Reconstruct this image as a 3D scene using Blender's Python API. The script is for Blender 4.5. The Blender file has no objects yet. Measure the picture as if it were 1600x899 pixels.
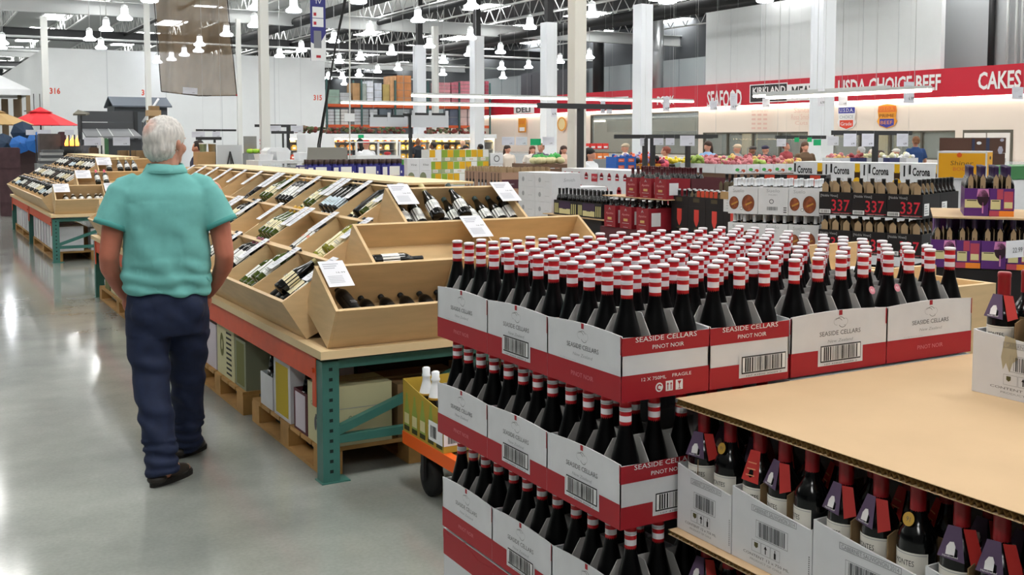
import bpy, bmesh, math, random
import numpy as np
from mathutils import Vector, Matrix, noise

# ------------------------------------------------------------------ camera
SC = bpy.context.scene
COL = SC.collection
RND = random.Random(7)
FPX, PXC, PYC, HOR, CAMH, VPX = 1670.0, 800.0, 335.0, 218.0, 1.66, -150.0
PITCH = math.atan((PYC - HOR) / FPX)
YAW = math.atan((PXC - VPX) * math.cos(PITCH) / FPX)
FW = Vector((math.sin(YAW) * math.cos(PITCH), math.cos(YAW) * math.cos(PITCH), -math.sin(PITCH)))
RT = Vector((math.cos(YAW), -math.sin(YAW), 0))
UP = RT.cross(FW)
CAMP = Vector((0, 0, CAMH))
cd = bpy.data.cameras.new('camera')
cd.sensor_width = 36.0
cd.lens = FPX / 1600 * 36.0
cd.shift_y = -(449.5 - PYC) / 1600
cd.clip_start = 0.05
cd.clip_end = 300
cam = bpy.data.objects.new('camera', cd)
COL.objects.link(cam)
cam.matrix_world = Matrix((RT, UP, -FW)).transposed().to_4x4()
cam.location = CAMP
SC.camera = cam

# ------------------------------------------------------------------ view, world
SC.view_settings.view_transform = 'Standard'
SC.view_settings.look = 'None'
SC.view_settings.gamma = 1.0
SC.view_settings.exposure = 0.0
SC.view_settings.use_curve_mapping = False
SC.cycles.use_denoising = True
SC.cycles.max_bounces = 6
SC.cycles.diffuse_bounces = 3
SC.cycles.glossy_bounces = 3
SC.cycles.transparent_max_bounces = 12
SC.cycles.sample_clamp_indirect = 6
W = bpy.data.worlds.new('world')
SC.world = W
W.use_nodes = True
W.node_tree.nodes['Background'].inputs[0].default_value = (1.0, 0.99, 0.97, 1)
W.node_tree.nodes['Background'].inputs[1].default_value = 0.06
SKYLIGHT_STRENGTH = 21.0
LAMP_STRENGTH = 13.0
STRIP_STRENGTH = 8.0

# ------------------------------------------------------------------ pixel helpers (survey of the photograph)
def ray(px, py):
    return FW + RT * ((px - PXC) / FPX) - UP * ((py - PYC) / FPX)
def atd(px, py, w):
    return CAMP + ray(px, py) * w
def atx(px, py, x):
    d = ray(px, py); return CAMP + d * (x / d.x)
def aty(px, py, y):
    d = ray(px, py); return CAMP + d * (y / d.y)
def atz(px, py, z):
    d = ray(px, py); return CAMP + d * ((z - CAMH) / d.z)

# ------------------------------------------------------------------ materials
def lin(c):
    if isinstance(c, str):
        c = c.lstrip('#')
        c = [int(c[i:i + 2], 16) / 255 for i in (0, 2, 4)]
    return tuple((x / 12.92 if x <= 0.04045 else ((x + 0.055) / 1.055) ** 2.4) for x in c)
MATS = {}
def M(name, col=None, rough=0.6, metal=0.0, spec=0.4, emit=0.0, var=0.0, scale=8.0, bump=0.0, alpha=1.0, stretch=None, coat=0.0, trans=0.0):
    if name in MATS:
        return MATS[name]
    m = bpy.data.materials.new(name)
    m.use_nodes = True
    nt = m.node_tree
    b = nt.nodes['Principled BSDF']
    c = lin(col)
    b.inputs['Base Color'].default_value = (*c, 1)
    b.inputs['Roughness'].default_value = rough
    b.inputs['Metallic'].default_value = metal
    b.inputs['Specular IOR Level'].default_value = spec
    b.inputs['Alpha'].default_value = alpha
    b.inputs['Coat Weight'].default_value = coat
    b.inputs['Transmission Weight'].default_value = trans
    if emit:
        b.inputs['Emission Color'].default_value = (*c, 1)
        b.inputs['Emission Strength'].default_value = emit
    if var or bump:
        tc = nt.nodes.new('ShaderNodeTexCoord')
        mp = nt.nodes.new('ShaderNodeMapping')
        nt.links.new(tc.outputs['Object'], mp.inputs[0])
        if stretch:
            mp.inputs['Scale'].default_value = stretch
        nz = nt.nodes.new('ShaderNodeTexNoise')
        nz.inputs['Scale'].default_value = scale
        nz.inputs['Detail'].default_value = 5
        nt.links.new(mp.outputs[0], nz.inputs['Vector'])
        if var:
            r = nt.nodes.new('ShaderNodeValToRGB')
            r.color_ramp.elements[0].position = 0.3
            r.color_ramp.elements[1].position = 0.7
            r.color_ramp.elements[0].color = (*[x * (1 - var) for x in c], 1)
            r.color_ramp.elements[1].color = (*[min(1, x * (1 + var)) for x in c], 1)
            nt.links.new(nz.outputs['Fac'], r.inputs[0])
            nt.links.new(r.outputs[0], b.inputs['Base Color'])
        if bump:
            bp = nt.nodes.new('ShaderNodeBump')
            bp.inputs['Strength'].default_value = bump
            bp.inputs['Distance'].default_value = 0.01
            nt.links.new(nz.outputs['Fac'], bp.inputs['Height'])
            nt.links.new(bp.outputs[0], b.inputs['Normal'])
    MATS[name] = m
    return m

# ------------------------------------------------------------------ mesh building
TXT = {}
def text_data(s, bold=0.0):
    if (s, bold) in TXT:
        return TXT[(s, bold)]
    cu = bpy.data.curves.new('t', 'FONT')
    cu.body = s
    cu.size = 1
    cu.resolution_u = 2
    cu.offset = bold
    ob = bpy.data.objects.new('t', cu)
    COL.objects.link(ob)
    dg = bpy.context.evaluated_depsgraph_get()
    dg.update()
    me = bpy.data.meshes.new_from_object(ob.evaluated_get(dg))
    v = [tuple(x.co) for x in me.vertices]
    f = [tuple(p.vertices) for p in me.polygons]
    bpy.data.objects.remove(ob)
    bpy.data.meshes.remove(me)
    bpy.data.curves.remove(cu)
    if v:
        xs = [a[0] for a in v]; ys = [a[1] for a in v]
        bb = (min(xs), max(xs), 0.0, 0.72)
    else:
        bb = (0, 1, 0, 1)
    TXT[(s, bold)] = (v, f, bb)
    return TXT[(s, bold)]

def frame(o, xd, yd):
    xd = Vector(xd).normalized(); yd = Vector(yd).normalized()
    zd = xd.cross(yd)
    m = Matrix((xd, yd, zd)).transposed().to_4x4()
    m.translation = Vector(o)
    return m
def FX(x, y, z): return frame((x, y, z), (0, -1, 0), (0, 0, 1))     # a face that looks towards -X (left edge at high y)
def FY(x, y, z): return frame((x, y, z), (1, 0, 0), (0, 0, 1))      # a face that looks towards -Y
def T(x, y, z): return Matrix.Translation((x, y, z))
def RZ(a): return Matrix.Rotation(a, 4, 'Z')

class MB:
    def __init__(s):
        s.v = []; s.f = []; s.m = []; s.s = []; s.mats = []
    def mi(s, mat):
        if mat not in s.mats:
            s.mats.append(mat)
        return s.mats.index(mat)
    def add(s, vs, fs, mat, X=None, smooth=False):
        o = len(s.v)
        if X is not None:
            vs = [X @ Vector(v) for v in vs]
        s.v.extend(tuple(v) for v in vs)
        ml = mat if isinstance(mat, list) else None
        k = None if ml else s.mi(mat)
        for i, f in enumerate(fs):
            s.f.append(tuple(o + j for j in f))
            s.m.append(s.mi(ml[i]) if ml else k)
            s.s.append(smooth)
        return s
    def box(s, x0, y0, z0, x1, y1, z1, mat, X=None):
        v = [(x0, y0, z0), (x1, y0, z0), (x1, y1, z0), (x0, y1, z0), (x0, y0, z1), (x1, y0, z1), (x1, y1, z1), (x0, y1, z1)]
        f = [(0, 3, 2, 1), (4, 5, 6, 7), (0, 1, 5, 4), (1, 2, 6, 5), (2, 3, 7, 6), (3, 0, 4, 7)]
        return s.add(v, f, mat, X)
    def cbox(s, cx, cy, cz, sx, sy, sz, mat, X=None):
        return s.box(cx - sx / 2, cy - sy / 2, cz - sz / 2, cx + sx / 2, cy + sy / 2, cz + sz / 2, mat, X)
    def lathe(s, prof, n, X=None, smooth=True, sx=1.0, sy=1.0):
        """prof: [(r, z, material of the band that starts here)]"""
        vs = []; fs = []; ms = []
        for (r, z, _m) in prof:
            for k in range(n):
                a = 2 * math.pi * k / n
                vs.append((r * math.cos(a) * sx, r * math.sin(a) * sy, z))
        for i in range(len(prof) - 1):
            for k in range(n):
                a, b = i * n + k, i * n + (k + 1) % n
                fs.append((a, b, b + n, a + n)); ms.append(prof[i][2])
        fs.append(tuple(range(n - 1, -1, -1))); ms.append(prof[0][2])
        o = (len(prof) - 1) * n
        fs.append(tuple(o + k for k in range(n))); ms.append(prof[-1][2] or prof[-2][2])
        return s.add(vs, fs, ms, X, smooth)
    def tube(s, p0, p1, r0, mat, n=10, r1=None, X=None, smooth=True):
        p0 = Vector(p0); p1 = Vector(p1); r1 = r0 if r1 is None else r1
        d = (p1 - p0); L = d.length
        if L < 1e-6: return s
        Q = d.to_track_quat('Z', 'Y').to_matrix().to_4x4(); Q.translation = p0
        if X is not None: Q = X @ Q
        return s.lathe([(r0, 0, mat), (r1, L, mat)], n, Q, smooth)
    def path(s, pts, r, mat, n=8, X=None):
        pts = [Vector(p) for p in pts]
        vs = []; fs = []
        for i, p in enumerate(pts):
            d = (pts[min(i + 1, len(pts) - 1)] - pts[max(i - 1, 0)])
            Q = d.to_track_quat('Z', 'Y').to_matrix()
            rr = r[i] if isinstance(r, (list, tuple)) else r
            for k in range(n):
                a = 2 * math.pi * k / n
                vs.append(p + Q @ Vector((rr * math.cos(a), rr * math.sin(a), 0)))
        for i in range(len(pts) - 1):
            for k in range(n):
                a, b = i * n + k, i * n + (k + 1) % n
                fs.append((a, b, b + n, a + n))
        fs.append(tuple(range(n - 1, -1, -1)))
        o = (len(pts) - 1) * n
        fs.append(tuple(o + k for k in range(n)))
        return s.add(vs, fs, mat, X, True)
    def prism(s, poly, z0, z1, mat, X=None, side=None):
        n = len(poly)
        vs = [(x, y, z0) for x, y in poly] + [(x, y, z1) for x, y in poly]
        fs = [tuple(range(n - 1, -1, -1)), tuple(range(n, 2 * n))]
        fs += [(k, (k + 1) % n, n + (k + 1) % n, n + k) for k in range(n)]
        ml = [mat, mat] + [side or mat] * n
        return s.add(vs, fs, ml, X)
    def poly(s, pts, mat, X=None):
        return s.add([(p[0], p[1], p[2] if len(p) > 2 else 0) for p in pts], [tuple(range(len(pts)))], mat, X)
    def quad(s, x0, y0, x1, y1, mat, X=None, z=0.0):
        return s.add([(x0, y0, z), (x1, y0, z), (x1, y1, z), (x0, y1, z)], [(0, 1, 2, 3)], mat, X)
    def text(s, t, x, y, h, mat, X=None, w=None, z=0.0, align='c', skew=0.0, bold=0.0):
        """t written in the XY plane of X: cap height h, fitted to width w when given"""
        v, f, bb = text_data(t, bold)
        k = h / 0.72
        kx = k if w is None else w / max(1e-6, bb[1] - bb[0])
        W_ = (bb[1] - bb[0]) * kx
        ox = x - (W_ / 2 if align == 'c' else (W_ if align == 'r' else 0)) - bb[0] * kx
        return s.add([(ox + a[0] * kx + skew * a[1] * k, y + a[1] * k, z) for a in v], f, mat, X)
    def disc(s, x, y, r, mat, X=None, z=0.0, n=20, ry=None):
        ry = ry or r
        return s.add([(x + r * math.cos(2 * math.pi * k / n), y + ry * math.sin(2 * math.pi * k / n), z) for k in range(n)], [tuple(range(n))], mat, X)
    def ring(s, x, y, r0, r1, mat, X=None, z=0.0, n=20, a0=0.0, a1=2 * math.pi, ry=1.0):
        vs = []; fs = []
        for k in range(n + 1):
            a = a0 + (a1 - a0) * k / n
            for r in (r0, r1):
                vs.append((x + r * math.cos(a), y + ry * r * math.sin(a), z))
        for k in range(n):
            fs.append((2 * k, 2 * k + 1, 2 * k + 3, 2 * k + 2))
        return s.add(vs, fs, mat, X)
    def barcode(s, x, y, w, h, mat, X=None, z=0.0, rnd=None):
        r = rnd or RND; u = x
        while u < x + w - 0.001:
            a = w * r.choice((0.012, 0.02, 0.035)); b = w * r.choice((0.012, 0.02, 0.03))
            s.quad(u, y, min(u + a, x + w), y + h, mat, X, z); u += a + b
        return s
    def sphere(s, c, r, mat, X=None, n=10, m=6, sz=(1, 1, 1)):
        prof = []
        for i in range(m + 1):
            t = -math.pi / 2 + math.pi * i / m
            prof.append((max(1e-4, r * math.cos(t)), r * math.sin(t), mat))
        Q = T(*c) @ Matrix.Diagonal((*sz, 1))
        if X is not None: Q = X @ Q
        return s.lathe(prof, n, Q)
    def mesh(s, name):
        me = bpy.data.meshes.new(name)
        me.from_pydata(s.v, [], s.f)
        for m in s.mats: me.materials.append(m)
        me.polygons.foreach_set('material_index', s.m)
        me.polygons.foreach_set('use_smooth', s.s)
        me.update()
        return me
    def build(s, name, parent=None, loc=None):
        return put(name, s.mesh(name), parent, loc)

def put(name, me, parent=None, loc=None, rz=0.0):
    o = bpy.data.objects.new(name, me)
    COL.objects.link(o)
    if parent is not None: o.parent = parent
    if loc is not None: o.location = loc
    if rz: o.rotation_euler = (0, 0, rz)
    return o
def tag(o, label, cat, group=None, kind=None):
    if label: o['label'] = label
    if cat: o['category'] = cat
    if group: o['group'] = group
    if kind: o['kind'] = kind
    return o
def thing(name, label, cat, loc=(0, 0, 0), rz=0.0, group=None):
    o = bpy.data.objects.new(name, None)
    o.empty_display_size = 0.1
    COL.objects.link(o)
    o.location = loc; o.rotation_euler = (0, 0, rz)
    return tag(o, label, cat, group)
def struct(name, mb):
    o = mb.build(name) if isinstance(mb, MB) else put(name, mb)
    o['kind'] = 'structure'
    return o
def copy_thing(src, loc, rz=None, label=None, mat=None):
    r = src.copy(); COL.objects.link(r)
    r.location = loc
    if rz is not None: r.rotation_euler = (0, 0, rz)
    if label: r['label'] = label
    for ch in KIDS.get(src.name, src.children):
        c = ch.copy(); COL.objects.link(c); c.parent = r
        for g in ch.children:
            d = g.copy(); COL.objects.link(d); d.parent = c
    return r
KIDS = {}
ORD = ['', 'first', 'second', 'third', 'fourth', 'fifth', 'sixth', 'seventh', 'eighth', 'ninth', 'tenth', 'eleventh', 'twelfth', 'thirteenth', 'fourteenth',
       'fifteenth', 'sixteenth', 'seventeenth', 'eighteenth', 'nineteenth', 'twentieth']
def evaluated(o, name):
    dg = bpy.context.evaluated_depsgraph_get(); dg.update()
    me = bpy.data.meshes.new_from_object(o.evaluated_get(dg))
    me.name = name
    return me
def remeshed(mb, voxel, smooth=6, name='body', factor=0.5):
    """one continuous surface from overlapping closed shapes"""
    o = mb.build(name + '_raw')
    r = o.modifiers.new('r', 'REMESH'); r.mode = 'VOXEL'; r.voxel_size = voxel; r.use_smooth_shade = True
    if smooth:
        sm = o.modifiers.new('s', 'SMOOTH'); sm.iterations = smooth; sm.factor = factor
    me = evaluated(o, name)
    bpy.data.objects.remove(o)
    me.polygons.foreach_set('use_smooth', [True] * len(me.polygons))
    return me

def part(mb, name, parent):
    """a part whose shape was given in world coordinates, under an unrotated thing"""
    o = mb.build(name, parent)
    o.location = -parent.location
    return o
# ------------------------------------------------------------------ palette
WHITE = M('paper_white', '#f0f0f0', 0.7)
CARTON_WHITE = M('carton_white', '#dcdde0', 0.65, var=0.03, scale=14)
KRAFT = M('kraft_cardboard', '#b08f64', 0.8, var=0.06, scale=10)
KRAFT_DARK = M('kraft_dark', '#8f7453', 0.85, var=0.08, scale=12)
BLACK = M('black_plastic', '#141414', 0.5)
INK = M('ink_grey', '#5b5d60', 0.7)
INK_LIGHT = M('ink_light_grey', '#a4a6aa', 0.7)
INK_BLACK = M('ink_black', '#1b1b1c', 0.7)
RED = M('label_red', '#a61b28', 0.5)
GLASS_DARK = M('dark_bottle_glass', '#08090a', 0.16, spec=0.5)
GLASS_MATTE = M('pinot_bottle_glass', '#050506', 0.28, spec=0.22)
WOOD = M('pine_plywood', '#d6b78a', 0.55, var=0.07, scale=5, stretch=(1, 1, 6))
WOOD_EDGE = M('plywood_edge', '#e3c99c', 0.6)
PALLET_WOOD = M('pallet_wood', '#b48a52', 0.75, var=0.14, scale=9)
TEAL = M('teal_rack_paint', '#3a6e65', 0.45, var=0.05, scale=20)
ORANGE = M('orange_rack_paint', '#d9532a', 0.5, var=0.05, scale=16)
STEEL = M('stainless', '#9a9a98', 0.35, metal=0.8)
DARK_METAL = M('dark_metal', '#3a3b3d', 0.5, metal=0.3)
WALL_WHITE = M('white_panel', '#e6e9ea', 0.6, var=0.015, scale=2)
WALL_CREAM = M('cream_wall', '#efe0d2', 0.6)
SIGN_RED = M('sign_red', '#c8102e', 0.35)
GREEN = M('green_card', '#12a86b', 0.6)

# ------------------------------------------------------------------ floor
def concrete():
    m = bpy.data.materials.new('polished_concrete')
    m.use_nodes = True
    nt = m.node_tree; b = nt.nodes['Principled BSDF']; L = nt.links.new
    tc = nt.nodes.new('ShaderNodeTexCoord')
    n1 = nt.nodes.new('ShaderNodeTexNoise'); n1.inputs['Scale'].default_value = 1.1; n1.inputs['Detail'].default_value = 6; n1.inputs['Roughness'].default_value = 0.6
    n2 = nt.nodes.new('ShaderNodeTexNoise'); n2.inputs['Scale'].default_value = 60; n2.inputs['Detail'].default_value = 3
    L(tc.outputs['Object'], n1.inputs['Vector']); L(tc.outputs['Object'], n2.inputs['Vector'])
    r = nt.nodes.new('ShaderNodeValToRGB')
    r.color_ramp.elements[0].position = 0.32; r.color_ramp.elements[1].position = 0.68
    r.color_ramp.elements[0].color = (*lin('#858984'), 1); r.color_ramp.elements[1].color = (*lin('#a4a7a1'), 1)
    L(n1.outputs['Fac'], r.inputs[0])
    mx = nt.nodes.new('ShaderNodeMixRGB'); mx.blend_type = 'MULTIPLY'; mx.inputs[0].default_value = 0.25
    L(r.outputs[0], mx.inputs[1]); L(n2.outputs['Fac'], mx.inputs[2])
    L(mx.outputs[0], b.inputs['Base Color'])
    mr = nt.nodes.new('ShaderNodeMapRange'); mr.inputs[3].default_value = 0.05; mr.inputs[4].default_value = 0.17
    L(n1.outputs['Fac'], mr.inputs[0]); L(mr.outputs[0], b.inputs['Roughness'])
    b.inputs['Specular IOR Level'].default_value = 0.5
    return m
mb = MB(); mb.box(-30, -8, -0.3, 60, 112, 0.0, concrete()); struct('floor', mb)

# ------------------------------------------------------------------ roof: deck, joists, girders, skylights
ROOF_Z = 8.2
DECK = M('roof_deck', '#dcdedd', 0.7, var=0.06, scale=0.6)
JOIST = M('joist_paint', '#c9cbca', 0.55)
mb = MB(); mb.box(-30, -8, ROOF_Z, 60, 112, ROOF_Z + 0.2, DECK); struct('ceiling', mb)
mb = MB(); mb.box(22, 30, ROOF_Z - 0.006, 60, 112, ROOF_Z, M('roof_insulation_black', '#2e3134', 0.8)); mb.box(-30, 60, ROOF_Z - 0.006, 22, 112, ROOF_Z, M('roof_insulation_grey', '#a3a5a6', 0.8)); struct('ceiling_insulation', mb)
SKY_E = M('skylight_panel', '#fcfbf8', 0.5, emit=SKYLIGHT_STRENGTH)
sk = MB(); sk.box(-0.65, -1.3, -0.03, 0.65, 1.3, 0, SKY_E)
skm = sk.mesh('skylight_window')
n = 0
for ix in range(-3, 9):
    for iy in range(-1, 14):
        if ix < -1 and iy < 4: continue
        o = put('window_%d' % (n + 1), skm, None, (ix * 6.0 + 1.3, iy * 7.5 + 2.2, ROOF_Z - 0.01)); o['kind'] = 'structure'; n += 1
# open web joists along the aisle, girders across it
def truss(L, h, step, r, mat):
    t = MB()
    t.cbox(0, L / 2, 0, 0.1, L, 0.07, mat); t.cbox(0, L / 2, -h, 0.09, L, 0.06, mat)
    k = int(L / step)
    for i in range(k):
        a, b = i * step, (i + 1) * step
        t.tube((0, a, -h), (0, (a + b) / 2, 0), r, mat, 5); t.tube((0, (a + b) / 2, 0), (0, b, -h), r, mat, 5)
    return t.mesh('ceiling_joist')
jm = truss(96, 0.75, 1.2, 0.022, JOIST)
for i in range(27):
    o = put('ceiling_joist', jm, None, (-22 + i * 3.0 - 0.4, 6, ROOF_Z - 0.06)); o['kind'] = 'structure'
GIRD = M('girder_paint', '#c3c6c6', 0.5)
def girder(y, z, mat, h=0.55):
    g = MB()
    g.box(-30, y - 0.16, z, 60, y + 0.16, z + 0.03, mat); g.box(-30, y - 0.16, z + h, 60, y + 0.16, z + h + 0.03, mat); g.box(-30, y - 0.02, z, 60, y + 0.02, z + h, mat)
    struct('ceiling_girder', g)
girder(47, 6.75, GIRD); girder(60, 6.75, DARK_METAL); girder(73, 6.75, GIRD); girder(86, 6.75, DARK_METAL)
# dark ducts and pipes under the roof
for (x, z, r, y0, y1) in ((15.5, 6.9, 0.22, 30, 95), (19.5, 7.1, 0.12, 30, 95), (10.4, 7.2, 0.07, 30, 95), (26, 6.7, 0.2, 28, 70), (29, 7.0, 0.12, 28, 70)):
    d = MB(); d.tube((x, y0, z), (x, y1, z), r, M('duct_black', '#1d1e20', 0.6), 12)
    tag(d.build('ceiling_duct'), None, None, kind='structure')
for (y, z, r) in ((55.5, 6.5, 0.06), (64, 6.45, 0.06), (78, 6.4, 0.07)):
    d = MB(); d.tube((-10, y, z), (50, y, z), r, M('pipe_white', '#c9cccc', 0.5), 10)
    tag(d.build('ceiling_pipe'), None, None, kind='structure')

# ------------------------------------------------------------------ walls
DARKWALL = M('far_wall_dark', '#5b5f63', 0.8)
mb = MB(); mb.box(-30, 110, 0, 60, 110.3, ROOF_Z, DARKWALL); struct('wall_back', mb)
mb = MB(); mb.box(-30.3, -8, 0, -30, 110, ROOF_Z, DARKWALL); struct('wall_left', mb)
YB = 54.0
xl = aty(72, 150, YB).x; xr = aty(508, 150, YB).x; zt = aty(100, 75.5, YB).z
mb = MB(); mb.box(xl, YB, 0, xr, YB + 0.2, zt, WALL_WHITE)
for k in range(1, 5):
    xx = xl + (xr - xl) * k / 5
    mb.box(xx - 0.02, YB - 0.012, 0, xx + 0.02, YB, zt, M('panel_seam', '#d2d6d8', 0.6))
RED_PAINT = M('stencil_red', '#d8543f', 0.7)
for s_, px, py in (('316', 86, 146.5), ('317', 229, 149), ('315', 496.5, 156.5)):
    p = aty(px, py, YB)
    mb.text(s_, 0, 0, 0.27, RED_PAINT, FY(p.x, YB - 0.005, p.z), w=0.46, bold=0.03)
struct('wall_partition', mb)
mb = MB(); mb.box(xl, YB + 0.2, 0, xl + 0.2, 95, zt, WALL_WHITE); struct('wall_partition_side', mb)

# ------------------------------------------------------------------ meat department wall on the right (runs along the aisle)
XW = 31.3
def wy(px): return atx(px, 218, XW).y
def wz(px, py): return atx(px, py, XW).z
zs0, zs1 = wz(1400, 155), wz(1300, 119.5)          # red sign band
zc = wz(1250, 206)                                  # heads of the windows
ysill = wz(1250, 262)
OPEN = [(922, 1091, wz(1000, 177)), (1098, 1262, zc), (1298, 1492, zc)]
segs = []
cur = 66.0
mb = MB()
for a, b, zh in OPEN:
    ya, yb = wy(a), wy(b)
    mb.box(XW, ya, 0, XW + 0.25, cur, zs0, WALL_CREAM)
    mb.box(XW, yb, zh, XW + 0.25, ya, zs0, WALL_CREAM)
    mb.box(XW, yb, 0, XW + 0.25, ya, 0.95, WALL_CREAM)
    cur = yb
mb.box(XW, 12, 0, XW + 0.25, cur, zs0, WALL_CREAM)
struct('wall_right', mb)
# upper white wall, step back of grey panels, dark recess
mb = MB(); mb.box(XW, wy(1466), zs1, XW + 0.2, wy(1101), ROOF_Z - 0.3, WALL_WHITE)
for k in (1140, 1186, 1230, 1345, 1400):
    mb.box(XW - 0.01, wy(k) - 0.02, zs1, XW, wy(k) + 0.02, ROOF_Z - 0.3, M('panel_seam', '#d2d6d8', 0.6))
struct('wall_right_upper', mb)
GREYP = M('grey_cooler_panel', '#9aa4a7', 0.6)
mb = MB()
mb.box(XW + 2.0, 34, 2.8, XW + 2.2, 70, 5.6, GREYP)
for k in range(34, 70, 2): mb.box(XW + 1.985, k, 2.8, XW + 2.0, k + 0.04, 5.6, M('panel_seam2', '#7f898c', 0.6))
struct('wall_right_set_back', mb)
mb = MB(); mb.box(XW + 1.6, 10, 2.8, XW + 1.8, wy(1466) + 5, ROOF_Z, M('grey_upper_wall', '#a5a8aa', 0.6)); struct('wall_right_near', mb)
mb = MB(); mb.box(XW + 6, 10, 0, XW + 6.2, 110, ROOF_Z, DARKWALL); struct('wall_right_outer', mb)
PIPEB = M('pipe_black', '#18191b', 0.5)
for px, r, mt in ((1549, 0.11, PIPEB), (1574, 0.05, GIRD), (1588, 0.05, GIRD), (1597, 0.05, GIRD)):
    p = atx(px, 60, XW + 1.45); d = MB(); d.tube((p.x, p.y, 2.9), (p.x, p.y, ROOF_Z - 0.02), r, mt, 12)
    tag(d.build('wall_pipe'), None, None, kind='structure')
for px, w in ((1027, 0.30), (935, 0.3)):
    p = atx(px, 100, XW + 0.9); d = MB(); d.tube((p.x, p.y, zs1 - 0.4), (p.x, p.y, ROOF_Z - 0.02), w, M('duct_foil', '#a8abad', 0.3, metal=0.7, bump=0.6, scale=9) if px > 1000 else PIPEB, 14)
    tag(d.build('wall_duct'), None, None, kind='structure')
# red sign band with its lettering
y_far, y_near = 62.0, 14.0
sgn = thing('department_sign', 'long red sign band with white department names above the meat counter', 'sign', (XW, 30, zs0))
mb = MB(); mb.box(XW - 0.12, y_near, zs0, XW - 0.002, y_far, zs1, SIGN_RED)
X0 = FX(XW - 0.14, 0, 0)     # local x = -y, local y = z
def wl(s_, pl, pr, pt, pb, mat, mbx=None):
    ya, yb = wy(pl), wy(pr); z0, z1 = wz((pl + pr) / 2, pb), wz((pl + pr) / 2, pt)
    (mbx or mb).text(s_, -(ya + yb) / 2, z0, z1 - z0, mat, X0, w=abs(ya - yb), z=0.009, bold=0.025 if mat in (SW, SB) else 0.0)
def wq(pl, pr, pt, pb, mat, mbx=None, z=0.0):
    ya, yb = wy(pl), wy(pr); c = (pl + pr) / 2
    (mbx or mb).quad(-ya, wz(c, pb), -yb, wz(c, pt), mat, X0, z)
SW = M('sign_white', '#f4f1f0', 0.5); SB = M('sign_black', '#2a2627', 0.5)
part(mb, 'sign_band', sgn)
mb = MB()
wl('PORK', 1030, 1057, 150, 163, SW); part(mb, 'lettering', sgn); mb = MB(); wl('SEAFOOD', 1108, 1162, 141, 167, SW); part(mb, 'lettering', sgn); mb = MB()
wq(1174, 1233, 131, 160, SW); wq(1175.5, 1232, 132.5, 158.5, SB, z=0.004); wl('KIRKLAND', 1179, 1230, 135.5, 146, SW, None)
wq(1233, 1285, 131, 157, SW); wl('MEATS', 1240, 1282, 134, 153, SB); part(mb, 'name_panel', sgn); mb = MB()
wl('USDA CHOICE BEEF', 1312, 1472, 120.5, 144, SW); part(mb, 'lettering', sgn); mb = MB(); wl('CAKES', 1530, 1597, 111, 138, SW); part(mb, 'lettering', sgn); mb = MB()
wq(806, 838, 165, 177.5, SW); wl('DELI', 810, 832, 167.5, 175.5, SB); part(mb, 'name_panel', sgn); mb = MB()
wq(940, 985, 152, 158, SW); wl('BEEF', 1000, 1018, 152, 163, SW)
part(mb, 'lettering', sgn)
# fluorescent strip under the sign
STRIP_W = M('warm_tube', '#fff1dd', 0.5, emit=STRIP_STRENGTH)
mb = MB(); mb.box(XW - 0.12, y_near, zs0 - 0.07, XW - 0.03, y_far, zs0 - 0.01, STRIP_W)
tag(mb.build('strip_light'), 'long warm white light strip under the red department sign', 'light')
# shield emblems on the cream wall
def shield(name, label, pl, pr, pt, pb, top, mid, low, txt):
    ya, yb = wy(pl), wy(pr); c = (pl + pr) / 2; z0, z1 = wz(c, pb), wz(c, pt)
    w, h = ya - yb, z1 - z0
    t = MB(); X = FX(XW - 0.03, ya, z0)
    out = [(0.5, 0.0), (0.86, 0.1), (1.0, 0.3), (0.93, 0.45), (0.97, 0.72), (0.93, 0.93), (0.7, 0.98), (0.5, 1.0), (0.3, 0.98), (0.07, 0.93), (0.03, 0.72), (0.07, 0.45), (0.0, 0.3), (0.14, 0.1)]
    t.prism([(x * w, y * h) for x, y in out], 0, 0.02, mid, X)
    t.quad(0.06 * w, 0.68 * h, 0.94 * w, 0.92 * h, top, X, 0.024); t.text(txt[0], 0.5 * w, 0.735 * h, 0.15 * h, txt[3], X, w=0.74 * w, z=0.03)
    t.text(txt[1], 0.5 * w, 0.46 * h, 0.14 * h, txt[4], X, w=0.74 * w, z=0.03)
    t.poly([(0.14 * w, 0.4 * h, 0.024), (0.14 * w, 0.14 * h, 0.024), (0.5 * w, 0.03 * h, 0.024), (0.86 * w, 0.14 * h, 0.024), (0.86 * w, 0.4 * h, 0.024)], low, X)
    t.text(txt[2], 0.5 * w, 0.18 * h, 0.15 * h, txt[5], X, w=0.6 * w, z=0.03)
    tag(t.build(name), label, 'sign')
BL = M('emblem_blue', '#3a3a9c', 0.5); OR = M('emblem_orange', '#f0a030', 0.5); RO = M('emblem_red', '#e2492f', 0.5)
shield('shield_emblem', 'white blue and red shield emblem on the cream wall, left of the orange shield', 1309, 1338, 165, 203, BL, SW, RO, ('U.S.D.A.', 'CHOICE', 'Grade', SW, INK_LIGHT, SW))
shield('shield_emblem', 'orange and blue shield emblem lettered PRIME BEEF on the cream wall', 1371, 1402, 163, 201, M('emblem_red2', '#e8742c', 0.5), OR, BL, ('U.S.D.A.', 'PRIME', 'BEEF', OR, M('emblem_brown', '#7a3d1a', 0.5), OR))
mb = MB(); wq(813, 825, 185, 207, OR, mb, 0.0); wq(815, 823, 199, 205, SW, mb, 0.004); wl('X X X', 815, 823, 188, 194, RO, mb)
tag(mb.build('wall_poster'), 'small orange poster on the cream wall below the DELI sign', 'poster')
mb = MB(); ya, yb = wy(874), wy(888); mb.disc(-(ya + yb) / 2, wz(881, 194), abs(ya - yb) / 2, OR, X0, ry=(wz(881, 183) - wz(881, 205)) / 2, n=24)
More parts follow.
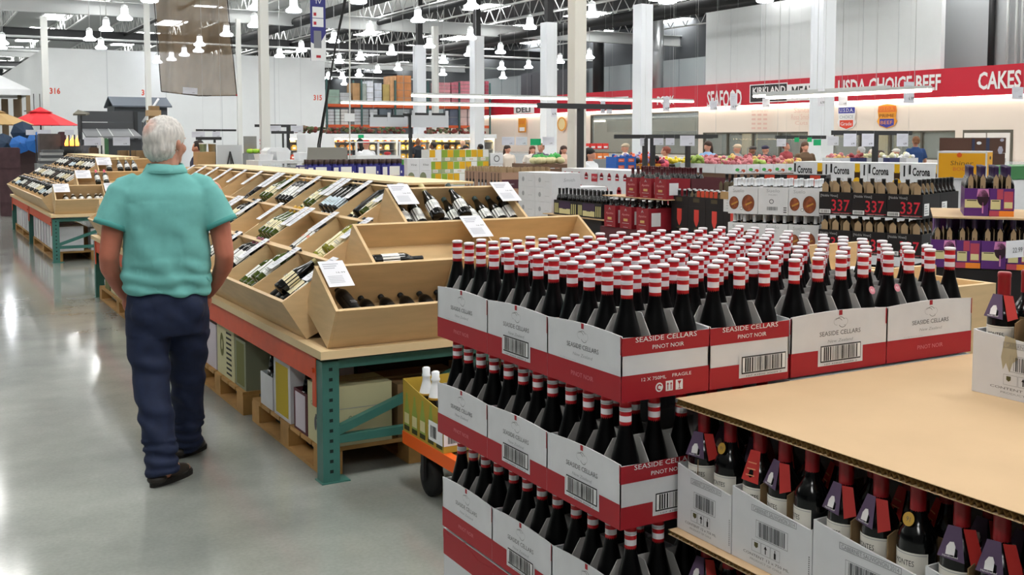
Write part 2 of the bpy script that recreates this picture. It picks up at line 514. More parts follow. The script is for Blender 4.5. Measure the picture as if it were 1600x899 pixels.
mb.disc(-(ya + yb) / 2, wz(881, 194), abs(ya - yb) / 2.6, M('emblem_cream', '#f4d9a0', 0.5), X0, z=0.004, ry=(wz(881, 185) - wz(881, 203)) / 2, n=24)
tag(mb.build('wall_emblem'), 'round yellow and orange emblem on the cream wall beside the big white column', 'sign')
PALE = M('pale_script', '#e6c2b4', 0.7)
mb = MB(); wl('Santa', 1244, 1268, 168, 176, PALE); wl('Rosa Smoked', 1240, 1276, 178, 187, PALE); wl('Cuts', 1246, 1266, 189, 195, PALE); tag(mb.build('wall_script'), 'faint pink script lettering on the cream wall, right of the pale menu', 'sign'); mb = MB()
for r_ in range(4):
    for c_ in range(3): wq(1178 + c_ * 9, 1184 + c_ * 9, 178 + r_ * 7, 181 + r_ * 7, PALE)
wl('BEST OF THE BEST', 1178, 1204, 172, 176, PALE)
tag(mb.build('wall_menu'), 'faint pink menu grid on the cream wall right of the kitchen opening', 'sign')

# service windows with the lit preparation room behind them
BACKW = M('prep_room_wall', '#b9b09c', 0.6); PREP_DARK = M('prep_dark', '#4d4a42', 0.6)
mb = MB(); mb.box(XW + 3.4, 14, 0, XW + 3.6, 62, 2.75, BACKW); struct('wall_prep_room', mb)
mb = MB(); mb.box(XW + 0.25, 14, 2.7, XW + 3.4, 62, 2.78, WALL_WHITE); struct('ceiling_prep_room', mb)
mb = MB()
for y in range(16, 60, 4): mb.box(XW + 1.6, y, 2.62, XW + 1.75, y + 2.4, 2.69, STRIP_W)
struct('prep_strip_light_1', mb)  # glowing ceiling strips, added to light the room behind the windows
FRAME = M('window_frame_bronze', '#5a554a', 0.5)
GLASS = M('window_glass', '#dfe9e4', 0.03, spec=0.5, alpha=0.18)
for wi, (a, b, zh) in enumerate(OPEN):
    ya, yb = wy(a), wy(b)
    f = MB()
    nx = 2 if wi == 0 else 4
    f.box(XW + 0.02, yb, zh - 0.06, XW + 0.2, ya, zh, FRAME); f.box(XW + 0.02, yb, 0.95, XW + 0.2, ya, 1.0, FRAME)
    for k in range(nx + 1):
        y = yb + (ya - yb) * k / nx
        f.box(XW + 0.02, y - 0.04, 0.95, XW + 0.2, y + 0.04, zh, FRAME)
    w_ = struct('window_%d' % (201 + wi), f)
    g = MB(); g.box(XW + 0.1, yb, 1.0, XW + 0.11, ya, zh - 0.06, GLASS); g.build('window_glass', w_)['kind'] = 'structure'
# big cooking hood seen in the left opening, tall steel cabinets in the rooms behind the glass
HOOD = M('hood_steel', '#8d7f64', 0.35, metal=0.6)
mb = MB(); mb.box(XW + 0.9, wy(1088), 2.05, XW + 2.2, wy(926), 2.68, HOOD); tag(mb.build('extractor_hood'), 'wide brushed steel extractor hood in the open kitchen under the sign', 'hood')
def roombox(px, dx, w, z0, z1, mat, name, label, cat, d=0.6):
    y = atx(px, 218, XW + dx).y
    t = MB(); t.box(XW + dx, y - w / 2, z0, XW + dx + d, y + w / 2, z1, mat)
    t.box(XW + dx - 0.02, y - w / 2 + 0.08, z0 + 0.12, XW + dx, y + w / 2 - 0.08, z1 - 0.1, mat); t.tube((XW + dx - 0.05, y - w / 2 + 0.15, (z0 + z1) / 2 - 0.2), (XW + dx - 0.05, y - w / 2 + 0.15, (z0 + z1) / 2 + 0.2), 0.02, STEEL, 6)
    tag(t.build(name), label, cat)
roombox(1140, 2.6, 1.1, 0, 1.9, M('cab_grey', '#77786f', 0.5), 'steel_cabinet', 'grey cabinet behind the glass near the ponytailed shopper', 'cabinet')
roombox(1202, 2.4, 1.5, 0, 2.3, M('cab_dark', '#57554c', 0.4, metal=0.3), 'steel_cabinet', 'dark oven cabinet behind the glass, under the faint menu', 'cabinet')
roombox(1166, 2.7, 0.6, 0, 2.2, M('curtain_cream', '#d8cba4', 0.6), 'strip_curtain', 'cream plastic strip curtain behind the glass', 'curtain')
roombox(1330, 2.5, 1.6, 0, 1.75, STEEL, 'steel_cabinet', 'stainless cabinet behind the glass below the blue and red shield', 'cabinet')
roombox(1376, 2.5, 0.7, 0, 2.1, M('cab_yellow', '#c9b873', 0.5), 'steel_cabinet', 'yellowish tall rack behind the glass under the orange shield', 'cabinet')
roombox(1450, 2.5, 2.4, 0, 2.2, M('cab_olive', '#6f7262', 0.4, metal=0.2), 'steel_cabinet', 'olive steel cooler behind the glass right of the shopper in blue', 'cabinet')
# double doors
DOOR_W = M('door_white', '#ece6e0', 0.5)
ya, yb, zd = wy(1505), wy(1583), wz(1545, 203)
d = MB(); d.box(XW - 0.03, yb, 0, XW, ya, zd, FRAME); dn = struct('door_1', d)
for k, (a, b) in enumerate(((ya - 0.08, (ya + yb) / 2 + 0.02), ((ya + yb) / 2 - 0.02, yb + 0.08))):
    q = MB(); q.box(XW - 0.06, b, 0.02, XW - 0.03, a, zd - 0.1, DOOR_W); q.box(XW - 0.075, (a + b) / 2 - 0.3, 0.9, XW - 0.06, (a + b) / 2 + 0.3, 1.05, STEEL)
    q.build('door_leaf', dn)['kind'] = 'structure'

# ------------------------------------------------------------------ columns
COLW = M('column_paint', '#dfe0dc', 0.55)
def column(px, w, D, z1=ROOF_Z, z0=0.0, mat=COLW, base=True):
    p = atd(px, 215, D); m = MB()
    m.box(p.x - w / 2, p.y - w / 2, z0, p.x + w / 2, p.y + w / 2, z1, mat)
    if base: m.box(p.x - w / 2 - 0.06, p.y - w / 2 - 0.06, 0, p.x + w / 2 + 0.06, p.y + w / 2 + 0.06, 0.03, DARK_METAL)
    return struct('column', m), p
column(901, 0.205, 16.3, mat=M('column_paint_warm', '#e6e2d8', 0.55))
column(233.5, 0.17, 36); o_, p_ = column(414, 0.175, 22)
rm = MB(); rm.text('AISLE 12', 0, 0, 0.09, M('sticker_pink', '#cf4f66', 0.6), frame((p_.x - 0.0877, p_.y + 0.02, 1.42), (0, 0, 1), (0, 1, 0)) , w=0.5)
rm.build('column_sticker', o_)['kind'] = 'structure'
column(375, 0.19, 47, 6.9); column(73.5, 0.26, 46, 6.9); column(680.5, 0.25, 50, 6.9)
WRAP = M('column_wrap', '#e3e7ec', 0.25, spec=0.5)
for px in (656, 745.5, 857, 1003, 1283):
    D = 0.615 * 1670 / {656: 21, 745.5: 23, 857: 26, 1003: 30, 1283: 36}[px]
    p = atd(px, 218, D); w = 0.45; m = MB()
    m.box(p.x - w / 2, p.y - w / 2, 0, p.x + w / 2, p.y + w / 2, 5.93, WRAP)
    m.box(p.x - 0.12, p.y - 0.12, 5.93, p.x + 0.12, p.y + 0.12, ROOF_Z, PIPEB)
    struct('column', m)
# ------------------------------------------------------------------ high bay lamps
BELL = M('lamp_bell_glow', '#f5f8ff', 0.4, emit=LAMP_STRENGTH)
HOUSING = M('lamp_housing', '#d7dadb', 0.5, emit=0.0)
LZ = 5.3
hm = MB(); hm.lathe([(0.09, 0.0, HOUSING), (0.105, 0.01, HOUSING), (0.1, 0.07, HOUSING), (0.05, 0.1, HOUSING), (0.02, 0.12, HOUSING)], 14)
HM = hm.mesh('housing')
rm = MB(); rm.lathe([(0.19, 0.0, BELL), (0.225, 0.025, BELL), (0.225, 0.075, BELL), (0.15, 0.13, BELL), (0.11, 0.18, BELL), (0.1, 0.36, BELL)], 18)
RM = rm.mesh('reflector')
LAMPS = [(195, 32), (234, 4), (166, 49), (140, 64), (158, 77), (4, 70), (2, 77), (312, 72), (310, 82), (288, 88), (268, 95), (246, 99), (354, 57), (398, 43), (459, 20), (522, 67), (437, 90), (471, 81), (578, 54), (401, 16),
         (530, 99), (563, 94), (612, 86), (653, 35), (737, 14), (671, 75), (693, 99), (735, 62), (782, 84), (561, 119), (590, 114), (622, 110), (535, 123), (538, 133), (692, 118), (784, 109), (786, 123), (733, 88),
         (828, 46), (925, 27), (921, 92), (826, 107), (875, 99), (1042, 6), (513, 124), (560, 6), (870, 120), (1195, 4)]
ROWS = ''
for i, (px, py) in enumerate(LAMPS):
    w = (LZ - CAMH) * FPX / (HOR - py)
    p = atd(px, py, w)
    side = 'above the left aisle' if px < 240 else 'beyond the hanging sheer cloth' if px < 372 else 'above the white partition' if px < 515 else 'over the produce hall' if px < 800 else 'near the meat department'
    far = 'large' if w < 35 else 'small' if w < 52 else 'tiny far'
    t = thing('high_bay_lamp', '%s bell-shaped lamp %s, at %d percent across, %d percent down' % (far, side, round(px / 16), round(py / 8.99)), 'lamp', (p.x, p.y, LZ), 0, 'bell-shaped ceiling lamps')
    put('reflector', RM, t); put('housing', HM, t, (0, 0, 0.362))
    c = MB(); c.tube((0, 0, 0.48), (0, 0, ROOF_Z - LZ), 0.012, GIRD, 6); c.build('conduit', t)

# ------------------------------------------------------------------ linear lights over the produce tables
TUBE = M('tube_glow', '#fff3df', 0.5, emit=STRIP_STRENGTH * 0.8)
def strip_light(p0, p1, label):
    p0 = Vector(p0); p1 = Vector(p1); c = (p0 + p1) / 2
    t = thing('strip_light', label, 'light', c)
    a = math.atan2(p1.y - p0.y, p1.x - p0.x); L = (p1 - p0).length
    h = MB(); h.cbox(0, 0, 0.09, L, 0.16, 0.06, GIRD, RZ(a)); h.build('housing', t)
    g = MB(); g.tube((-L / 2, -0.05, 0.03), (L / 2, -0.05, 0.03), 0.035, TUBE, 8, X=RZ(a)); g.tube((-L / 2, 0.05, 0.03), (L / 2, 0.05, 0.03), 0.035, TUBE, 8, X=RZ(a)); g.build('tube', t)
    k = MB()
    for u in (-0.42, 0, 0.42):
        q = RZ(a) @ Vector((u * L, 0, 0)); k.tube((q.x, q.y, 0.12), (q.x, q.y, ROOF_Z - c.z), 0.006, GIRD, 5)
    k.build('hanger', t)
    return t
a = atd(534, 162, 36); b = aty(928, 169, a.y); strip_light(a, (b.x, a.y, a.z), 'left one of the two long white strip lights crossing the produce hall')
a = atd(644, 151, 33); b = aty(1082, 160, a.y); strip_light(a, (b.x, a.y, a.z), 'long white strip light ending before the SEAFOOD sign')
a = atd(1180, 152.5, 27); b = atx(1388, 139, a.x); strip_light(a, (a.x, b.y, a.z), 'upper long strip light in front of the red beef sign')
a = atd(1200, 155, 25); b = atx(1452, 142, a.x); strip_light(a, (a.x, b.y, a.z), 'lower strip light in front of the red beef sign, passing the wrapped column')

# ------------------------------------------------------------------ price cards and rails over the produce
CARD = M('card_paper', '#d3d4de', 0.7)
CARD_INK = M('card_ink', '#b0b1bb', 0.7)
def card_mesh(w, h, price=True, m=None):
    c = MB(); X = FY(-w / 2, 0, 0)
    c.box(-w / 2, 0, 0, w / 2, 0.004, h, m or CARD)
    if price:
        for i in range(3): c.quad(0.1 * w, h * (0.8 - 0.1 * i), w * (0.75 - 0.12 * i), h * (0.8 - 0.1 * i) + 0.02 * h, CARD_INK, X, 0.003)
        c.text('6.99', 0.72 * w, 0.14 * h, 0.16 * h, INK_BLACK, X, z=0.003)
    return c
def rail(pl, pr, py, D, label, cards=(), posts=(), zpost=0.9, t=0.038):
    a = atd(pl, py, D); b = aty(pr, py, a.y)
    r = thing('sign_rail', label, 'rail', (a.x, a.y, a.z))
    m = MB(); m.box(0, -t / 2, -t, b.x - a.x, t / 2, t, DARK_METAL); m.build('bar', r)
    for px in posts:
        x = aty(px, py, a.y).x - a.x; m = MB(); m.box(x - t, -t, -a.z + 0.0, x + t, t, -t, DARK_METAL); m.build('post', r)
    if not posts:
        m = MB(); m.tube((0.05, 0, t), (0.05, 0, ROOF_Z - a.z), 0.003, GIRD, 4); m.tube((b.x - a.x - 0.05, 0, t), (b.x - a.x - 0.05, 0, ROOF_Z - a.z), 0.003, GIRD, 4); m.build('wire', r)
    return r, a
def cards(lst, label, group):
    for i, (px, pt, pb, pw, D, green) in enumerate(lst):
        a = atd(px, pb, D); w = pw * D / FPX / math.cos(YAW) * 0.93; h = (pb - pt) * D / FPX
        o = card_mesh(w, h, not green, GREEN if green else CARD).build('price_card')
        o.location = a
        wr = MB(); wr.tube((w / 2, 0.002, h), (w / 2, 0.002, ROOF_Z - a.z), 0.0012, GIRD, 4); wr.build('wire', o)
        tag(o, ('green blank card' if green else 'white price card') + ' %s, %s from the left' % (label, ORD[i + 1]), 'price card', group)
rail(1015, 1113, 213.5, 20.1, 'dark sign rail over the fruit bags, two posts', posts=(1007 + 1, 1075))
rail(960, 1024, 213.5, 20.2, 'dark sign rail left of the fruit bags, ending at a post', posts=(1020,))
rail(1212, 1290, 214.5, 23, 'dark sign rail over the pink apples, two green cards on it')
rail(1086, 1121, 213, 23.5, 'short dark sign rail left of the ponytailed shopper')
rail(1300, 1424, 207.5, 17.9, 'dark sign rail hung with four price cards before the windows', posts=(1368,))
rail(630, 700, 179.5, 27, 'upper dark sign rail over the long grey boards', posts=(641,))
rail(840, 985, 165, 15.4, 'dark sign rail beside the white column below the red sign', posts=(907,))
cards([(1004, 216, 228, 9, 20.0, 0), (1029, 216, 227, 18, 19.9, 0), (1047, 216, 227, 16, 19.9, 0), (1074, 212, 228, 27, 19.8, 0)], 'hung from the rail over the fruit bags', 'fruit bag price cards')
cards([(1221, 217, 229, 18, 22.9, 0), (1245, 215, 222, 9, 22.9, 1), (1265, 215, 222, 9, 22.9, 1), (1277, 218, 227.5, 15, 22.8, 1), (1302, 213, 227.5, 22, 22.6, 0)], 'hung over the pink apples', 'apple price cards')
cards([(1328, 209, 229, 26, 17.8, 0), (1356, 209, 229, 25, 17.8, 0), (1410, 209, 229, 24, 17.7, 0)], 'hung below the shield emblems', 'window price cards')
cards([(794, 214, 227, 21, 26, 0), (815, 214, 227, 19, 26, 0), (837, 217, 227, 18, 26, 1), (857, 214, 227, 20, 26, 0)], 'under the DELI sign', 'deli price cards')
cards([(865, 160, 183, 8, 25.5, 0), (897, 160, 176, 8, 25.6, 0), (942, 157, 177, 8, 25.7, 0), (952, 169, 178, 10, 25.7, 0), (1041, 151, 174, 12, 25.0, 0), (1115, 158, 172, 14, 24.9, 0), (1146, 146, 172, 12, 24.8, 0), (1197, 154, 168, 14, 24.7, 0),
       (1283, 139, 166, 13, 24.5, 0), (1317, 150, 165, 18, 24.4, 0), (1420, 128, 161, 22, 24.2, 0), (1590, 136, 155, 26, 23.8, 0)], 'clipped under the strip lights', 'strip light price cards')
BOARD = M('grey_board', '#cfd2d8', 0.6)
for i, (pl, pr, pt, pb, lab) in enumerate(((578, 637, 183, 198, 'left long light grey board hung from a dark rail over the cheese cooler'), (643, 701, 180, 199, 'right long light grey board hung from a dark rail over the cheese cooler'))):
    a = atd(pl, pb, 27); b = aty(pr, pb, a.y); h = (pb - pt) * 27 / FPX
    m = MB(); m.box(0, 0, 0, b.x - a.x, 0.02, h, BOARD); m.box(0, 0.0, h, b.x - a.x, 0.05, h + 0.06, DARK_METAL)
    for u in (0.05, 0.5, 0.95): m.box((b.x - a.x) * u - 0.04, -0.01, h - 0.1, (b.x - a.x) * u + 0.04, 0.0, h + 0.12, BOARD)
    o = tag(m.build('hanging_board', None, a), lab, 'board')
    for u in (0.1, 0.9): m = MB(); m.tube(((b.x - a.x) * u, 0.025, h), ((b.x - a.x) * u, 0.025, ROOF_Z - a.z), 0.004, GIRD, 4); m.build('wire', o)
# ------------------------------------------------------------------ pinot noir stack in the foreground
CAP_R = M('capsule_red', '#c4141f', 0.35); CAP_W = M('capsule_white', '#efe9ee', 0.4)
g = MB()
g.lathe([(0.030, 0.0, GLASS_MATTE), (0.0385, 0.006, GLASS_MATTE), (0.0395, 0.02, GLASS_MATTE), (0.0395, 0.118, GLASS_MATTE), (0.038, 0.135, GLASS_MATTE), (0.0335, 0.16, GLASS_MATTE), (0.0265, 0.186, GLASS_MATTE), (0.020, 0.21, GLASS_MATTE), (0.0158, 0.232, GLASS_MATTE), (0.0142, 0.25, GLASS_MATTE), (0.0140, 0.30, GLASS_MATTE)], 20)
PB = g.mesh('glass_body')
c = MB()
c.lathe([(0.0152, 0.237, CAP_R), (0.0150, 0.248, CAP_W), (0.0150, 0.2625, CAP_R), (0.0150, 0.273, CAP_W), (0.0157, 0.2742, CAP_W), (0.0157, 0.2765, INK_LIGHT), (0.0150, 0.2772, CAP_W), (0.0157, 0.279, CAP_W), (0.0157, 0.2835, CAP_R),
         (0.0147, 0.2848, CAP_R), (0.0147, 0.2972, CAP_W), (0.0162, 0.2985, CAP_W), (0.0165, 0.3015, CAP_W), (0.0158, 0.3045, CAP_W), (0.012, 0.3055, CAP_W)], 18)
PC = c.mesh('capsule')
NECK_PINK = M('pink_sticker', '#d98393', 0.5)
pk = MB(); pk.disc(0, 0, 0.0115, NECK_PINK, frame((0, -0.0, 0), (1, 0, 0), (0, 0, 1))); pk.text('91', 0, -0.005, 0.009, SW, FY(0, -0.0004, 0))
PKM = pk.mesh('award_sticker')

def tray_walls(w, l, z, faces, hs=0.156, hl=0.160, white=CARTON_WHITE, red=RED):
    """open tray w (x) by l (y); faces maps '-x' '+x' '-y' '+y' to a print"""
    m = MB(); t = 0.003
    for side in ('-x', '+x', '-y', '+y'):
        L = l if side[1] == 'x' else w
        h = hl if side[1] == 'x' else hs
        X = {'-x': frame((-w / 2, l / 2, 0), (0, -1, 0), (0, 0, 1)), '+x': frame((w / 2, -l / 2, 0), (0, 1, 0), (0, 0, 1)),
             '-y': frame((-w / 2, -l / 2, 0), (1, 0, 0), (0, 0, 1)), '+y': frame((w / 2, l / 2, 0), (-1, 0, 0), (0, 0, 1))}[side]
        arch = 0.007 if side[1] == 'x' else -0.003
        prof = [(L, 0), (L, h)] + [(L * (1 - k / 8), h + arch * math.sin(math.pi * k / 8)) for k in range(1, 8)] + [(0, h), (0, 0)]
        m.prism([(a, b) for a, b in prof], -t, 0, white, X)
        pr = faces.get(side, 'plain')
        e = 0.0008
        if pr in ('pinot', 'bar', 'plain'):
            m.quad(0, 0, L, 0.063, red, X, e)
            m.text('SEASIDE CELLARS', L / 2, 0.1, 0.0125, INK, X, w=L * 0.43, z=e)
            m.text('New Zealand', L / 2, 0.0805, 0.0085, INK_LIGHT, X, w=L * 0.26, z=e, skew=0.3)
            for s_ in (-1, 0, 1): m.ring(L / 2 + s_ * 0.008, 0.132 + s_ * 0.003, 0.015, 0.0162, INK, X, e, 10, a0=0.6 + (0 if s_ < 1 else 3.14), a1=2.3 + (0 if s_ < 1 else 3.14))
            m.ring(L / 2 - 0.014, 0.136, 0.009, 0.0098, INK_LIGHT, X, e, 12, a0=1.2, a1=5.0); m.ring(L / 2 + 0.016, 0.134, 0.009, 0.0098, INK_LIGHT, X, e, 12, a0=-2.0, a1=2.0)
            m.quad(L / 2 - 0.006, 0.153, L / 2 + 0.006, h + arch * 0.97, red, X, e)
            m.quad(L - 0.004, 0.115, L - 0.0005, h, red, X, e)
        if pr == 'pinot':
            m.text('PINOT NOIR', L / 2, 0.028, 0.012, M('ink_pink', '#d67e86', 0.6), X, w=L * 0.3, z=2 * e)
            m.text('12 x 750 ml 13.5% alc/vol', L * 0.3, 0.066, 0.0025, INK_LIGHT, X, w=L * 0.22, z=e)
        if pr in ('bar', 'sbar'):
            x0, x1 = (L * 0.27, L * 0.74) if pr == 'bar' else (L * 0.36, L * 0.985)
            m.quad(x0, 0.019, x1, 0.078, white, X, 2 * e); m.quad(x0 + 0.008, 0.029, x1 - 0.008, 0.074, INK_BLACK, X, 3 * e); m.quad(x0 + 0.0105, 0.0325, x1 - 0.0105, 0.0712, WHITE, X, 4 * e)
            m.barcode(x0 + 0.018, 0.0335, x1 - x0 - 0.036, 0.037, INK_BLACK, X, 5 * e, random.Random(5))
            m.text('107 43800 30009 3', (x0 + x1) / 2, 0.0215, 0.004, INK, X, w=(x1 - x0) * 0.72, z=4 * e)
        if pr in ('short', 'sbar'):
            if pr == 'short': m.quad(0, 0, L, 0.064, red, X, e)
            else: m.quad(0, 0, L, 0.055, red, X, e)
            m.quad(0, 0.112, L, h - 0.0005, red, X, e)
            m.text('SEASIDE CELLARS', L / 2, 0.1425, 0.0125, WHITE, X, w=L * 0.7, z=2 * e); m.text('PINOT NOIR', L * 0.52, 0.122, 0.0105, WHITE, X, w=L * 0.36, z=2 * e)
            if pr == 'short':
                m.text('12 X 750ML', L * 0.36, 0.046, 0.0085, WHITE, X, w=L * 0.28, z=2 * e); m.text('FRAGILE', L * 0.68, 0.0475, 0.0085, WHITE, X, w=L * 0.22, z=2 * e)
                for k in range(3):
                    cx = L * (0.42 + 0.115 * k)
                    if k == 0: m.disc(cx, 0.026, 0.0115, WHITE, X, 2 * e); m.ring(cx, 0.026, 0.0045, 0.008, red, X, 3 * e, 14, 0.4, 5.2)
                    else:
                        m.quad(cx - 0.011, 0.014, cx + 0.011, 0.039, WHITE, X, 2 * e)
                        if k == 1:
                            for d in (-0.005, 0.005): m.quad(cx + d - 0.0012, 0.017, cx + d + 0.0012, 0.031, red, X, 3 * e); m.poly([(cx + d - 0.0035, 0.03, 3 * e), (cx + d + 0.0035, 0.03, 3 * e), (cx + d, 0.036, 3 * e)], red, X)
                        else: m.poly([(cx - 0.006, 0.036, 3 * e), (cx, 0.026, 3 * e), (cx + 0.006, 0.036, 3 * e)], red, X); m.quad(cx - 0.0008, 0.018, cx + 0.0008, 0.027, red, X, 3 * e); m.quad(cx - 0.004, 0.0165, cx + 0.004, 0.018, red, X, 3 * e)
    m.box(-w / 2 + t, -l / 2 + t, 0, w / 2 - t, l / 2 - t, 0.003, white)
    return m
DIV_GREY = M('divider_board', '#cbc9c6', 0.75)
def divider(w, l, nx, ny, h, z0=0.004, mat=DIV_GREY, chamfer=0.05):
    m = MB(); t = 0.0014
    for k in range(1, nx):
        x = -w / 2 + w * k / nx; a = l / 2 - 0.006
        m.prism([(-a, z0), (a, z0), (a, h - chamfer), (a - chamfer * 0.7, h), (-a + chamfer * 0.7, h), (-a, h - chamfer)], -t / 2, t / 2, mat, frame((x, 0, 0), (0, 1, 0), (0, 0, 1)))
    for k in range(1, ny):
        y = -l / 2 + l * k / ny; a = w / 2 - 0.006
        m.prism([(-a, z0), (a, z0), (a, h - chamfer), (a - chamfer * 0.6, h - 0.004), (-a + chamfer * 0.6, h - 0.004), (-a, h - chamfer)], -t / 2, t / 2, mat, frame((0, y, 0), (1, 0, 0), (0, 0, 1)))
    return m
CW, CL = 0.2665, 0.336
TRAYS = {}
def tray_mesh(kx, ky):
    if (kx, ky) not in TRAYS: TRAYS[(kx, ky)] = tray_walls(CW, CL, 0, {'-x': kx, '+x': 'plain', '-y': ky, '+y': 'plain'}).mesh('tray')
    return TRAYS[(kx, ky)]
DIVM = divider(CW, CL, 3, 4, 0.205).mesh('divider')
SX, SY, L1, LP = 1.466, 2.056, 1.032, 0.3105
def seaside_case(cx, cy, z, kx, ky, label, rot=False, sx=1.0, sy=1.0, bottles='', name='', ybf=True):
    t = thing('wine_case', label, 'wine case', (cx, cy, z), math.pi / 2 if rot else 0.0, 'open pinot noir cases')
    t.scale = (sx, sy, 1)
    put('tray', tray_mesh(kx, ky), t); put('divider', DIVM, t)
    if not bottles: return
    for i in range(3):
        for j in range(4):
            lx, ly = (-CW / 2 + CW * (i + 0.5) / 3) * sx * 0.97, (-CL / 2 + CL * (j + 0.5) / 4) * sy * 0.97
            if bottles == 'few' and j: continue
            if bottles == 'side' and i == 2 and j: continue
            if rot: x, y, col, row = cx - ly, cy + lx, 4 - j, i + 1
            else: x, y, col, row = cx + lx, cy + ly, i + 1, j + 1
            b = thing('pinot_bottle', 'striped-cap pinot bottle, %s from left, %s row, %s' % (ORD[col], ORD[row], name), 'wine bottle', (x + RND.uniform(-.001, .001), y + RND.uniform(-.001, .001), z + 0.004), RND.uniform(0, 6.28), 'striped cap pinot bottles')
            put('glass_body', PB, b); put('capsule', PC, b)
top = [('corner case, top layer', 'nearest corner case, red end panel FRAGILE, top layer'), ('second left case, top layer', 'middle case of the left side with barcode, top layer'), ('third left case, top layer', 'rear case of the left side, top layer')]
gap = 0.3365
for r in range(3):
    seaside_case(SX + CW / 2, SY + CL / 2 + r * gap, L1, 'bar' if r == 1 else 'pinot', 'short', 'open white and red pinot case, ' + top[r][1], False, 1, 1, 'all', top[r][0])
    seaside_case(SX + CW * 1.5 + 0.003, SY + CL / 2 + r * gap, L1, 'plain', 'sbar', 'open white and red pinot case, second column from the left, %s row of top layer' % ORD[r + 1], False, 1, 1, 'all', 'second column %s case of top layer' % ORD[r + 1])
wx = 0.362; wd = 0.2525; bx = SX + 2 * CW + 0.012
for r in range(4):
    for k in range(2):
        z_ = L1
        seaside_case(bx + wx * (k + 0.5), SY + wd * (r + 0.5), z_, 'bar' if k == 0 else 'pinot', 'plain', 'open white and red pinot case, %s column from the right, %s row of top layer' % (ORD[2 - k], ORD[r + 1]), True, wd / CW * 0.985, wx / CL * 0.992, 'all', '%s column from right, %s case of top' % (ORD[2 - k], ORD[r + 1]))
for lay in (1, 2):
    z_ = L1 - LP * lay; nm = ORD[lay + 1]
    dx, dy = ((-0.002, -0.002), (0.012, -0.005))[lay - 1]
    for r in range(3):
        kx = 'pinot' if r == 2 else 'bar'
        seaside_case(SX + CW / 2 + dx, SY + CL / 2 + r * gap + dy, z_, kx, 'sbar', 'open white and red pinot case, left side, %s from the front, %s layer from top' % (ORD[r + 1], nm), False, 1, 1, 'side', '%s left case, %s layer' % (ORD[r + 1], nm))
    seaside_case(SX + CW * 1.5 + 0.003 + dx, SY + CL / 2 + dy, z_, 'plain', 'sbar', 'open pinot case in the front row beside the corner, %s layer from top' % nm, False, 1, 1, 'few', 'front second case, %s layer' % nm)
# closed cartons: the bottom layer, and the hidden heart of the stack
CLOSED = M('closed_carton_white', '#d9dadd', 0.65)
def red_top_case(x, y, z, w, l, h, label, wave=True):
    t = thing('wine_case', label, 'wine case', (x, y, z), 0, 'closed pinot cases')
    m = MB(); m.box(-w / 2, -l / 2, 0, w / 2, l / 2, h, CLOSED)
    X = FX(-w / 2, l / 2, 0); m.quad(0, h - 0.085, l, h - 0.001, RED, X, 0.001)
    m.text('SEASIDE CELLARS', l / 2, h - 0.16, 0.013, INK, X, w=l * 0.45, z=0.001)
    X = FY(-w / 2, -l / 2, 0); m.quad(0, h - 0.085, w, h - 0.001, RED, X, 0.001)
    m.build('carton', t)
    f = MB()
    f.prism([(0, 0), (l, 0), (l, 0.012), (l * 0.72, 0.004), (l * 0.45, 0.03), (l * 0.15, 0.02), (0, 0.024)], -0.003, 0, RED, FX(-w / 2 - 0.002, l / 2, h - 0.03))
    f.build('flap', t)
z4 = L1 - 3 * LP
for r in range(3):
    red_top_case(SX + CW / 2 + 0.018, SY + CL / 2 + r * gap, z4, CW, CL, 0.299, 'closed white carton with red top band, bottom layer, %s from the front' % ORD[r + 1])
red_top_case(SX + CW * 1.5 + 0.022, SY + CL / 2, z4, CW, CL, 0.299, 'closed white carton with red top band, bottom layer, behind the front corner')
def plain_carton(x0, y0, z0, x1, y1, z1, label, mat=None, name='carton', cat='carton', group=None):
    m = MB(); mt = mat or CLOSED
    m.box(x0, y0, 0, x1, y1, z1 - z0, mt)
    m.box(x0 - 0.0006, (y0 + y1) / 2 - 0.02, z1 - z0 - 0.05, x1 + 0.0006, (y0 + y1) / 2 + 0.02, z1 - z0 + 0.0006, M('packing_tape', '#c9b48c', 0.4))
    o = m.build(name, None, (0, 0, z0)); return tag(o, label, cat, group)
for lay in range(1, 4):
    z_ = L1 - LP * lay
    plain_carton(bx, SY + 0.002, z_, bx + 0.72, SY + 1.0, z_ + 0.304, 'big closed carton hidden in the heart of the pinot stack, %s layer' % ORD[lay + 1])
    if lay < 3: plain_carton(SX + CW + 0.02, SY + CL + 0.01, z_, bx - 0.006, SY + 1.0, z_ + 0.304, 'closed carton behind the second column of the pinot stack, %s layer' % ORD[lay + 1])
    else: plain_carton(SX + CW + 0.03, SY + CL + 0.01, z_, bx - 0.002, SY + 1.0, z_ + 0.304, 'closed carton behind the second column of the pinot stack, bottom layer')
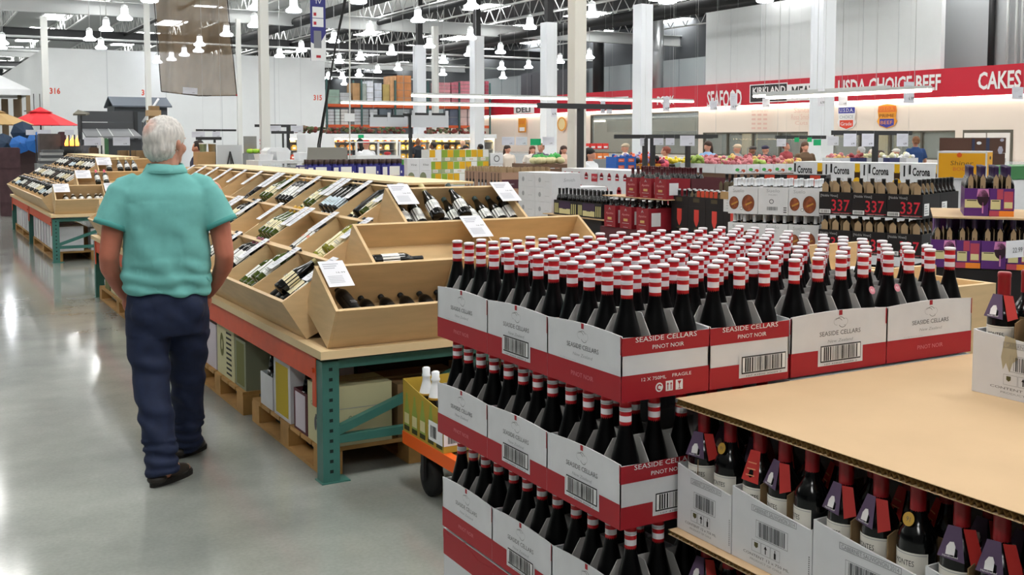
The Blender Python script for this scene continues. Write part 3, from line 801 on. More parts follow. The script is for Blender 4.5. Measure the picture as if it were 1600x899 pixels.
# two award stickers on bottles at the right
for px, py in ((1374, 452), (1413, 458)):
    p = aty(px, py, SY + 0.004)
    bs = [o for o in bpy.data.objects if o.name.startswith('pinot_bottle') and o.location.z > 1 and abs(o.location.y - (SY + 0.042)) < 0.02]
    b = min(bs, key=lambda o: abs(o.location.x - p.x)); a_ = b.rotation_euler.z
    o = put('award_sticker', PKM, b); o.matrix_local = RZ(-a_) @ T(0.008, -0.027, 0.205) @ Matrix.Rotation(-0.35, 4, 'X')
def make_pallet(x0, y0, x1, y1, h=0.1, label='', group='wooden pallets', along='y'):
    """boards on top, stringer blocks, bottom boards"""
    cx, cy = (x0 + x1) / 2, (y0 + y1) / 2
    t = thing('pallet', label, 'pallet', (cx, cy, 0), 0, group)
    w, l = x1 - x0, y1 - y0
    d = MB(); n = 7
    for k in range(n):
        u = -l / 2 + (l / n) * k
        d.box(-w / 2, u + 0.006, h - 0.02, w / 2, u + l / n - 0.014, h, PALLET_WOOD)
    d.build('deck_board', t)['kind'] = 'stuff'
    for i in range(3):
        for j in range(3):
            b = MB(); x = (-w / 2 + 0.05, 0, w / 2 - 0.05)[i]; y = (-l / 2 + 0.07, 0, l / 2 - 0.07)[j]
            b.box(x - 0.05, y - 0.07, 0.018, x + 0.05, y + 0.07, h - 0.02, PALLET_WOOD); b.build('block', t)
    for i in range(3):
        b = MB(); x = (-w / 2 + 0.05, 0, w / 2 - 0.05)[i]; b.box(x - 0.05, -l / 2, 0, x + 0.05, l / 2, 0.018, PALLET_WOOD); b.build('bottom_board', t)
    return t
make_pallet(SX + 0.02, SY + 0.01, bx + 0.73, SY + 1.01, 0.099, 'wooden pallet under the pinot noir stack')
# ------------------------------------------------------------------ cabernet stack under a cardboard sheet, front right
CAB_RED = M('cab_capsule', '#931a21', 0.35); CREAM = M('label_cream', '#e9e4da', 0.65); TAG_P = M('tag_purple', '#5d4a66', 0.5); TAG_R = M('tag_red', '#c2342f', 0.5); GOLD = M('seal_gold', '#c9a048', 0.4)
MX, MY1 = 1.628, 2.044
b = MB()
b.lathe([(0.03, 0, GLASS_DARK), (0.0368, 0.005, GLASS_DARK), (0.0372, 0.02, GLASS_DARK), (0.0372, 0.183, GLASS_DARK), (0.0362, 0.193, GLASS_DARK), (0.032, 0.205, GLASS_DARK), (0.0235, 0.218, GLASS_DARK), (0.017, 0.23, GLASS_DARK), (0.0148, 0.245, GLASS_DARK), (0.014, 0.297, GLASS_DARK)], 24)
BB = b.mesh('glass_body')
b = MB(); b.lathe([(0.0155, 0.222, CAB_RED), (0.0152, 0.235, CAB_RED), (0.0152, 0.285, CAB_RED), (0.016, 0.288, CAB_RED), (0.016, 0.297, CAB_RED), (0.0135, 0.2995, CAB_RED)], 18)
BC = b.mesh('capsule')
def curved_label(r, z0, z1, a0, a1, mat, txt=(), n=12):
    m = MB(); vs = []; fs = []
    for k in range(n + 1):
        a = a0 + (a1 - a0) * k / n
        vs += [(r * math.cos(a), r * math.sin(a), z0), (r * math.cos(a), r * math.sin(a), z1)]
    for k in range(n): fs.append((2 * k, 2 * k + 2, 2 * k + 3, 2 * k + 1))
    m.add(vs, fs, mat, None, True)
    for (s_, zc_, h, mt, wd_) in txt:
        v, f, bb = text_data(s_); k = h / 0.72; kx = wd_ / (bb[1] - bb[0]); am = (a0 + a1) / 2
        m.add([((r + 0.0006) * math.cos(am + ((q[0] - (bb[0] + bb[1]) / 2) * kx) / r), (r + 0.0006) * math.sin(am + ((q[0] - (bb[0] + bb[1]) / 2) * kx) / r), zc_ + q[1] * k) for q in v], f, mt)
    return m
m = curved_label(0.0376, 0.07, 0.168, math.pi - 1.25, math.pi + 1.25, CREAM, (('MONTES', 0.142, 0.011, INK_BLACK, 0.042), ('ALPHA', 0.125, 0.006, INK, 0.02), ('Cabernet Sauvignon', 0.095, 0.005, INK, 0.034)))
mm = curved_label(0.0379, 0.1635, 0.1647, math.pi - 1.2, math.pi + 1.2, INK_LIGHT)
BL_ = m.mesh('label'); BL2 = mm.mesh('label_border')
tg = MB()    # folded neck tag
tg.prism([(-0.012, 0.258), (0.012, 0.258), (0.026, 0.196), (-0.024, 0.2)], -0.001, 0, TAG_P, frame((-0.101, 0.006, 0), (0, -1, 0), (0.34, 0, 1)))
X = frame((-0.1022, 0.006, 0), (0, -1, 0), (0.34, 0, 1))
tg.prism([(-0.009, 0.206), (0.007, 0.206), (0.007, 0.222), (0.003, 0.23), (-0.004, 0.229), (-0.009, 0.22)], -0.0001, 0.0006, SW, X); tg.text('Handcrafted', 0, 0.2015, 0.004, SW, X, w=0.028, z=0.0008)
tg.prism([(0, 0.258), (0.022, 0.256), (0.03, 0.2), (0.006, 0.192)], -0.001, 0, TAG_R, frame((-0.0815, -0.0705, 0), (0.72, -0.72, 0), (0.24, 0.24, 1)))
TG = tg.mesh('neck_tag')
tr = MB(); tr.prism([(-0.013, 0.262), (0.013, 0.262), (0.024, 0.19), (-0.022, 0.193)], -0.001, 0, TAG_R, frame((-0.101, 0, 0), (0, -1, 0), (0.34, 0, 1)))
X = frame((-0.1022, 0, 0), (0, -1, 0), (0.34, 0, 1))
for k in range(3): tr.quad(-0.012, 0.205 + 0.014 * k, 0.011, 0.2075 + 0.014 * k, M('tag_text', '#e9a27a', 0.5), X, 0.0003)
TR = tr.mesh('neck_tag')
sl = MB(); sl.disc(0, 0, 0.0135, GOLD, frame((-0.0265, 0, 0.228), (0, -1, 0), (0.3, 0, 1)), n=20); sl.text('91', 0, -0.004, 0.009, INK, frame((-0.0270, 0, 0.228), (0, -1, 0), (0.3, 0, 1)))
SL = sl.mesh('gold_seal')
def cab_bottle(x, y, z, rz, kind, label):
    t = thing('cabernet_bottle', label, 'wine bottle', (x, y, z), rz, 'cabernet bottles under the cardboard sheet')
    put('glass_body', BB, t); put('capsule', BC, t); l_ = put('label', BL_, t); put('label_border', BL2, l_)
    if kind == 'tag': put('neck_tag', TG, t)
    elif kind == 'red': put('neck_tag', TR, t)
    elif kind == 'seal': put('gold_seal', SL, t)
def cab_case(y1, y0, z, label, depth=0.25, zt=(0.163, 0.140), x0=None, tear=False):
    """white open tray, long side to the aisle; y1 is its far end"""
    l = y1 - y0 - 0.003
    x = (MX if x0 is None else x0)
    t = thing('wine_case', label, 'wine case', (x, y1, z), 0, 'open white cabernet cases')
    m = MB(); X = frame((0, 0, 0), (0, -1, 0), (0, 0, 1)); th = 0.004
    m.prism([(0, 0), (l, 0), (l, zt[1]), (l * 0.97, zt[1] - 0.004), (l * 0.5, (zt[0] + zt[1]) / 2 - 0.005), (l * 0.03, zt[0] - 0.002), (0, zt[0])], -th, 0, CARTON_WHITE, X)
    Xf = frame((0, -l, 0), (1, 0, 0), (0, 0, 1)); m.prism([(th, 0), (depth, 0), (depth, zt[1] - 0.01), (th, zt[1] - 0.01)], -th, 0, CARTON_WHITE, Xf)
    m.box(th, -th, 0, depth, 0, zt[0], CARTON_WHITE); m.box(depth - th, -l + th, 0, depth, -th, 0.15, CARTON_WHITE); m.box(th, -l + th, 0, depth - th, -th, 0.004, CARTON_WHITE)
    e = 0.0008; g_ = M('print_grey', '#8f9194', 0.7)
    k = l / 0.25
    def outline(a, b, c_, d, w=0.0012):
        m.quad(a, b, c_, b + w, g_, X, e); m.quad(a, d - w, c_, d, g_, X, e); m.quad(a, b, a + w, d, g_, X, e); m.quad(c_ - w, b, c_, d, g_, X, e)
    outline(l * 0.26, 0.125, l * 0.82, 0.139); m.text('CABERNET SAUVIGNON 2014', l * 0.54, 0.1275, 0.009, g_, X, w=l * 0.52, z=e)
    outline(l * 0.32, 0.068, l * 0.72, 0.108, 0.001); m.barcode(l * 0.35, 0.071, l * 0.34, 0.034, INK, X, e, random.Random(3))
    for q in range(3):
        a = l * (0.27 + 0.12 * q); outline(a, 0.034, a + l * 0.115, 0.06, 0.0008)
        if q == 0: m.poly([(a + 0.008, 0.056, e), (a + 0.008, 0.047, e), (a + 0.014, 0.043, e), (a + 0.02, 0.047, e), (a + 0.02, 0.056, e)], M('print_olive', '#57532f', 0.7), X)
        elif q == 1: m.quad(a + 0.0125, 0.038, a + 0.0155, 0.05, INK_BLACK, X, e); m.poly([(a + 0.009, 0.049, e), (a + 0.019, 0.049, e), (a + 0.014, 0.057, e)], INK_BLACK, X)
        else: m.quad(a + 0.0105, 0.037, a + 0.0165, 0.05, INK_BLACK, X, e); m.quad(a + 0.0125, 0.05, a + 0.0145, 0.057, INK_BLACK, X, e)
    m.text('CONTENT 12 x 750 ML', l * 0.45, 0.022, 0.006, INK, X, w=l * 0.58, z=e); m.text('PRODUCT OF CHILE', l * 0.45, 0.012, 0.005, g_, X, w=l * 0.4, z=e)
    for q in range(14): m.quad(l * 0.965, 0.018 + q * 0.0045, l * 0.978, 0.0205 + q * 0.0045, INK, X, e)
    if tear:
        TN = M('torn_board', '#b2a98f', 0.85)
        m.poly([(0.08, 0.1, e), (0.086, 0.07, e), (0.094, 0.088, e), (0.104, 0.066, e), (0.112, 0.09, e), (0.125, 0.1, e), (0.118, 0.15, e), (0.09, 0.155, e)], TN, X)
    m.build('tray', t)
    d = MB(); h = 0.19
    for q in (1, 2):
        y = -l * q / 3; d.prism([(0.008, 0.005), (depth - 0.008, 0.005), (depth - 0.008, h), (0.03, h + 0.004), (0.008, h - 0.004)], -0.001, 0.001, KRAFT_DARK, frame((0, y, 0), (1, 0, 0), (0, 0, 1)))
    for q in (1, 2):
        xx = depth * q / 3; d.box(xx - 0.001, -l + 0.008, 0.005, xx + 0.001, -0.008, h, KRAFT_DARK)
    d.build('divider', t)
    return l
ZC = 0.704
kinds = ['tag', 'seal', 'red', 'tag', 'plain', 'tag', 'tag', 'seal', 'tag', 'tag', 'plain', 'red', 'tag', 'tag', 'seal']
ys = [2.042, 1.842, 1.590, 1.308, 1.05, 0.80]
n = 0
cname = ['first', 'second', 'third', 'fourth', 'fifth']
for k in range(5):
    nb = 2 if k == 0 else 3
    l = cab_case(ys[k], ys[k + 1], ZC, 'open white cabernet case, %s from the far end under the cardboard sheet' % cname[k])
    for i in range(2 if k < 4 else 1):
        for j in range(nb):
            y = ys[k] - (j + 0.5) * (l / nb) * 0.97 - 0.003 * (1 if nb == 3 else 0)
            x = MX + 0.25 * (i + 0.5) / 3
            kd = kinds[n % len(kinds)] if i == 0 else RND.choice(['tag', 'red', 'plain'])
            if i == 0: n += 1
            desc = {'tag': 'purple and red neck tag', 'seal': 'round gold seal', 'red': 'red neck tag', 'plain': 'plain red capsule'}[kd]
            cab_bottle(x, y, ZC + 0.0045, RND.uniform(-0.5, 0.5) if i == 0 else RND.uniform(-0.9, 0.9), kd, 'cabernet bottle with %s, %s from far end, %s row, %s case' % (desc, ORD[j + 1], ORD[i + 1], cname[k]))
# the layer below and its sheet, then plain lower cartons on a pallet
def sheet(x0, y0, z, x1, y1, th, label, edge=True):
    t = thing('cardboard_sheet', label, 'cardboard sheet', (x0, y0, z))
    SH = M('sheet_cardboard', '#c4a681', 0.75, var=0.05, scale=4)
    m = MB(); m.box(0, 0, th - 0.0015, x1 - x0, y1 - y0, th, SH); m.box(0, 0, 0, x1 - x0, y1 - y0, 0.0015, SH); m.build('liner', t)
    f = MB(); CO = M('corrugation', '#94733f', 0.85)
    if edge:
        # wavy fluting, seen along the edge facing the aisle
        N = int((y1 - y0) / 0.014); vs = []; fs = []
        for k in range(2 * N + 1):
            y = (y1 - y0) * k / (2 * N); z_ = 0.0018 + (th - 0.0036) * (0.5 + 0.5 * math.sin(math.pi * k))
            z_ = 0.0018 if k % 2 == 0 else th - 0.0018
            vs += [(0.0012, y, z_), (0.25, y, z_)]
        for k in range(2 * N): fs.append((2 * k, 2 * k + 2, 2 * k + 3, 2 * k + 1))
        f.add(vs, fs, CO)
    f.box(0.26, 0.002, 0.0016, x1 - x0 - 0.002, y1 - y0 - 0.002, th - 0.0016, CO)
    f.build('corrugated_core', t)
    return t
sheet(MX - 0.006, 0.55, 1.0105, MX + 1.25, MY1 + 0.001, 0.0175, 'big tan cardboard sheet lying on the cabernet bottles, corrugated edge to the aisle')
sheet(MX - 0.026, 0.55, ZC - 0.0135, MX + 1.25, MY1 - 0.0, 0.0125, 'lower cardboard sheet under the white cabernet cases')
for k in range(4):
    plain_carton(MX + 0.256, 0.80 + 0.31 * k, ZC, MX + 1.2, 1.105 + 0.31 * k, ZC + 0.31, 'closed white carton inside the cabernet stack, %s row' % ORD[k + 1])
# lower layer: only its far bottles show under the sheet
ZD = ZC - 0.0135 - 0.305
l = cab_case(ys[0], ys[1] - 0.05, ZD, 'open white cabernet case in the lower layer, below the second sheet', x0=MX + 0.02)
for j in range(3):
    for i in range(2): cab_bottle(MX + 0.02 + 0.25 * (i + 0.5) / 3, ys[0] - (j + 0.5) * l / 3 * 0.98, ZD + 0.0045, 0.2 - 0.3 * j, ['tag', 'plain', 'seal'][j], 'cabernet bottle in the lower layer below the sheet, %s from far end, %s row' % (ORD[j + 1], ORD[i + 1]))
plain_carton(MX + 0.02, 0.8, ZD, MX + 1.2, ys[1] - 0.06, ZD + 0.304, 'white carton in the lower layer of the cabernet stack')
plain_carton(MX + 0.29, ys[1] - 0.055, ZD, MX + 1.2, ys[0], ZD + 0.304, 'white carton behind the lower cabernet bottles')
plain_carton(MX + 0.02, 0.8, 0.1, MX + 1.2, ys[0], ZD - 0.002, 'white carton at the bottom of the cabernet stack')
make_pallet(MX + 0.01, 0.78, MX + 1.22, ys[0] + 0.0, 0.1, 'wooden pallet under the cabernet stack')
# the torn white case on top of the sheet, at the right edge
TX, TY, TZ = 2.318, 1.738, 1.0285
cab_case(TY, TY - 0.33, TZ, 'torn white cabernet case standing on the cardboard sheet at the right edge', 0.26, (0.158, 0.139), TX, True)
for i, (dx, dy, kd, rz, ds) in enumerate(((0.045, -0.05, 'tag', 0.1, 'purple neck tag, nearest the torn corner'), (0.13, -0.055, 'seal', 1.5, 'dark capsule seal, in the second row'), (0.046, -0.17, 'red', -0.3, 'red neck tag, at the right edge'), (0.13, -0.17, 'tag', 0.6, 'purple tag at the right edge, second row'))):
    cab_bottle(TX + dx, TY + dy, TZ + 0.0045, rz, kd, 'cabernet bottle in the torn white case with %s' % ds)
# ------------------------------------------------------------------ lying display bottles
def lying_bottle(glass, label, cap, kind='bordeaux', lz=(0.05, 0.15), dot=None, wrap=2 * math.pi, lr=None):
    m = MB()
    if kind == 'bordeaux':
        pr = [(0.03, 0), (0.0365, 0.005), (0.037, 0.02), (0.037, 0.18), (0.034, 0.2), (0.022, 0.222), (0.0155, 0.238), (0.0145, 0.25), (0.0145, 0.297)]
    else:
        pr = [(0.03, 0), (0.0385, 0.006), (0.039, 0.02), (0.039, 0.125), (0.036, 0.15), (0.028, 0.18), (0.02, 0.21), (0.0155, 0.235), (0.0145, 0.25), (0.0145, 0.297)]
    m.lathe([(r, z, glass) for r, z in pr], 14)
    r0 = pr[2][0] + 0.0006
    n = 12
    vs = []; fs = []
    for k in range(n + 1):
        a = -wrap / 2 + wrap * k / n
        vs += [(r0 * math.cos(a), r0 * math.sin(a), lz[0]), (r0 * math.cos(a), r0 * math.sin(a), lz[1] if kind == 'bordeaux' else min(lz[1], 0.123))]
    for k in range(n): fs.append((2 * k, 2 * k + 2, 2 * k + 3, 2 * k + 1))
    m.add(vs, fs, label, None, True)
    if dot: m.disc(0, 0, 0.012, dot, frame((r0 + 0.0012, 0, (lz[0] + lz[1]) / 2 + 0.02), (0, 1, 0), (0, 0, 1)), n=12); 
    for q in range(2): m.quad(-0.018, lz[0] + 0.022 + q * 0.012, 0.018, lz[0] + 0.026 + q * 0.012, INK_LIGHT, frame((r0 + 0.0012, 0, 0), (0, 1, 0), (0, 0, 1)))
    m.lathe([(0.0155, 0.222 if kind == 'bordeaux' else 0.235, cap), (0.0155, 0.285, cap), (0.0162, 0.29, cap), (0.0162, 0.298, cap), (0.013, 0.3, cap)], 12)
    return m.mesh('wine_bottle')
GL_G = M('green_bottle_glass', '#3c4a12', 0.12, spec=0.6); GL_YG = M('yellow_green_glass', '#7d7c1e', 0.12, spec=0.6)
LB_W = M('bottle_label_white', '#eeeeea', 0.6); LB_C = M('bottle_label_cream', '#eee3bd', 0.6); CP_G = M('capsule_gold', '#d8a93c', 0.35, metal=0.2); CP_C = M('capsule_cream', '#dfd29a', 0.45)
CP_K = M('capsule_black', '#17181a', 0.35); CP_P = M('capsule_plum', '#8a4a55', 0.45); CP_O = M('capsule_orange_gold', '#e0a860', 0.4); CP_GR = M('capsule_grey', '#8f8a86', 0.4); CP_GN = M('capsule_green', '#3a4f4d', 0.35); LB_BL = M('label_blue_white', '#cfe0ea', 0.6); CP_RD = M('capsule_rose', '#d8556a', 0.4)
KIND = {
    'cream_big': (lying_bottle(GLASS_DARK, LB_C, CP_C, 'burgundy'), 'dark bottle with cream label and cream capsule'),
    'white_dark': (lying_bottle(GLASS_DARK, LB_W, CP_K), 'dark bottle with white label and black capsule'),
    'green_white': (lying_bottle(GL_G, LB_W, CP_K), 'green bottle with white label and dark capsule'),
    'plum': (lying_bottle(GLASS_DARK, LB_W, CP_P), 'dark bottle with plum capsule'),
    'ygreen': (lying_bottle(GL_YG, LB_C, CP_K, lz=(0.03, 0.14)), 'yellow-green bottle with cream label and dark capsule'),
    'dot': (lying_bottle(GLASS_DARK, LB_W, CP_K, lz=(0.03, 0.17), dot=M('dot_coral', '#f0907a', 0.6)), 'dark bottle with coral-dotted white label'),
    'gold': (lying_bottle(GL_G, LB_C, CP_G, 'burgundy'), 'green bottle with cream label and gold capsule'),
    'orange': (lying_bottle(GLASS_DARK, LB_W, CP_O), 'dark bottle with white label and orange-gold capsule'),
    'thin_blue': (lying_bottle(GLASS_DARK, LB_BL, CP_K, lz=(0.02, 0.1)), 'dark bottle with pale blue label'),
    'cream': (lying_bottle(GLASS_DARK, LB_C, CP_K), 'dark bottle with cream label and black capsule'),
    'cream_cap': (lying_bottle(GL_G, LB_C, CP_C, 'burgundy'), 'green bottle with cream label and cream capsule'),
    'grey': (lying_bottle(GLASS_DARK, M('label_dark', '#3a2f2c', 0.6), CP_GR), 'black bottle with grey capsule'),
    'allblack': (lying_bottle(GLASS_MATTE, M('label_black2', '#1d1a18', 0.6), CP_K), 'all black bottle'),
    'greencap': (lying_bottle(GLASS_DARK, LB_W, CP_GN, 'burgundy'), 'dark bottle with white label and blue-green capsule'),
    'goldcap': (lying_bottle(GLASS_DARK, LB_W, CP_C, 'burgundy'), 'dark bottle with white label and straw capsule'),
    'rose': (lying_bottle(GLASS_DARK, LB_W, CP_RD), 'bottle with rose-red capsule'),
    'whitecap': (lying_bottle(GLASS_DARK, LB_W, LB_W), 'dark bottle with white capsule'),
}
# tilted trough profile (u inward from the deck edge, z above the deck)
BF, BM_, BT, FT = (0.0, 0.0), (0.31, 0.15), (0.172, 0.382), (-0.125, 0.197)
TH = 0.016
ANG = math.atan2(BM_[1] - BF[1], BM_[0] - BF[0])
NRM = Vector((-math.sin(ANG), math.cos(ANG)))
DIRU = Vector((math.cos(ANG), math.sin(ANG)))
LIFT = {}
def lkey(X): return tuple(round(c, 3) for c in X.translation)
def trough(name, label, X, L, divs, group, lift=0.0):
    """X: local (u, v, z) -> world; v runs along the trough 0..L"""
    LIFT[lkey(X)] = lift
    t = thing(name, label, 'display bin', X @ Vector((0, 0, 0)), 0, group)
    Q = T(*(-t.location)) @ X
    def slab(a, b, off, nm, mat=WOOD, m=None):
        d = Vector((b[0] - a[0], b[1] - a[1])); d.normalize(); nn = Vector((-d.y, d.x)) * off
        p = MB(); p.prism([(a[0], a[1]), (b[0], b[1]), (b[0] + nn.x, b[1] + nn.y), (a[0] + nn.x, a[1] + nn.y)], TH + 0.0006, L - TH - 0.0006, mat, Q @ PM); p.build(nm, t)
    PM = Matrix(((1, 0, 0, 0), (0, 0, 1, 0), (0, 1, 0, 0), (0, 0, 0, 1)))   # prism (x, y, z) -> (u, v, z) = (x, z, y)
    slab(BF, FT, -TH, 'front_panel'); slab(Vector(BF) + NRM * lift, Vector(BM_) + NRM * lift, TH, 'base_panel'); slab(BM_, BT, TH, 'back_panel')
    e = [(BF[0] + 0.02, BF[1] + 0.03), (BM_[0] - 0.022, BM_[1] + 0.008), (BT[0] - 0.014, BT[1] - 0.012), (FT[0] + 0.02, FT[1] + 0.005)]
    for k, v in enumerate(divs):
        end = k in (0, len(divs) - 1)
        poly = [BF, BM_, BT, FT] if end else e
        a = v if k < len(divs) - 1 else v - TH
        p = MB(); p.prism(poly, a, a + TH * (1 if end else 0.7), WOOD, Q @ PM); p.build('end_panel' if end else 'divider', t)
    return t
CARD_W = M('price_card_white', '#e4e4ea', 0.65)
def bin_card(X, v, w=0.09, name='price_card', label='', group='', down=0.2):
    """card folded over the slanted top edge of a divider"""
    d = Vector((FT[0] - BT[0], FT[1] - BT[1])); d.normalize()
    a = Vector(BT) + Vector((0.004, 0.012)); b = a + d * down
    n_ = Vector((-d.y, d.x)); n_ = n_ if n_.y > 0 else -n_
    a = a + n_ * 0.008; b = b + n_ * 0.008
    m = MB()
    P0 = X @ Vector((a.x, v, a.y)); 
    xd = (X @ Vector((0, 1, 0)) - X @ Vector((0, 0, 0))); yd = (X @ Vector((a.x, 0, a.y)) - X @ Vector((b.x, 0, b.y)))
    if xd.cross(yd).z < 0: xd = -xd
    F = frame((0, 0, 0), xd, yd); L = (a - b).length
    m.box(-w / 2, -L, 0, w / 2, 0, 0.002, CARD_W, F)
    for i in range(3): m.quad(-w * 0.38, -L * (0.15 + 0.08 * i), w * (0.25 - 0.1 * i), -L * (0.15 + 0.08 * i) + 0.007, CARD_INK, F, 0.003)
    m.text('16.99', w * 0.2, -L * 0.5, 0.012, INK, F, w=w * 0.35, z=0.003)
    for i in range(5): m.quad(-w * 0.38, -L * (0.62 + 0.06 * i), w * 0.2, -L * (0.62 + 0.06 * i) + 0.004, CARD_INK, F, 0.003)
    tag(m.build(name, None, P0), label, 'price card', group)
WHITES = ('cream_big', 'green_white', 'ygreen', 'gold', 'orange', 'cream', 'cream_cap', 'goldcap', 'greencap', 'thin_blue')
def lay(X, v, kind, label, layer=0, su=0.02, tilt=0.0, group='bottles lying in the wine bins', spin=None):
    off = 0.016 + 0.04 + layer * 0.062 + LIFT[lkey(X)]
    p = Vector(BF) + DIRU * (su + 0.02 + layer * 0.015) + NRM * off
    e_ = 0.17 if LIFT[lkey(X)] > 0.085 else 0.0
    dr = Vector((math.cos(ANG + e_), math.sin(ANG + e_))); nr = Vector((-dr.y, dr.x))
    P = X @ Vector((p.x, v, p.y)); Q_ = X @ Vector((p.x + dr.x, v + tilt, p.y + dr.y))
    zd = (Q_ - P).normalized(); upn = (X.to_3x3() @ Vector((nr.x, 0, nr.y))).normalized()
    xd = (upn - zd * upn.dot(zd)).normalized(); yd = zd.cross(xd)
    R = Matrix((xd, yd, zd)).transposed()
    a = RND.uniform(-0.5, 0.5) if spin is None else spin
    me, ds = KIND[kind]
    o = put('white_wine_bottle' if kind in WHITES else 'red_wine_bottle', me, None, P)
    o.rotation_euler = (R @ Matrix.Rotation(a, 3, 'Z')).to_euler()
    return tag(o, ds + label, 'wine bottle', group)
def fill(X, v0, v1, kind, text, n1=None, n2=0, kinds2=None, pitch=0.081, skip=()):
    n = n1 or int((v1 - v0 - 0.03) / pitch)
    m0 = (v0 + v1) / 2 - (n - 1) * pitch / 2
    if n1: m0 = v0 + 0.055
    for i in range(n):
        if i in skip: continue
        lay(X, m0 + i * pitch, kind, ', %s in %s' % (ORD[i + 1], text))
    for i in range(n2):
        lay(X, m0 + (i + 0.5) * pitch, kinds2 or kind, ', %s on top, %s' % (ORD[i + 1], text), layer=1)

def rack_frame(x0, y0, x1, y1, label, bays=2):
    t = thing('pallet_rack', label, 'rack', (x0, y0, 0), 0, 'low pallet racks')
    w, l = x1 - x0, y1 - y0
    PW = 0.085
    HOLE = M('rack_hole', '#10201d', 0.8)
    for k in range(bays + 1):
        y = min(l * k / bays, l - PW)
        for side in (0, 1):
            x = -0.0 if side == 0 else w - PW
            u = MB(); u.box(x, y, 0.006, x + PW, y + PW, 0.595, TEAL)
            u.box(x - 0.01, y - 0.01, 0, x + PW + 0.05, y + PW + 0.01, 0.006, TEAL)
            if k == 0:
                for h in range(11): u.quad(-0.009 + x + PW / 2, 0.05 + h * 0.05, x + PW / 2 + 0.009, 0.066 + h * 0.05, HOLE, FY(0, y - 0.0012, 0))
            u.build('upright', t)
        if k in (0, bays):
            b = MB(); b.box(PW, y + 0.02, 0.185, w - PW, y + 0.06, 0.225, TEAL); b.build('horizontal_brace', t)
            b = MB(); b.box(PW, y + 0.015, 0.555, w - PW, y + 0.065, 0.598, TEAL); b.build('top_brace', t)
            b = MB(); D = frame((PW, y + 0.02, 0.245), (1.05, 0, 0.36), (0, 1, 0)); b.box(0, 0, -0.02, 1.12, 0.04, 0.02, TEAL, D); b.build('diagonal_brace', t)
            b = MB(); D = frame((w - PW, y + 0.02, 0.245), (-1.05, 0, 0.36), (0, -1, 0)); b.box(0, -0.04, -0.02, 1.12, 0, 0.02, TEAL, D); b.build('diagonal_brace', t)
        if k < bays:
            ya = l * k / bays + PW; yb = l * (k + 1) / bays - (PW if k == bays - 1 else 0)
            for side in (0, 1):
                x = 0.004 if side == 0 else w - 0.05
                b = MB(); b.box(x, ya, 0.485, x + 0.045, yb, 0.612, ORANGE); b.box(x - 0.008, ya - 0.0, 0.36, x, ya + 0.05, 0.60, ORANGE); b.box(x - 0.008, yb - 0.05, 0.36, x, yb, 0.60, ORANGE)
                if side == 0: b.box(x - 0.02, ya + 0.01, 0.53, x - 0.006, ya + 0.03, 0.55, ORANGE)
                b.build('beam', t)
    d = MB(); d.box(-0.012, -0.03, 0.613, w + 0.012, l + 0.03, 0.628, WOOD); d.build('deck_panel', t)
    fr = MB(); z0, z1 = 0.615, 0.655
    fr.box(-0.02, -0.04, z0, w + 0.02, -0.0, z1, WOOD_EDGE); fr.box(-0.02, l, z0, w + 0.02, l + 0.04, z1, WOOD_EDGE); fr.box(-0.02, 0, z0, 0.02, l, z1, WOOD_EDGE); fr.box(w - 0.02, 0, z0, w + 0.02, l, z1, WOOD_EDGE)
    fr.build('deck_rim', t)
    tp = MB(); tp.box(0.02, 0, 0.628, w - 0.02, l, 0.6545, WOOD); tp.build('deck_board', t)
    return t
SD, SZ = 0.325, 0.172       # step of the tiers
DZ = 0.656
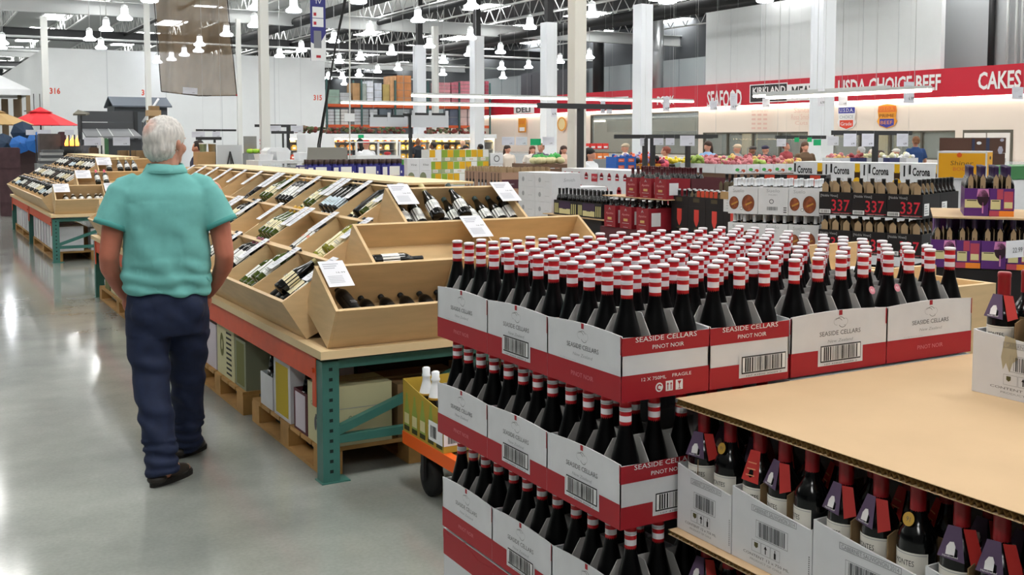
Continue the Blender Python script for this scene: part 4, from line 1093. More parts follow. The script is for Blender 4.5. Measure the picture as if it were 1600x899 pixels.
def display(x0, y0, x1, y1, who, near, far, S_divs, E_divs):
    rack_frame(x0, y0, x1, y1, 'low teal and orange pallet rack carrying the %s wooden wine display' % who)
    rz = thing('bin_riser', 'stepped plywood core under the tilted bins of the %s display' % who, 'riser', (x0, y0, DZ))
    for k in range(1, 3):
        m = MB(); a = 0.06 + SD * k - 0.03; h = SZ * k - 0.004
        m.box(a, a + 0.03, SZ * (k - 1) - (0.004 if k > 1 else 0), x1 - x0 - a, y1 - y0 - a - 0.03, h, WOOD); m.build('step', rz)
    k = 3; a = 0.998
    m = MB(); m.box(a, a + 0.04, SZ * 2 - 0.004, x1 - x0 - a, y1 - y0 - a - 0.04, SZ * 2 + 0.39, WOOD); m.build('core_box', rz)
    m = MB(); m.box(a - 0.135, a - 0.08, SZ * 2 + 0.3925, x1 - x0 - a + 0.135, y1 - y0 - a + 0.08, SZ * 2 + 0.405, WOOD_EDGE); m.build('top_board', rz)
    names = ['lowest', 'middle', 'top']
    out = {}
    for k in range(3):
        # aisle side: u -> +x, v -> +y
        v0 = 0.305 + SD * k; L = (y1 - y0) - 2 * v0
        X = Matrix(((1, 0, 0, x0 + 0.028 + SD * k), (0, 1, 0, y0 + v0), (0, 0, 1, DZ + SZ * k), (0, 0, 0, 1)))
        sp = S_divs[k]; nn = max(2, round(L / sp)); dv = [L * i / nn for i in range(nn + 1)]
        trough('display_bin', 'tilted plywood wine bin along the aisle side of the %s display, %s tier' % (who, names[k]), X, L, dv, 'tilted aisle bins', 0.088)
        out['S%d' % k] = (X, dv)
        # end towards the camera: u -> +y, v -> -x (so that the frame stays right-handed), v starts at the right
        xa, xb = x0 + 0.036 + SD * k, x1 - 0.036 - SD * k
        X = Matrix(((0, 1, 0, xa), (1, 0, 0, y0 + 0.024 + SD * k), (0, 0, 1, DZ + SZ * k), (0, 0, 0, 1)))
        L = xb - xa; dv = [L * f for f in E_divs[k]]
        trough('display_bin', 'tilted plywood wine bin across the near end of the %s display, %s tier' % (who, names[k]), X, L, dv, 'tilted end bins', (0.0, 0.10, 0.09)[k])
        out['E%d' % k] = (X, dv)
        if far:
            X = Matrix(((0, 1, 0, xa), (-1, 0, 0, y1 - 0.024 - SD * k), (0, 0, 1, DZ + SZ * k), (0, 0, 0, 1)))
            trough('display_bin', 'tilted plywood wine bin across the far end of the %s display, %s tier' % (who, names[k]), X, L, [0, L], 'tilted far end bins')
    return out
RX0, RY0, RX1, RY1 = 1.700, 4.835, 3.86, 11.93
D1 = display(RX0, RY0, RX1, RY1, 'near', True, True, (0.6, 0.55, 0.46), ((0, 0.36, 1), (0, 0.52, 1), (0, 1)))
# near display, aisle side, listed from the near end
t_ = lambda k, s_: '%s section, %s aisle bin' % (ORD[s_ + 1], ['lowest', 'middle', 'top'][k])
def sec(k, s_): X, dv = D1['S%d' % k]; return X, dv[s_], dv[s_ + 1]
X, a, b = sec(0, 0)
lay(X, a + 0.10, 'white_dark', ', first in ' + t_(0, 0)); lay(X, a + 0.19, 'white_dark', ', second in ' + t_(0, 0), spin=0.2); lay(X, a + 0.28, 'cream', ', third in ' + t_(0, 0)); lay(X, a + 0.37, 'cream', ', fourth in ' + t_(0, 0)); lay(X, a + 0.46, 'allblack', ', fifth in ' + t_(0, 0))
lay(X, a + 0.33, 'cream_big', ', on top, ' + t_(0, 0), layer=1, spin=0)
X, a, b = sec(0, 1); fill(X, a, b, 'green_white', t_(0, 1), n1=6, n2=2, pitch=0.085)
X, a, b = sec(0, 2); fill(X, a, b, 'plum', t_(0, 2), n2=3)
X, a, b = sec(0, 3); fill(X, a, b, 'white_dark', t_(0, 3), n2=2)
X, a, b = sec(0, len(D1['S0'][1]) - 2); lay(X, b - 0.12, 'cream', ', alone at far end, lowest aisle bin')
X, a, b = sec(1, 0); fill(X, a, b, 'ygreen', t_(1, 0), n1=5, n2=2, pitch=0.085)
X, a, b = sec(1, 1); fill(X, a, b, 'dot', t_(1, 1), n1=4, n2=0)
X, a, b = sec(1, 2); fill(X, a, b, 'gold', t_(1, 2), n2=4)
X, a, b = sec(1, 3); fill(X, a, b, 'white_dark', t_(1, 3), n1=2)
X, a, b = sec(1, 4); fill(X, a, b, 'cream', t_(1, 4), n2=3)
X, a, b = sec(2, 0); fill(X, a, b, 'cream', t_(2, 0), n2=0); lay(X, a + 0.12, 'cream_cap', ', on top, ' + t_(2, 0), layer=1, spin=0); lay(X, a + 0.22, 'allblack', ', on top, ' + t_(2, 0), layer=1)
X, a, b = sec(2, 1); fill(X, a, b, 'thin_blue', t_(2, 1), n2=4)
X, a, b = sec(2, 2); fill(X, a, b, 'cream_cap', t_(2, 2), n2=2)
X, a, b = sec(2, 3); fill(X, a, b, 'orange', t_(2, 3), n2=4)
X, a, b = sec(2, 4); fill(X, a, b, 'gold', t_(2, 4), n2=3)
X, a, b = sec(2, 5); fill(X, a, b, 'grey', t_(2, 5), n2=1)
X, a, b = sec(2, 6); fill(X, a, b, 'white_dark', t_(2, 6), n1=3)
# end bins
X, dv = D1['E0']
for i, v in enumerate((0.06, 0.17, 0.29, 0.40, 0.51, 0.62, 0.72)): lay(X, v, 'allblack', ', %s from the left in the lowest end bin' % ORD[i + 1], layer=1 if i == 1 else 0, tilt=-0.12 if i == 1 else -0.05, su=0.04, group='black bottles in the lowest end bin')
X, dv = D1['E1']
o = put('wine_bottle', KIND['white_dark'][0], None, X @ Vector((0.025, 0.05, 0.192))); o.rotation_euler = (0.0, math.pi / 2, 0.06); tag(o, 'dark bottle with white label lying sideways alone in the middle end bin', 'wine bottle')
X, dv = D1['E2']
for i, (v, kd, ly) in enumerate(((0.07, 'goldcap', 0), (0.16, 'white_dark', 0), (0.245, 'goldcap', 1), (0.30, 'goldcap', 0), (0.385, 'greencap', 0), (0.42, 'greencap', 1), (0.50, 'goldcap', 0), (0.59, 'greencap', 0), (0.68, 'greencap', 0), (0.76, 'white_dark', 0))):
    lay(X, v, kd, ', %s from left, top end bin%s' % (ORD[i + 1], ', on top' if ly else ''), layer=ly, spin=0.0, su=0.03)
# price cards
for k in range(3):
    X, dv = D1['S%d' % k]
    for i, v in enumerate(dv[:12]):
        if k == 0 and i > 5: continue
        bin_card(X, v + 0.03, 0.085, label='white price card on the %s divider of the %s aisle bin' % (ORD[i + 1], ['lowest', 'middle', 'top'][k]), group='price cards of the aisle bins')
        if i in (2, 5) and k: bin_card(X, v - 0.075, 0.085, label='white price card just short of the %s divider of the %s aisle bin' % (ORD[i + 1], ['lowest', 'middle', 'top'][k]), group='price cards of the aisle bins')
for k, vs in ((0, (0.08,)), (1, (0.70,)), (2, (0.075, 0.745))):
    X, dv = D1['E%d' % k]
    for i, v in enumerate(vs): bin_card(X, v, 0.13, label='white price card on the %s end bin, %s' % (['lowest', 'middle', 'top'][k], 'left end' if v < 0.2 else 'right part'), group='price cards of the end bins', down=0.2)

# ------------------------------------------------------------------ far display
D2 = display(RX0 - 0.01, 15.45, RX1, 21.7, 'far', True, False, (0.62, 0.62, 0.62), ((0, 0.3, 1), (0, 1), (0, 1)))
pal = [['white_dark', 'thin_blue', 'cream', 'whitecap', 'orange', 'grey'], ['dot', 'cream', 'white_dark', 'grey', 'whitecap'], ['whitecap', 'white_dark', 'cream', 'thin_blue', 'grey']]
for k in range(3):
    X, dv = D2['S%d' % k]
    for s_ in range(len(dv) - 1):
        kd = pal[k][s_ % len(pal[k])]
        for i in range(4):
            lay(X, dv[s_] + 0.085 + i * 0.14, kd, ', %s in %s section, far display, %s tier' % (ORD[i + 1], ORD[s_ + 1], ['lowest', 'middle', 'top'][k]), layer=(i % 2), group='bottles in the far display')
for k, (vs, kd) in enumerate((((0.1, 0.2, 0.3, 0.4, 0.5, 0.56), 'whitecap'), ((0.22, 0.33), 'rose'), ((0.1, 0.25, 0.35, 0.45), 'whitecap'))):
    X, dv = D2['E%d' % k]
    for i, v in enumerate(vs): lay(X, v + 0.06, kd if k < 2 else 'goldcap', ', %s from left, %s end bin, far display' % (ORD[i + 1], ['lowest', 'middle', 'top'][k]), group='bottles in the far display', layer=1)
    bin_card(X, 0.1, 0.2, label='white price card at the left of the %s end bin, far display' % ['lowest', 'middle', 'top'][k], group='price cards of the far display')
    if k == 0: bin_card(X, 0.75, 0.2, label='second white price card on the lowest end bin, far display', group='price cards of the far display')

# ------------------------------------------------------------------ cartons on pallets under the racks
B_CREAM = M('box_cream', '#cfcaa0', 0.7); B_YEL = M('box_yellow', '#c9b02c', 0.7); B_MAR = M('box_maroon', '#5a2a30', 0.7); B_LIL = M('box_lilac', '#cfc6cf', 0.7); B_OLV = M('box_olive', '#6f6f3c', 0.7); B_GRN = M('box_sage', '#8b9078', 0.7)
def rack_box(y0, y1, h, mat, label, panel=None, x0=1.745, d=0.36, z0=0.14, stripes=False, mark=None, group='cartons under the racks', open_top=False):
    t = thing('carton', label, 'carton', (x0, y0, z0), 0, group)
    m = MB(); l = y1 - y0
    if open_top:
        e = 0.004
        m.box(0, 0, 0, d, e, h * 0.72, mat); m.box(0, l - e, 0, d, l, h * 0.72, mat); m.box(0, e, 0, e, l - e, h * 0.72, mat); m.box(d - e, e, 0, d, l - e, h, mat); m.box(e, e, 0, d - e, l - e, e, mat)
    else:
        m.box(0, 0, 0, d, l, h, mat)
        m.box(0.004, l * 0.5 - 0.002, h, d - 0.004, l * 0.5 + 0.002, h + 0.0008, KRAFT_DARK)
    X = FX(0, l, 0); H = h * (0.72 if open_top else 1)
    if panel: m.quad(l * 0.12, H * 0.06, l * 0.88, H * 0.94, panel, X, 0.001)
    if stripes:
        for q in range(9): m.quad(l * 0.56, H * (0.08 + 0.098 * q), l * 0.86, H * (0.12 + 0.098 * q), INK_BLACK, X, 0.002)
        m.ring(l * 0.3, H * 0.6, 0.02, 0.045, B_OLV, X, 0.002, 16, ry=1.7)
    if mark:
        m.text(mark, l / 2, H * 0.62, 0.022, INK, X, w=l * 0.55, z=0.002); m.disc(l / 2, H * 0.34, 0.018, INK, X, 0.002, ry=0.036); m.disc(l / 2 + 0.012, H * 0.46, 0.014, INK, X, 0.002)
    F = FY(0, 0, 0)
    if mark: m.text(mark, d * 0.55, H * 0.4, 0.03, M('print_teal', '#5f7d6c', 0.7), F, w=d * 0.4, z=0.002); m.quad(d * 0.2, H * 0.62, d * 0.8, H * 0.63, INK_LIGHT, F, 0.002)
    m.build('box', t)
    if open_top:
        k = MB()
        for i in range(max(1, int(l / 0.085))):
            k.tube((0.06, l * (i + 0.5) / max(1, int(l / 0.085)), 0.006), (0.06, l * (i + 0.5) / max(1, int(l / 0.085)), 0.2), 0.037, GLASS_DARK, 12)
            k.tube((0.06, l * (i + 0.5) / max(1, int(l / 0.085)), 0.2), (0.06, l * (i + 0.5) / max(1, int(l / 0.085)), 0.29), 0.03, GLASS_DARK, 12, 0.015)
        k.build('bottle_top', t)
    return t
make_pallet(1.735, 4.935, 2.75, 6.17, 0.14, 'wooden pallet under the near rack, at its front corner')
make_pallet(2.78, 4.935, 3.74, 6.17, 0.14, 'wooden pallet under the near rack, right half')
rack_box(4.945, 5.185, 0.30, B_CREAM, 'cream carton with dark print right behind the rack corner post', mark='CABERNET', d=0.36)
rack_box(5.20, 5.41, 0.30, B_MAR, 'open maroon wine carton with dark bottle, second from the corner post', panel=B_LIL, open_top=True)
rack_box(5.47, 5.76, 0.315, CARTON_WHITE, 'white carton with a big yellow panel, third from the corner post', panel=B_YEL)
rack_box(5.79, 6.02, 0.26, CARTON_WHITE, 'white open tray carton, fourth from the corner post', open_top=True)
make_pallet(1.72, 6.31, 2.73, 7.52, 0.14, 'second wooden pallet along the aisle under the near rack')
rack_box(6.33, 6.56, 0.30, B_GRN, 'sage green carton on the near end of the second pallet', panel=B_OLV)
rack_box(6.585, 7.0, 0.33, B_CREAM, 'cream carton with black diagonal stripes on the second pallet', stripes=True)
rack_box(7.03, 7.36, 0.3, B_LIL, 'lilac white carton at the far end of the second pallet')
make_pallet(1.72, 9.55, 2.73, 11.75, 0.14, 'third wooden pallet along the aisle, seen left of the man')
for i, (y, mt, ds) in enumerate(((9.6, B_LIL, 'lilac'), (9.93, CARTON_WHITE, 'white'), (10.25, B_MAR, 'maroon'), (10.57, B_CREAM, 'cream'), (10.9, B_CREAM, 'pale cream'), (11.25, B_OLV, 'olive'))):
    rack_box(y, y + 0.29, 0.31 + 0.02 * (i % 2), mt, '%s carton under the near rack left of the man, %s of its pallet' % (ds, ORD[i + 1]), panel=None if i % 2 else LB_C, mark='VINO' if i == 3 else None)
# end row, seen through the end frame
rack_end = [(2.125, 2.17, None, '', 0)]
plain_carton(2.14, 4.95, 0.141, 2.56, 5.3, 0.415, 'brown carton with a white shipping label behind the diagonal brace', KRAFT_DARK, group='cartons under the racks')
m = MB(); X = FY(0, 0, 0); m.box(0, -0.002, 0, 0.14, 0, 0.155, CARTON_WHITE)
for i in range(4): m.quad(0.03, 0.05 + 0.02 * i, 0.11, 0.053 + 0.02 * i, INK, X, 0.0025)
tag(m.build('shipping_label', None, (2.245, 4.9495, 0.235)), 'white shipping label stuck on the brown carton under the rack', 'label')
plain_carton(2.6, 4.95, 0.141, 3.0, 5.3, 0.43, 'brown carton behind the sparkling wine box', KRAFT, group='cartons under the racks')
plain_carton(2.14, 5.36, 0.141, 3.6, 6.1, 0.5, 'big dark shrouded carton behind the others under the rack', M('dark_wrap', '#201d1b', 0.6), group='cartons under the racks')  # one big near-black box behind the brown cartons
# far rack: white cartons on pallets
for p in range(2): make_pallet(1.73, 15.62 + p * 3.1, 2.75, 18.45 + p * 3.1, 0.13, '%s long pallet under the far display' % ['nearest', 'farthest'][p])
for i in range(16):
    y = 15.66 + i * 0.365
    if y > 21.3: break
    if 18.3 < y < 18.66: continue
    rack_box(y, y + 0.27, 0.34, [CARTON_WHITE, B_LIL, CARTON_WHITE, CARTON_WHITE][i % 4], 'white carton under the far display, %s from its near corner' % ORD[i + 1], panel=[None, WHITE, None, B_LIL][i % 4], z0=0.13)
rack_box(15.66, 15.95, 0.3, CARTON_WHITE, 'white carton behind the diagonal brace of the far display', x0=2.2, d=0.55, z0=0.13)

# ------------------------------------------------------------------ sparkling wine box on an orange cart
CX0, CY1 = 2.02, 4.62
ct = thing('platform_cart', 'low orange cart with dark wheels in front of the rack end', 'cart', (CX0, CY1, 0))
OC = M('cart_orange', '#f0641e', 0.45)
m = MB(); m.box(0, -1.2, 0.215, 0.04, 0, 0.275, OC); m.build('side_rail', ct)
m = MB(); m.box(0.46, -1.2, 0.215, 0.5, 0, 0.275, OC); m.build('side_rail', ct)
m = MB(); m.box(0.04, -1.2, 0.225, 0.46, 0, 0.265, M('cart_board', '#7a5a3a', 0.8)); m.build('platform', ct)
RUB = M('rubber', '#161616', 0.7)
for x, y in ((0.07, -0.18), (0.4, -0.18), (0.07, -1.05), (0.4, -1.05)):
    m = MB(); m.lathe([(0.055, -0.028, RUB), (0.09, -0.02, RUB), (0.09, 0.02, RUB), (0.055, 0.028, DARK_METAL), (0.02, 0.03, DARK_METAL)], 20, T(x, y, 0.09) @ Matrix.Rotation(math.pi / 2, 4, 'Y')); w_ = m.build('wheel', ct)
    m = MB(); m.box(x - 0.05, y - 0.015, 0.08, x - 0.035, y + 0.015, 0.225, DARK_METAL); m.box(x + 0.035, y - 0.015, 0.08, x + 0.05, y + 0.015, 0.225, DARK_METAL); m.build('fork', w_)
BX_G = M('box_gold', '#b79a3a', 0.55); BT_G = M('printed_bottle', '#93a64a', 0.55); BT_L = M('printed_label', '#d8cf9d', 0.6)
t = thing('wine_case', 'golden sparkling wine carton printed with green bottles on the orange cart', 'wine case', (CX0 + 0.003, CY1 - 0.005, 0.276))
w, l, h = 0.34, 0.44, 0.25
m = MB(); e = 0.004; X = FX(0, 0, 0)
m.prism([(0, 0), (l, 0), (l, h * 0.72), (l * 0.5, h * 0.84), (0, h)], -e, 0, BX_G, X); m.box(e, -e, 0, w, 0, h, BX_G); m.box(w - e, -l, 0, w, -e, h, BX_G); m.box(e, -l, 0, w - e, -l + e, h * 0.72, BX_G); m.box(e, -l + e, 0, w - e, -e, e, BX_G)
for k in range(5):
    u = 0.045 + k * 0.088
    m.poly([(u - 0.03, 0.012, 0.001), (u + 0.03, 0.012, 0.001), (u + 0.03, 0.1, 0.001), (u + 0.012, 0.16, 0.001), (u + 0.009, 0.19, 0.001), (u - 0.009, 0.19, 0.001), (u - 0.012, 0.16, 0.001), (u - 0.03, 0.1, 0.001)], BT_G, X); m.quad(u - 0.026, 0.045, u + 0.026, 0.095, BT_L, X, 0.0016)
    m.quad(u - 0.03, 0.012, u + 0.03, 0.035, M('printed_dark', '#3b3a1a', 0.6), X, 0.0016)
m.quad(l - 0.15, 0.03, l - 0.005, 0.12, WHITE, X, 0.003); m.barcode(l - 0.13, 0.045, 0.06, 0.055, INK_BLACK, X, 0.0036)
Y = FY(0, -l, 0); m.quad(0.0, 0.03, 0.12, 0.12, WHITE, Y, 0.001); m.barcode(0.02, 0.04, 0.08, 0.04, INK_BLACK, Y, 0.002)
m.build('carton', t)
FOIL = M('foil_white', '#e9edf2', 0.35)
sp = MB(); sp.lathe([(0.04, 0, GLASS_DARK), (0.042, 0.02, GLASS_DARK), (0.042, 0.16, GLASS_DARK), (0.036, 0.19, GLASS_DARK), (0.024, 0.225, GLASS_DARK), (0.017, 0.25, GLASS_DARK), (0.015, 0.3, GLASS_DARK)], 18); SPB = sp.mesh('glass_body')
sp = MB(); sp.lathe([(0.0365, 0.19, GOLD), (0.033, 0.2, FOIL), (0.0185, 0.255, FOIL), (0.0175, 0.272, FOIL), (0.0205, 0.277, FOIL), (0.0205, 0.285, FOIL), (0.0175, 0.29, FOIL), (0.0185, 0.315, FOIL), (0.012, 0.32, FOIL)], 18); SPC = sp.mesh('foil_capsule')
for i, (x, y, d) in enumerate(((0.06, -0.145, 'rear'), (0.06, -0.245, 'front'))):
    b = thing('wine_bottle', 'sparkling wine bottle with white foil in the golden carton, %s of the two' % d, 'wine bottle', (CX0 + x, CY1 + y, 0.276 + 0.006), 0, 'sparkling bottles'); put('glass_body', SPB, b); put('foil_capsule', SPC, b)
# ------------------------------------------------------------------ people
def cap_chain(mb, pts, mat, n=12, flat=1.0, closed=True):
    """tapered limb: [(x, y, z, r)] with round ends"""
    for i in range(len(pts) - 1):
        a, b = pts[i], pts[i + 1]
        mb.tube(a[:3], b[:3], a[3], mat, n, b[3])
    for p in pts:
        mb.sphere(p[:3], p[3], mat, n=12, m=8)
def loft(mb, rings, mat, n=24, cap=True):
    """rings: (cx, cy, cz, rx, ry, power)"""
    vs = []; fs = []
    for (cx, cy, cz, rx, ry, pw) in rings:
        for k in range(n):
            a = 2 * math.pi * k / n; c, s = math.cos(a), math.sin(a)
            e = 2 / pw
            vs.append((cx + rx * math.copysign(abs(c) ** e, c), cy + ry * math.copysign(abs(s) ** e, s), cz))
    for i in range(len(rings) - 1):
        for k in range(n):
            a, b = i * n + k, i * n + (k + 1) % n
            fs.append((a, b, b + n, a + n))
    fs.append(tuple(range(n - 1, -1, -1))); o = (len(rings) - 1) * n; fs.append(tuple(o + k for k in range(n)))
    mb.add(vs, fs, mat, None, True)
SKIN = M('skin', '#c98f78', 0.5, var=0.06, scale=9)
SKIN_RED = M('skin_arm', '#b9705a', 0.5, var=0.08, scale=12)
HAIR = M('grey_hair', '#d3cfca', 0.55, var=0.2, scale=30, stretch=(3, 3, 0.7))
SHIRT = M('teal_polo_cloth', '#70b7b2', 0.85, var=0.03, scale=40)
JEANS = M('navy_denim', '#18233f', 0.8, var=0.16, scale=25)
MO = Vector((1.105, 5.40, 0)); MA = -0.207
man = thing('person', 'grey-haired man in a teal polo shirt and jeans walking away, hands in front pockets', 'person', MO, MA)
HT = math.radians(-38)       # head turned to his right
HC = Vector((0.01, 0.015, 1.645))
HR = T(*HC) @ RZ(HT)
b = MB()
# head (local +y is the way the face looks)
b.sphere((0, -0.012, 0.028), 0.1, SKIN, HR, 18, 12, (0.80, 0.98, 0.95)); b.sphere((0, 0.018, -0.035), 0.082, SKIN, HR, 16, 10, (0.80, 0.95, 1.05)); b.sphere((0, 0.045, -0.085), 0.048, SKIN, HR, 14, 8, (1.0, 0.95, 0.7))
b.sphere((0, 0.098, -0.018), 0.016, SKIN, HR, 10, 6, (0.9, 1.0, 1.5)); b.sphere((0, 0.106, -0.033), 0.015, SKIN, HR, 10, 6)         # nose
b.sphere((0, 0.083, -0.066), 0.02, SKIN, HR, 10, 6, (1.3, 0.6, 0.45)); b.sphere((0, 0.082, -0.079), 0.018, SKIN, HR, 10, 6, (1.2, 0.6, 0.45)); b.sphere((0, 0.07, -0.11), 0.025, SKIN, HR, 10, 6)
b.sphere((0, 0.08, 0.022), 0.05, SKIN, HR, 12, 6, (1.2, 0.35, 0.3))
for s in (-1, 1):
    b.sphere((s * 0.03, 0.079, 0.0), 0.013, SKIN, HR, 10, 6); b.sphere((s * 0.045, 0.06, -0.03), 0.026, SKIN, HR, 10, 6)
    b.sphere((s * 0.081, -0.012, -0.014), 0.02, SKIN, HR, 10, 8, (0.55, 1.0, 1.55)); b.sphere((s * 0.088, -0.018, -0.004), 0.019, SKIN, HR, 10, 8, (0.5, 0.95, 1.1))
cap_chain(b, [(0.005, 0.0, 1.58, 0.062), (0.0, -0.01, 1.47, 0.07)], SKIN)
# torso and hips
loft(b, [(0, 0, 0.80, 0.15, 0.11, 2.3), (0, 0, 0.92, 0.17, 0.125, 2.3), (0, 0.0, 1.05, 0.17, 0.13, 2.3), (0, 0, 1.2, 0.175, 0.125, 2.3), (0, -0.005, 1.36, 0.185, 0.11, 2.3), (0, -0.01, 1.45, 0.14, 0.08, 2.2), (0, -0.01, 1.5, 0.07, 0.06, 2)], SKIN)
ARM = {-1: [(-0.205, -0.01, 1.40, 0.058), (-0.235, -0.03, 1.27, 0.055), (-0.262, -0.05, 1.10, 0.047), (-0.262, -0.005, 1.04, 0.047), (-0.235, 0.07, 0.95, 0.036), (-0.205, 0.13, 0.885, 0.029)],
       1: [(0.215, -0.01, 1.40, 0.058), (0.25, -0.03, 1.27, 0.055), (0.275, -0.05, 1.09, 0.047), (0.272, -0.005, 1.03, 0.047), (0.24, 0.07, 0.945, 0.036), (0.205, 0.13, 0.88, 0.029)]}
for s in (-1, 1):
    cap_chain(b, ARM[s], SKIN)
    h = Vector(ARM[s][-1][:3])
    b.sphere((h.x - s * 0.012, h.y + 0.03, h.z - 0.045), 0.042, SKIN, None, 12, 8, (0.6, 0.95, 1.15))
    for k, (dy, L) in enumerate(((0.0, 0.062), (0.019, 0.072), (0.038, 0.07), (0.055, 0.058))):
        p = Vector((h.x - s * 0.014, h.y + 0.002 + dy, h.z - 0.08)); q = p + Vector((-s * 0.008, 0.004, -L * 0.55)); r_ = q + Vector((-s * 0.016, 0.004, -L * 0.4))
        cap_chain(b, [(*p, 0.0095), (*q, 0.009), (*r_, 0.0075)], SKIN, 8)
    p = Vector((h.x - s * 0.02, h.y + 0.055, h.z - 0.03)); q = p + Vector((-s * 0.012, 0.026, -0.026)); r_ = q + Vector((-s * 0.01, 0.008, -0.026))
    cap_chain(b, [(*p, 0.0125), (*q, 0.0105), (*r_, 0.009)], SKIN, 8)
LEG = {-1: [(-0.095, 0.0, 0.86, 0.085), (-0.085, -0.045, 0.5, 0.05), (-0.06, -0.13, 0.30, 0.043), (-0.025, -0.195, 0.10, 0.034)],
       1: [(0.095, 0.02, 0.86, 0.09), (0.09, 0.12, 0.5, 0.05), (0.088, 0.20, 0.3, 0.043), (0.095, 0.27, 0.10, 0.034)]}
FOOT = {-1: ((-0.085, -0.225), (0.085, -0.035)), 1: ((0.02, 0.225), (0.165, 0.40))}
for s in (-1, 1):
    cap_chain(b, LEG[s], SKIN)
    (hx, hy), (tx, ty) = FOOT[s]
    hv = Vector((hx, hy, 0)); d = (Vector((tx, ty, 0)) - hv)
    cap_chain(b, [(*(hv + d * 0.12 + Vector((0, 0, 0.055))), 0.034), (*(hv + d * 0.6 + Vector((0, 0, 0.045))), 0.034), (*(hv + d * 0.92 + Vector((0, 0, 0.032))), 0.022)], SKIN)
    a = LEG[s][-1]; cap_chain(b, [a, (*(hv + d * 0.3 + Vector((0, 0, 0.06))), 0.034)], SKIN)
bm_ = remeshed(b, 0.007, 5, 'body')
bm_.materials.clear(); bm_.materials.append(SKIN); bm_.materials.append(SKIN_RED)
for p in bm_.polygons:
    c = p.center
    if c.z < 1.3 and abs(c.x) > 0.19: p.material_index = 1
put('body', bm_, man)
# hair: a shell over the skull, thin at the crown
def hair_shell(head, face_cut, thick, mat, low=-0.075, name='hair'):
    h = MB()
    h.sphere((0, -0.016, 0.026), 0.1 + thick, mat, head, 26, 18, (0.82, 1.0, 0.96)); h.sphere((0, -0.045, -0.02), 0.08 + thick, mat, head, 20, 14, (0.92, 0.82, 0.95))
    me = remeshed(h, 0.008, 4, name); bm = bmesh.new(); bm.from_mesh(me); inv = head.inverted(); dead = []
    for f in bm.faces:
        c = inv @ f.calc_center_median()
        nz = noise.noise(Vector((c.x * 30, c.y * 30, c.z * 12))) * 0.008
        if c.y > face_cut + (0.02 if c.z > 0.07 else 0) + nz or c.z < low + nz or (c.y > 0.005 and c.z < -0.005 + nz) or (c.y > -0.03 and c.z < -0.04 + nz): dead.append(f)
    bmesh.ops.delete(bm, geom=dead, context='FACES')
    for v in bm.verts:
        c = inv @ v.co
        v.co += (v.co - head.translation).normalized() * (0.007 * noise.noise(Vector((c.x * 55, c.y * 55, c.z * 9))) + 0.004 * noise.noise(Vector((c.x * 140, c.y * 140, c.z * 30))))
    bm.to_mesh(me); bm.free()
    me.polygons.foreach_set('use_smooth', [True] * len(me.polygons))
    return me
hm_ = hair_shell(HR, 0.052, 0.012, HAIR, -0.092)
hm_.materials.clear(); hm_.materials.append(HAIR); 
def thin_crown():
    m = HAIR.copy(); m.name = 'grey_hair_thin_crown'; nt = m.node_tree; b = nt.nodes['Principled BSDF']; src = b.inputs['Base Color'].links[0].from_socket
    c = HR @ Vector((-0.022, -0.1, 0.075))
    tc = nt.nodes.new('ShaderNodeTexCoord'); d = nt.nodes.new('ShaderNodeVectorMath'); d.operation = 'DISTANCE'; d.inputs[1].default_value = c
    n = nt.nodes.new('ShaderNodeTexNoise'); n.inputs['Scale'].default_value = 60; a = nt.nodes.new('ShaderNodeMath'); a.operation = 'MULTIPLY_ADD'; a.inputs[1].default_value = 0.025
    mr = nt.nodes.new('ShaderNodeMapRange'); mr.inputs[1].default_value = 0.02; mr.inputs[2].default_value = 0.07; mr.inputs[3].default_value = 0.85; mr.inputs[4].default_value = 0.0
    mx = nt.nodes.new('ShaderNodeMixRGB'); mx.inputs[2].default_value = (*lin('#d99c86'), 1); L = nt.links.new
    L(tc.outputs['Object'], d.inputs[0]); L(tc.outputs['Object'], n.inputs['Vector']); L(n.outputs['Fac'], a.inputs[0]); L(d.outputs['Value'], a.inputs[2]); L(a.outputs[0], mr.inputs[0]); L(mr.outputs[0], mx.inputs[0]); L(src, mx.inputs[1]); L(mx.outputs[0], b.inputs['Base Color'])
    return m
hm_.materials.clear(); hm_.materials.append(thin_crown())
hm2 = put('hair', hm_, man)
# polo shirt
s_ = MB()
loft(s_, [(0.0, 0.0, 0.905, 0.205, 0.145, 2.4), (0.0, 0.0, 0.97, 0.207, 0.15, 2.4), (0.0, 0.0, 1.08, 0.205, 0.158, 2.4), (0.0, 0.0, 1.2, 0.205, 0.155, 2.4), (0.0, -0.005, 1.32, 0.212, 0.148, 2.5), (0.0, -0.01, 1.40, 0.212, 0.125, 2.5), (0.0, -0.01, 1.455, 0.17, 0.098, 2.3), (0.0, -0.01, 1.49, 0.115, 0.085, 2.2), (0.003, -0.008, 1.515, 0.084, 0.08, 2)], SHIRT, 32)
for s in (-1, 1):
    a = ARM[s]
    s_.sphere((s * 0.195, -0.01, 1.405), 0.07, SHIRT, None, 14, 10, (1, 1.1, 0.85))
    s_.tube((s * 0.185, -0.01, 1.41), (s * 0.262 if s > 0 else -0.252, -0.033, 1.238), 0.078, SHIRT, 20, 0.083)
    s_.tube((s * 0.12, -0.01, 1.455), (s * 0.2, -0.012, 1.42), 0.05, SHIRT, 16, 0.058)
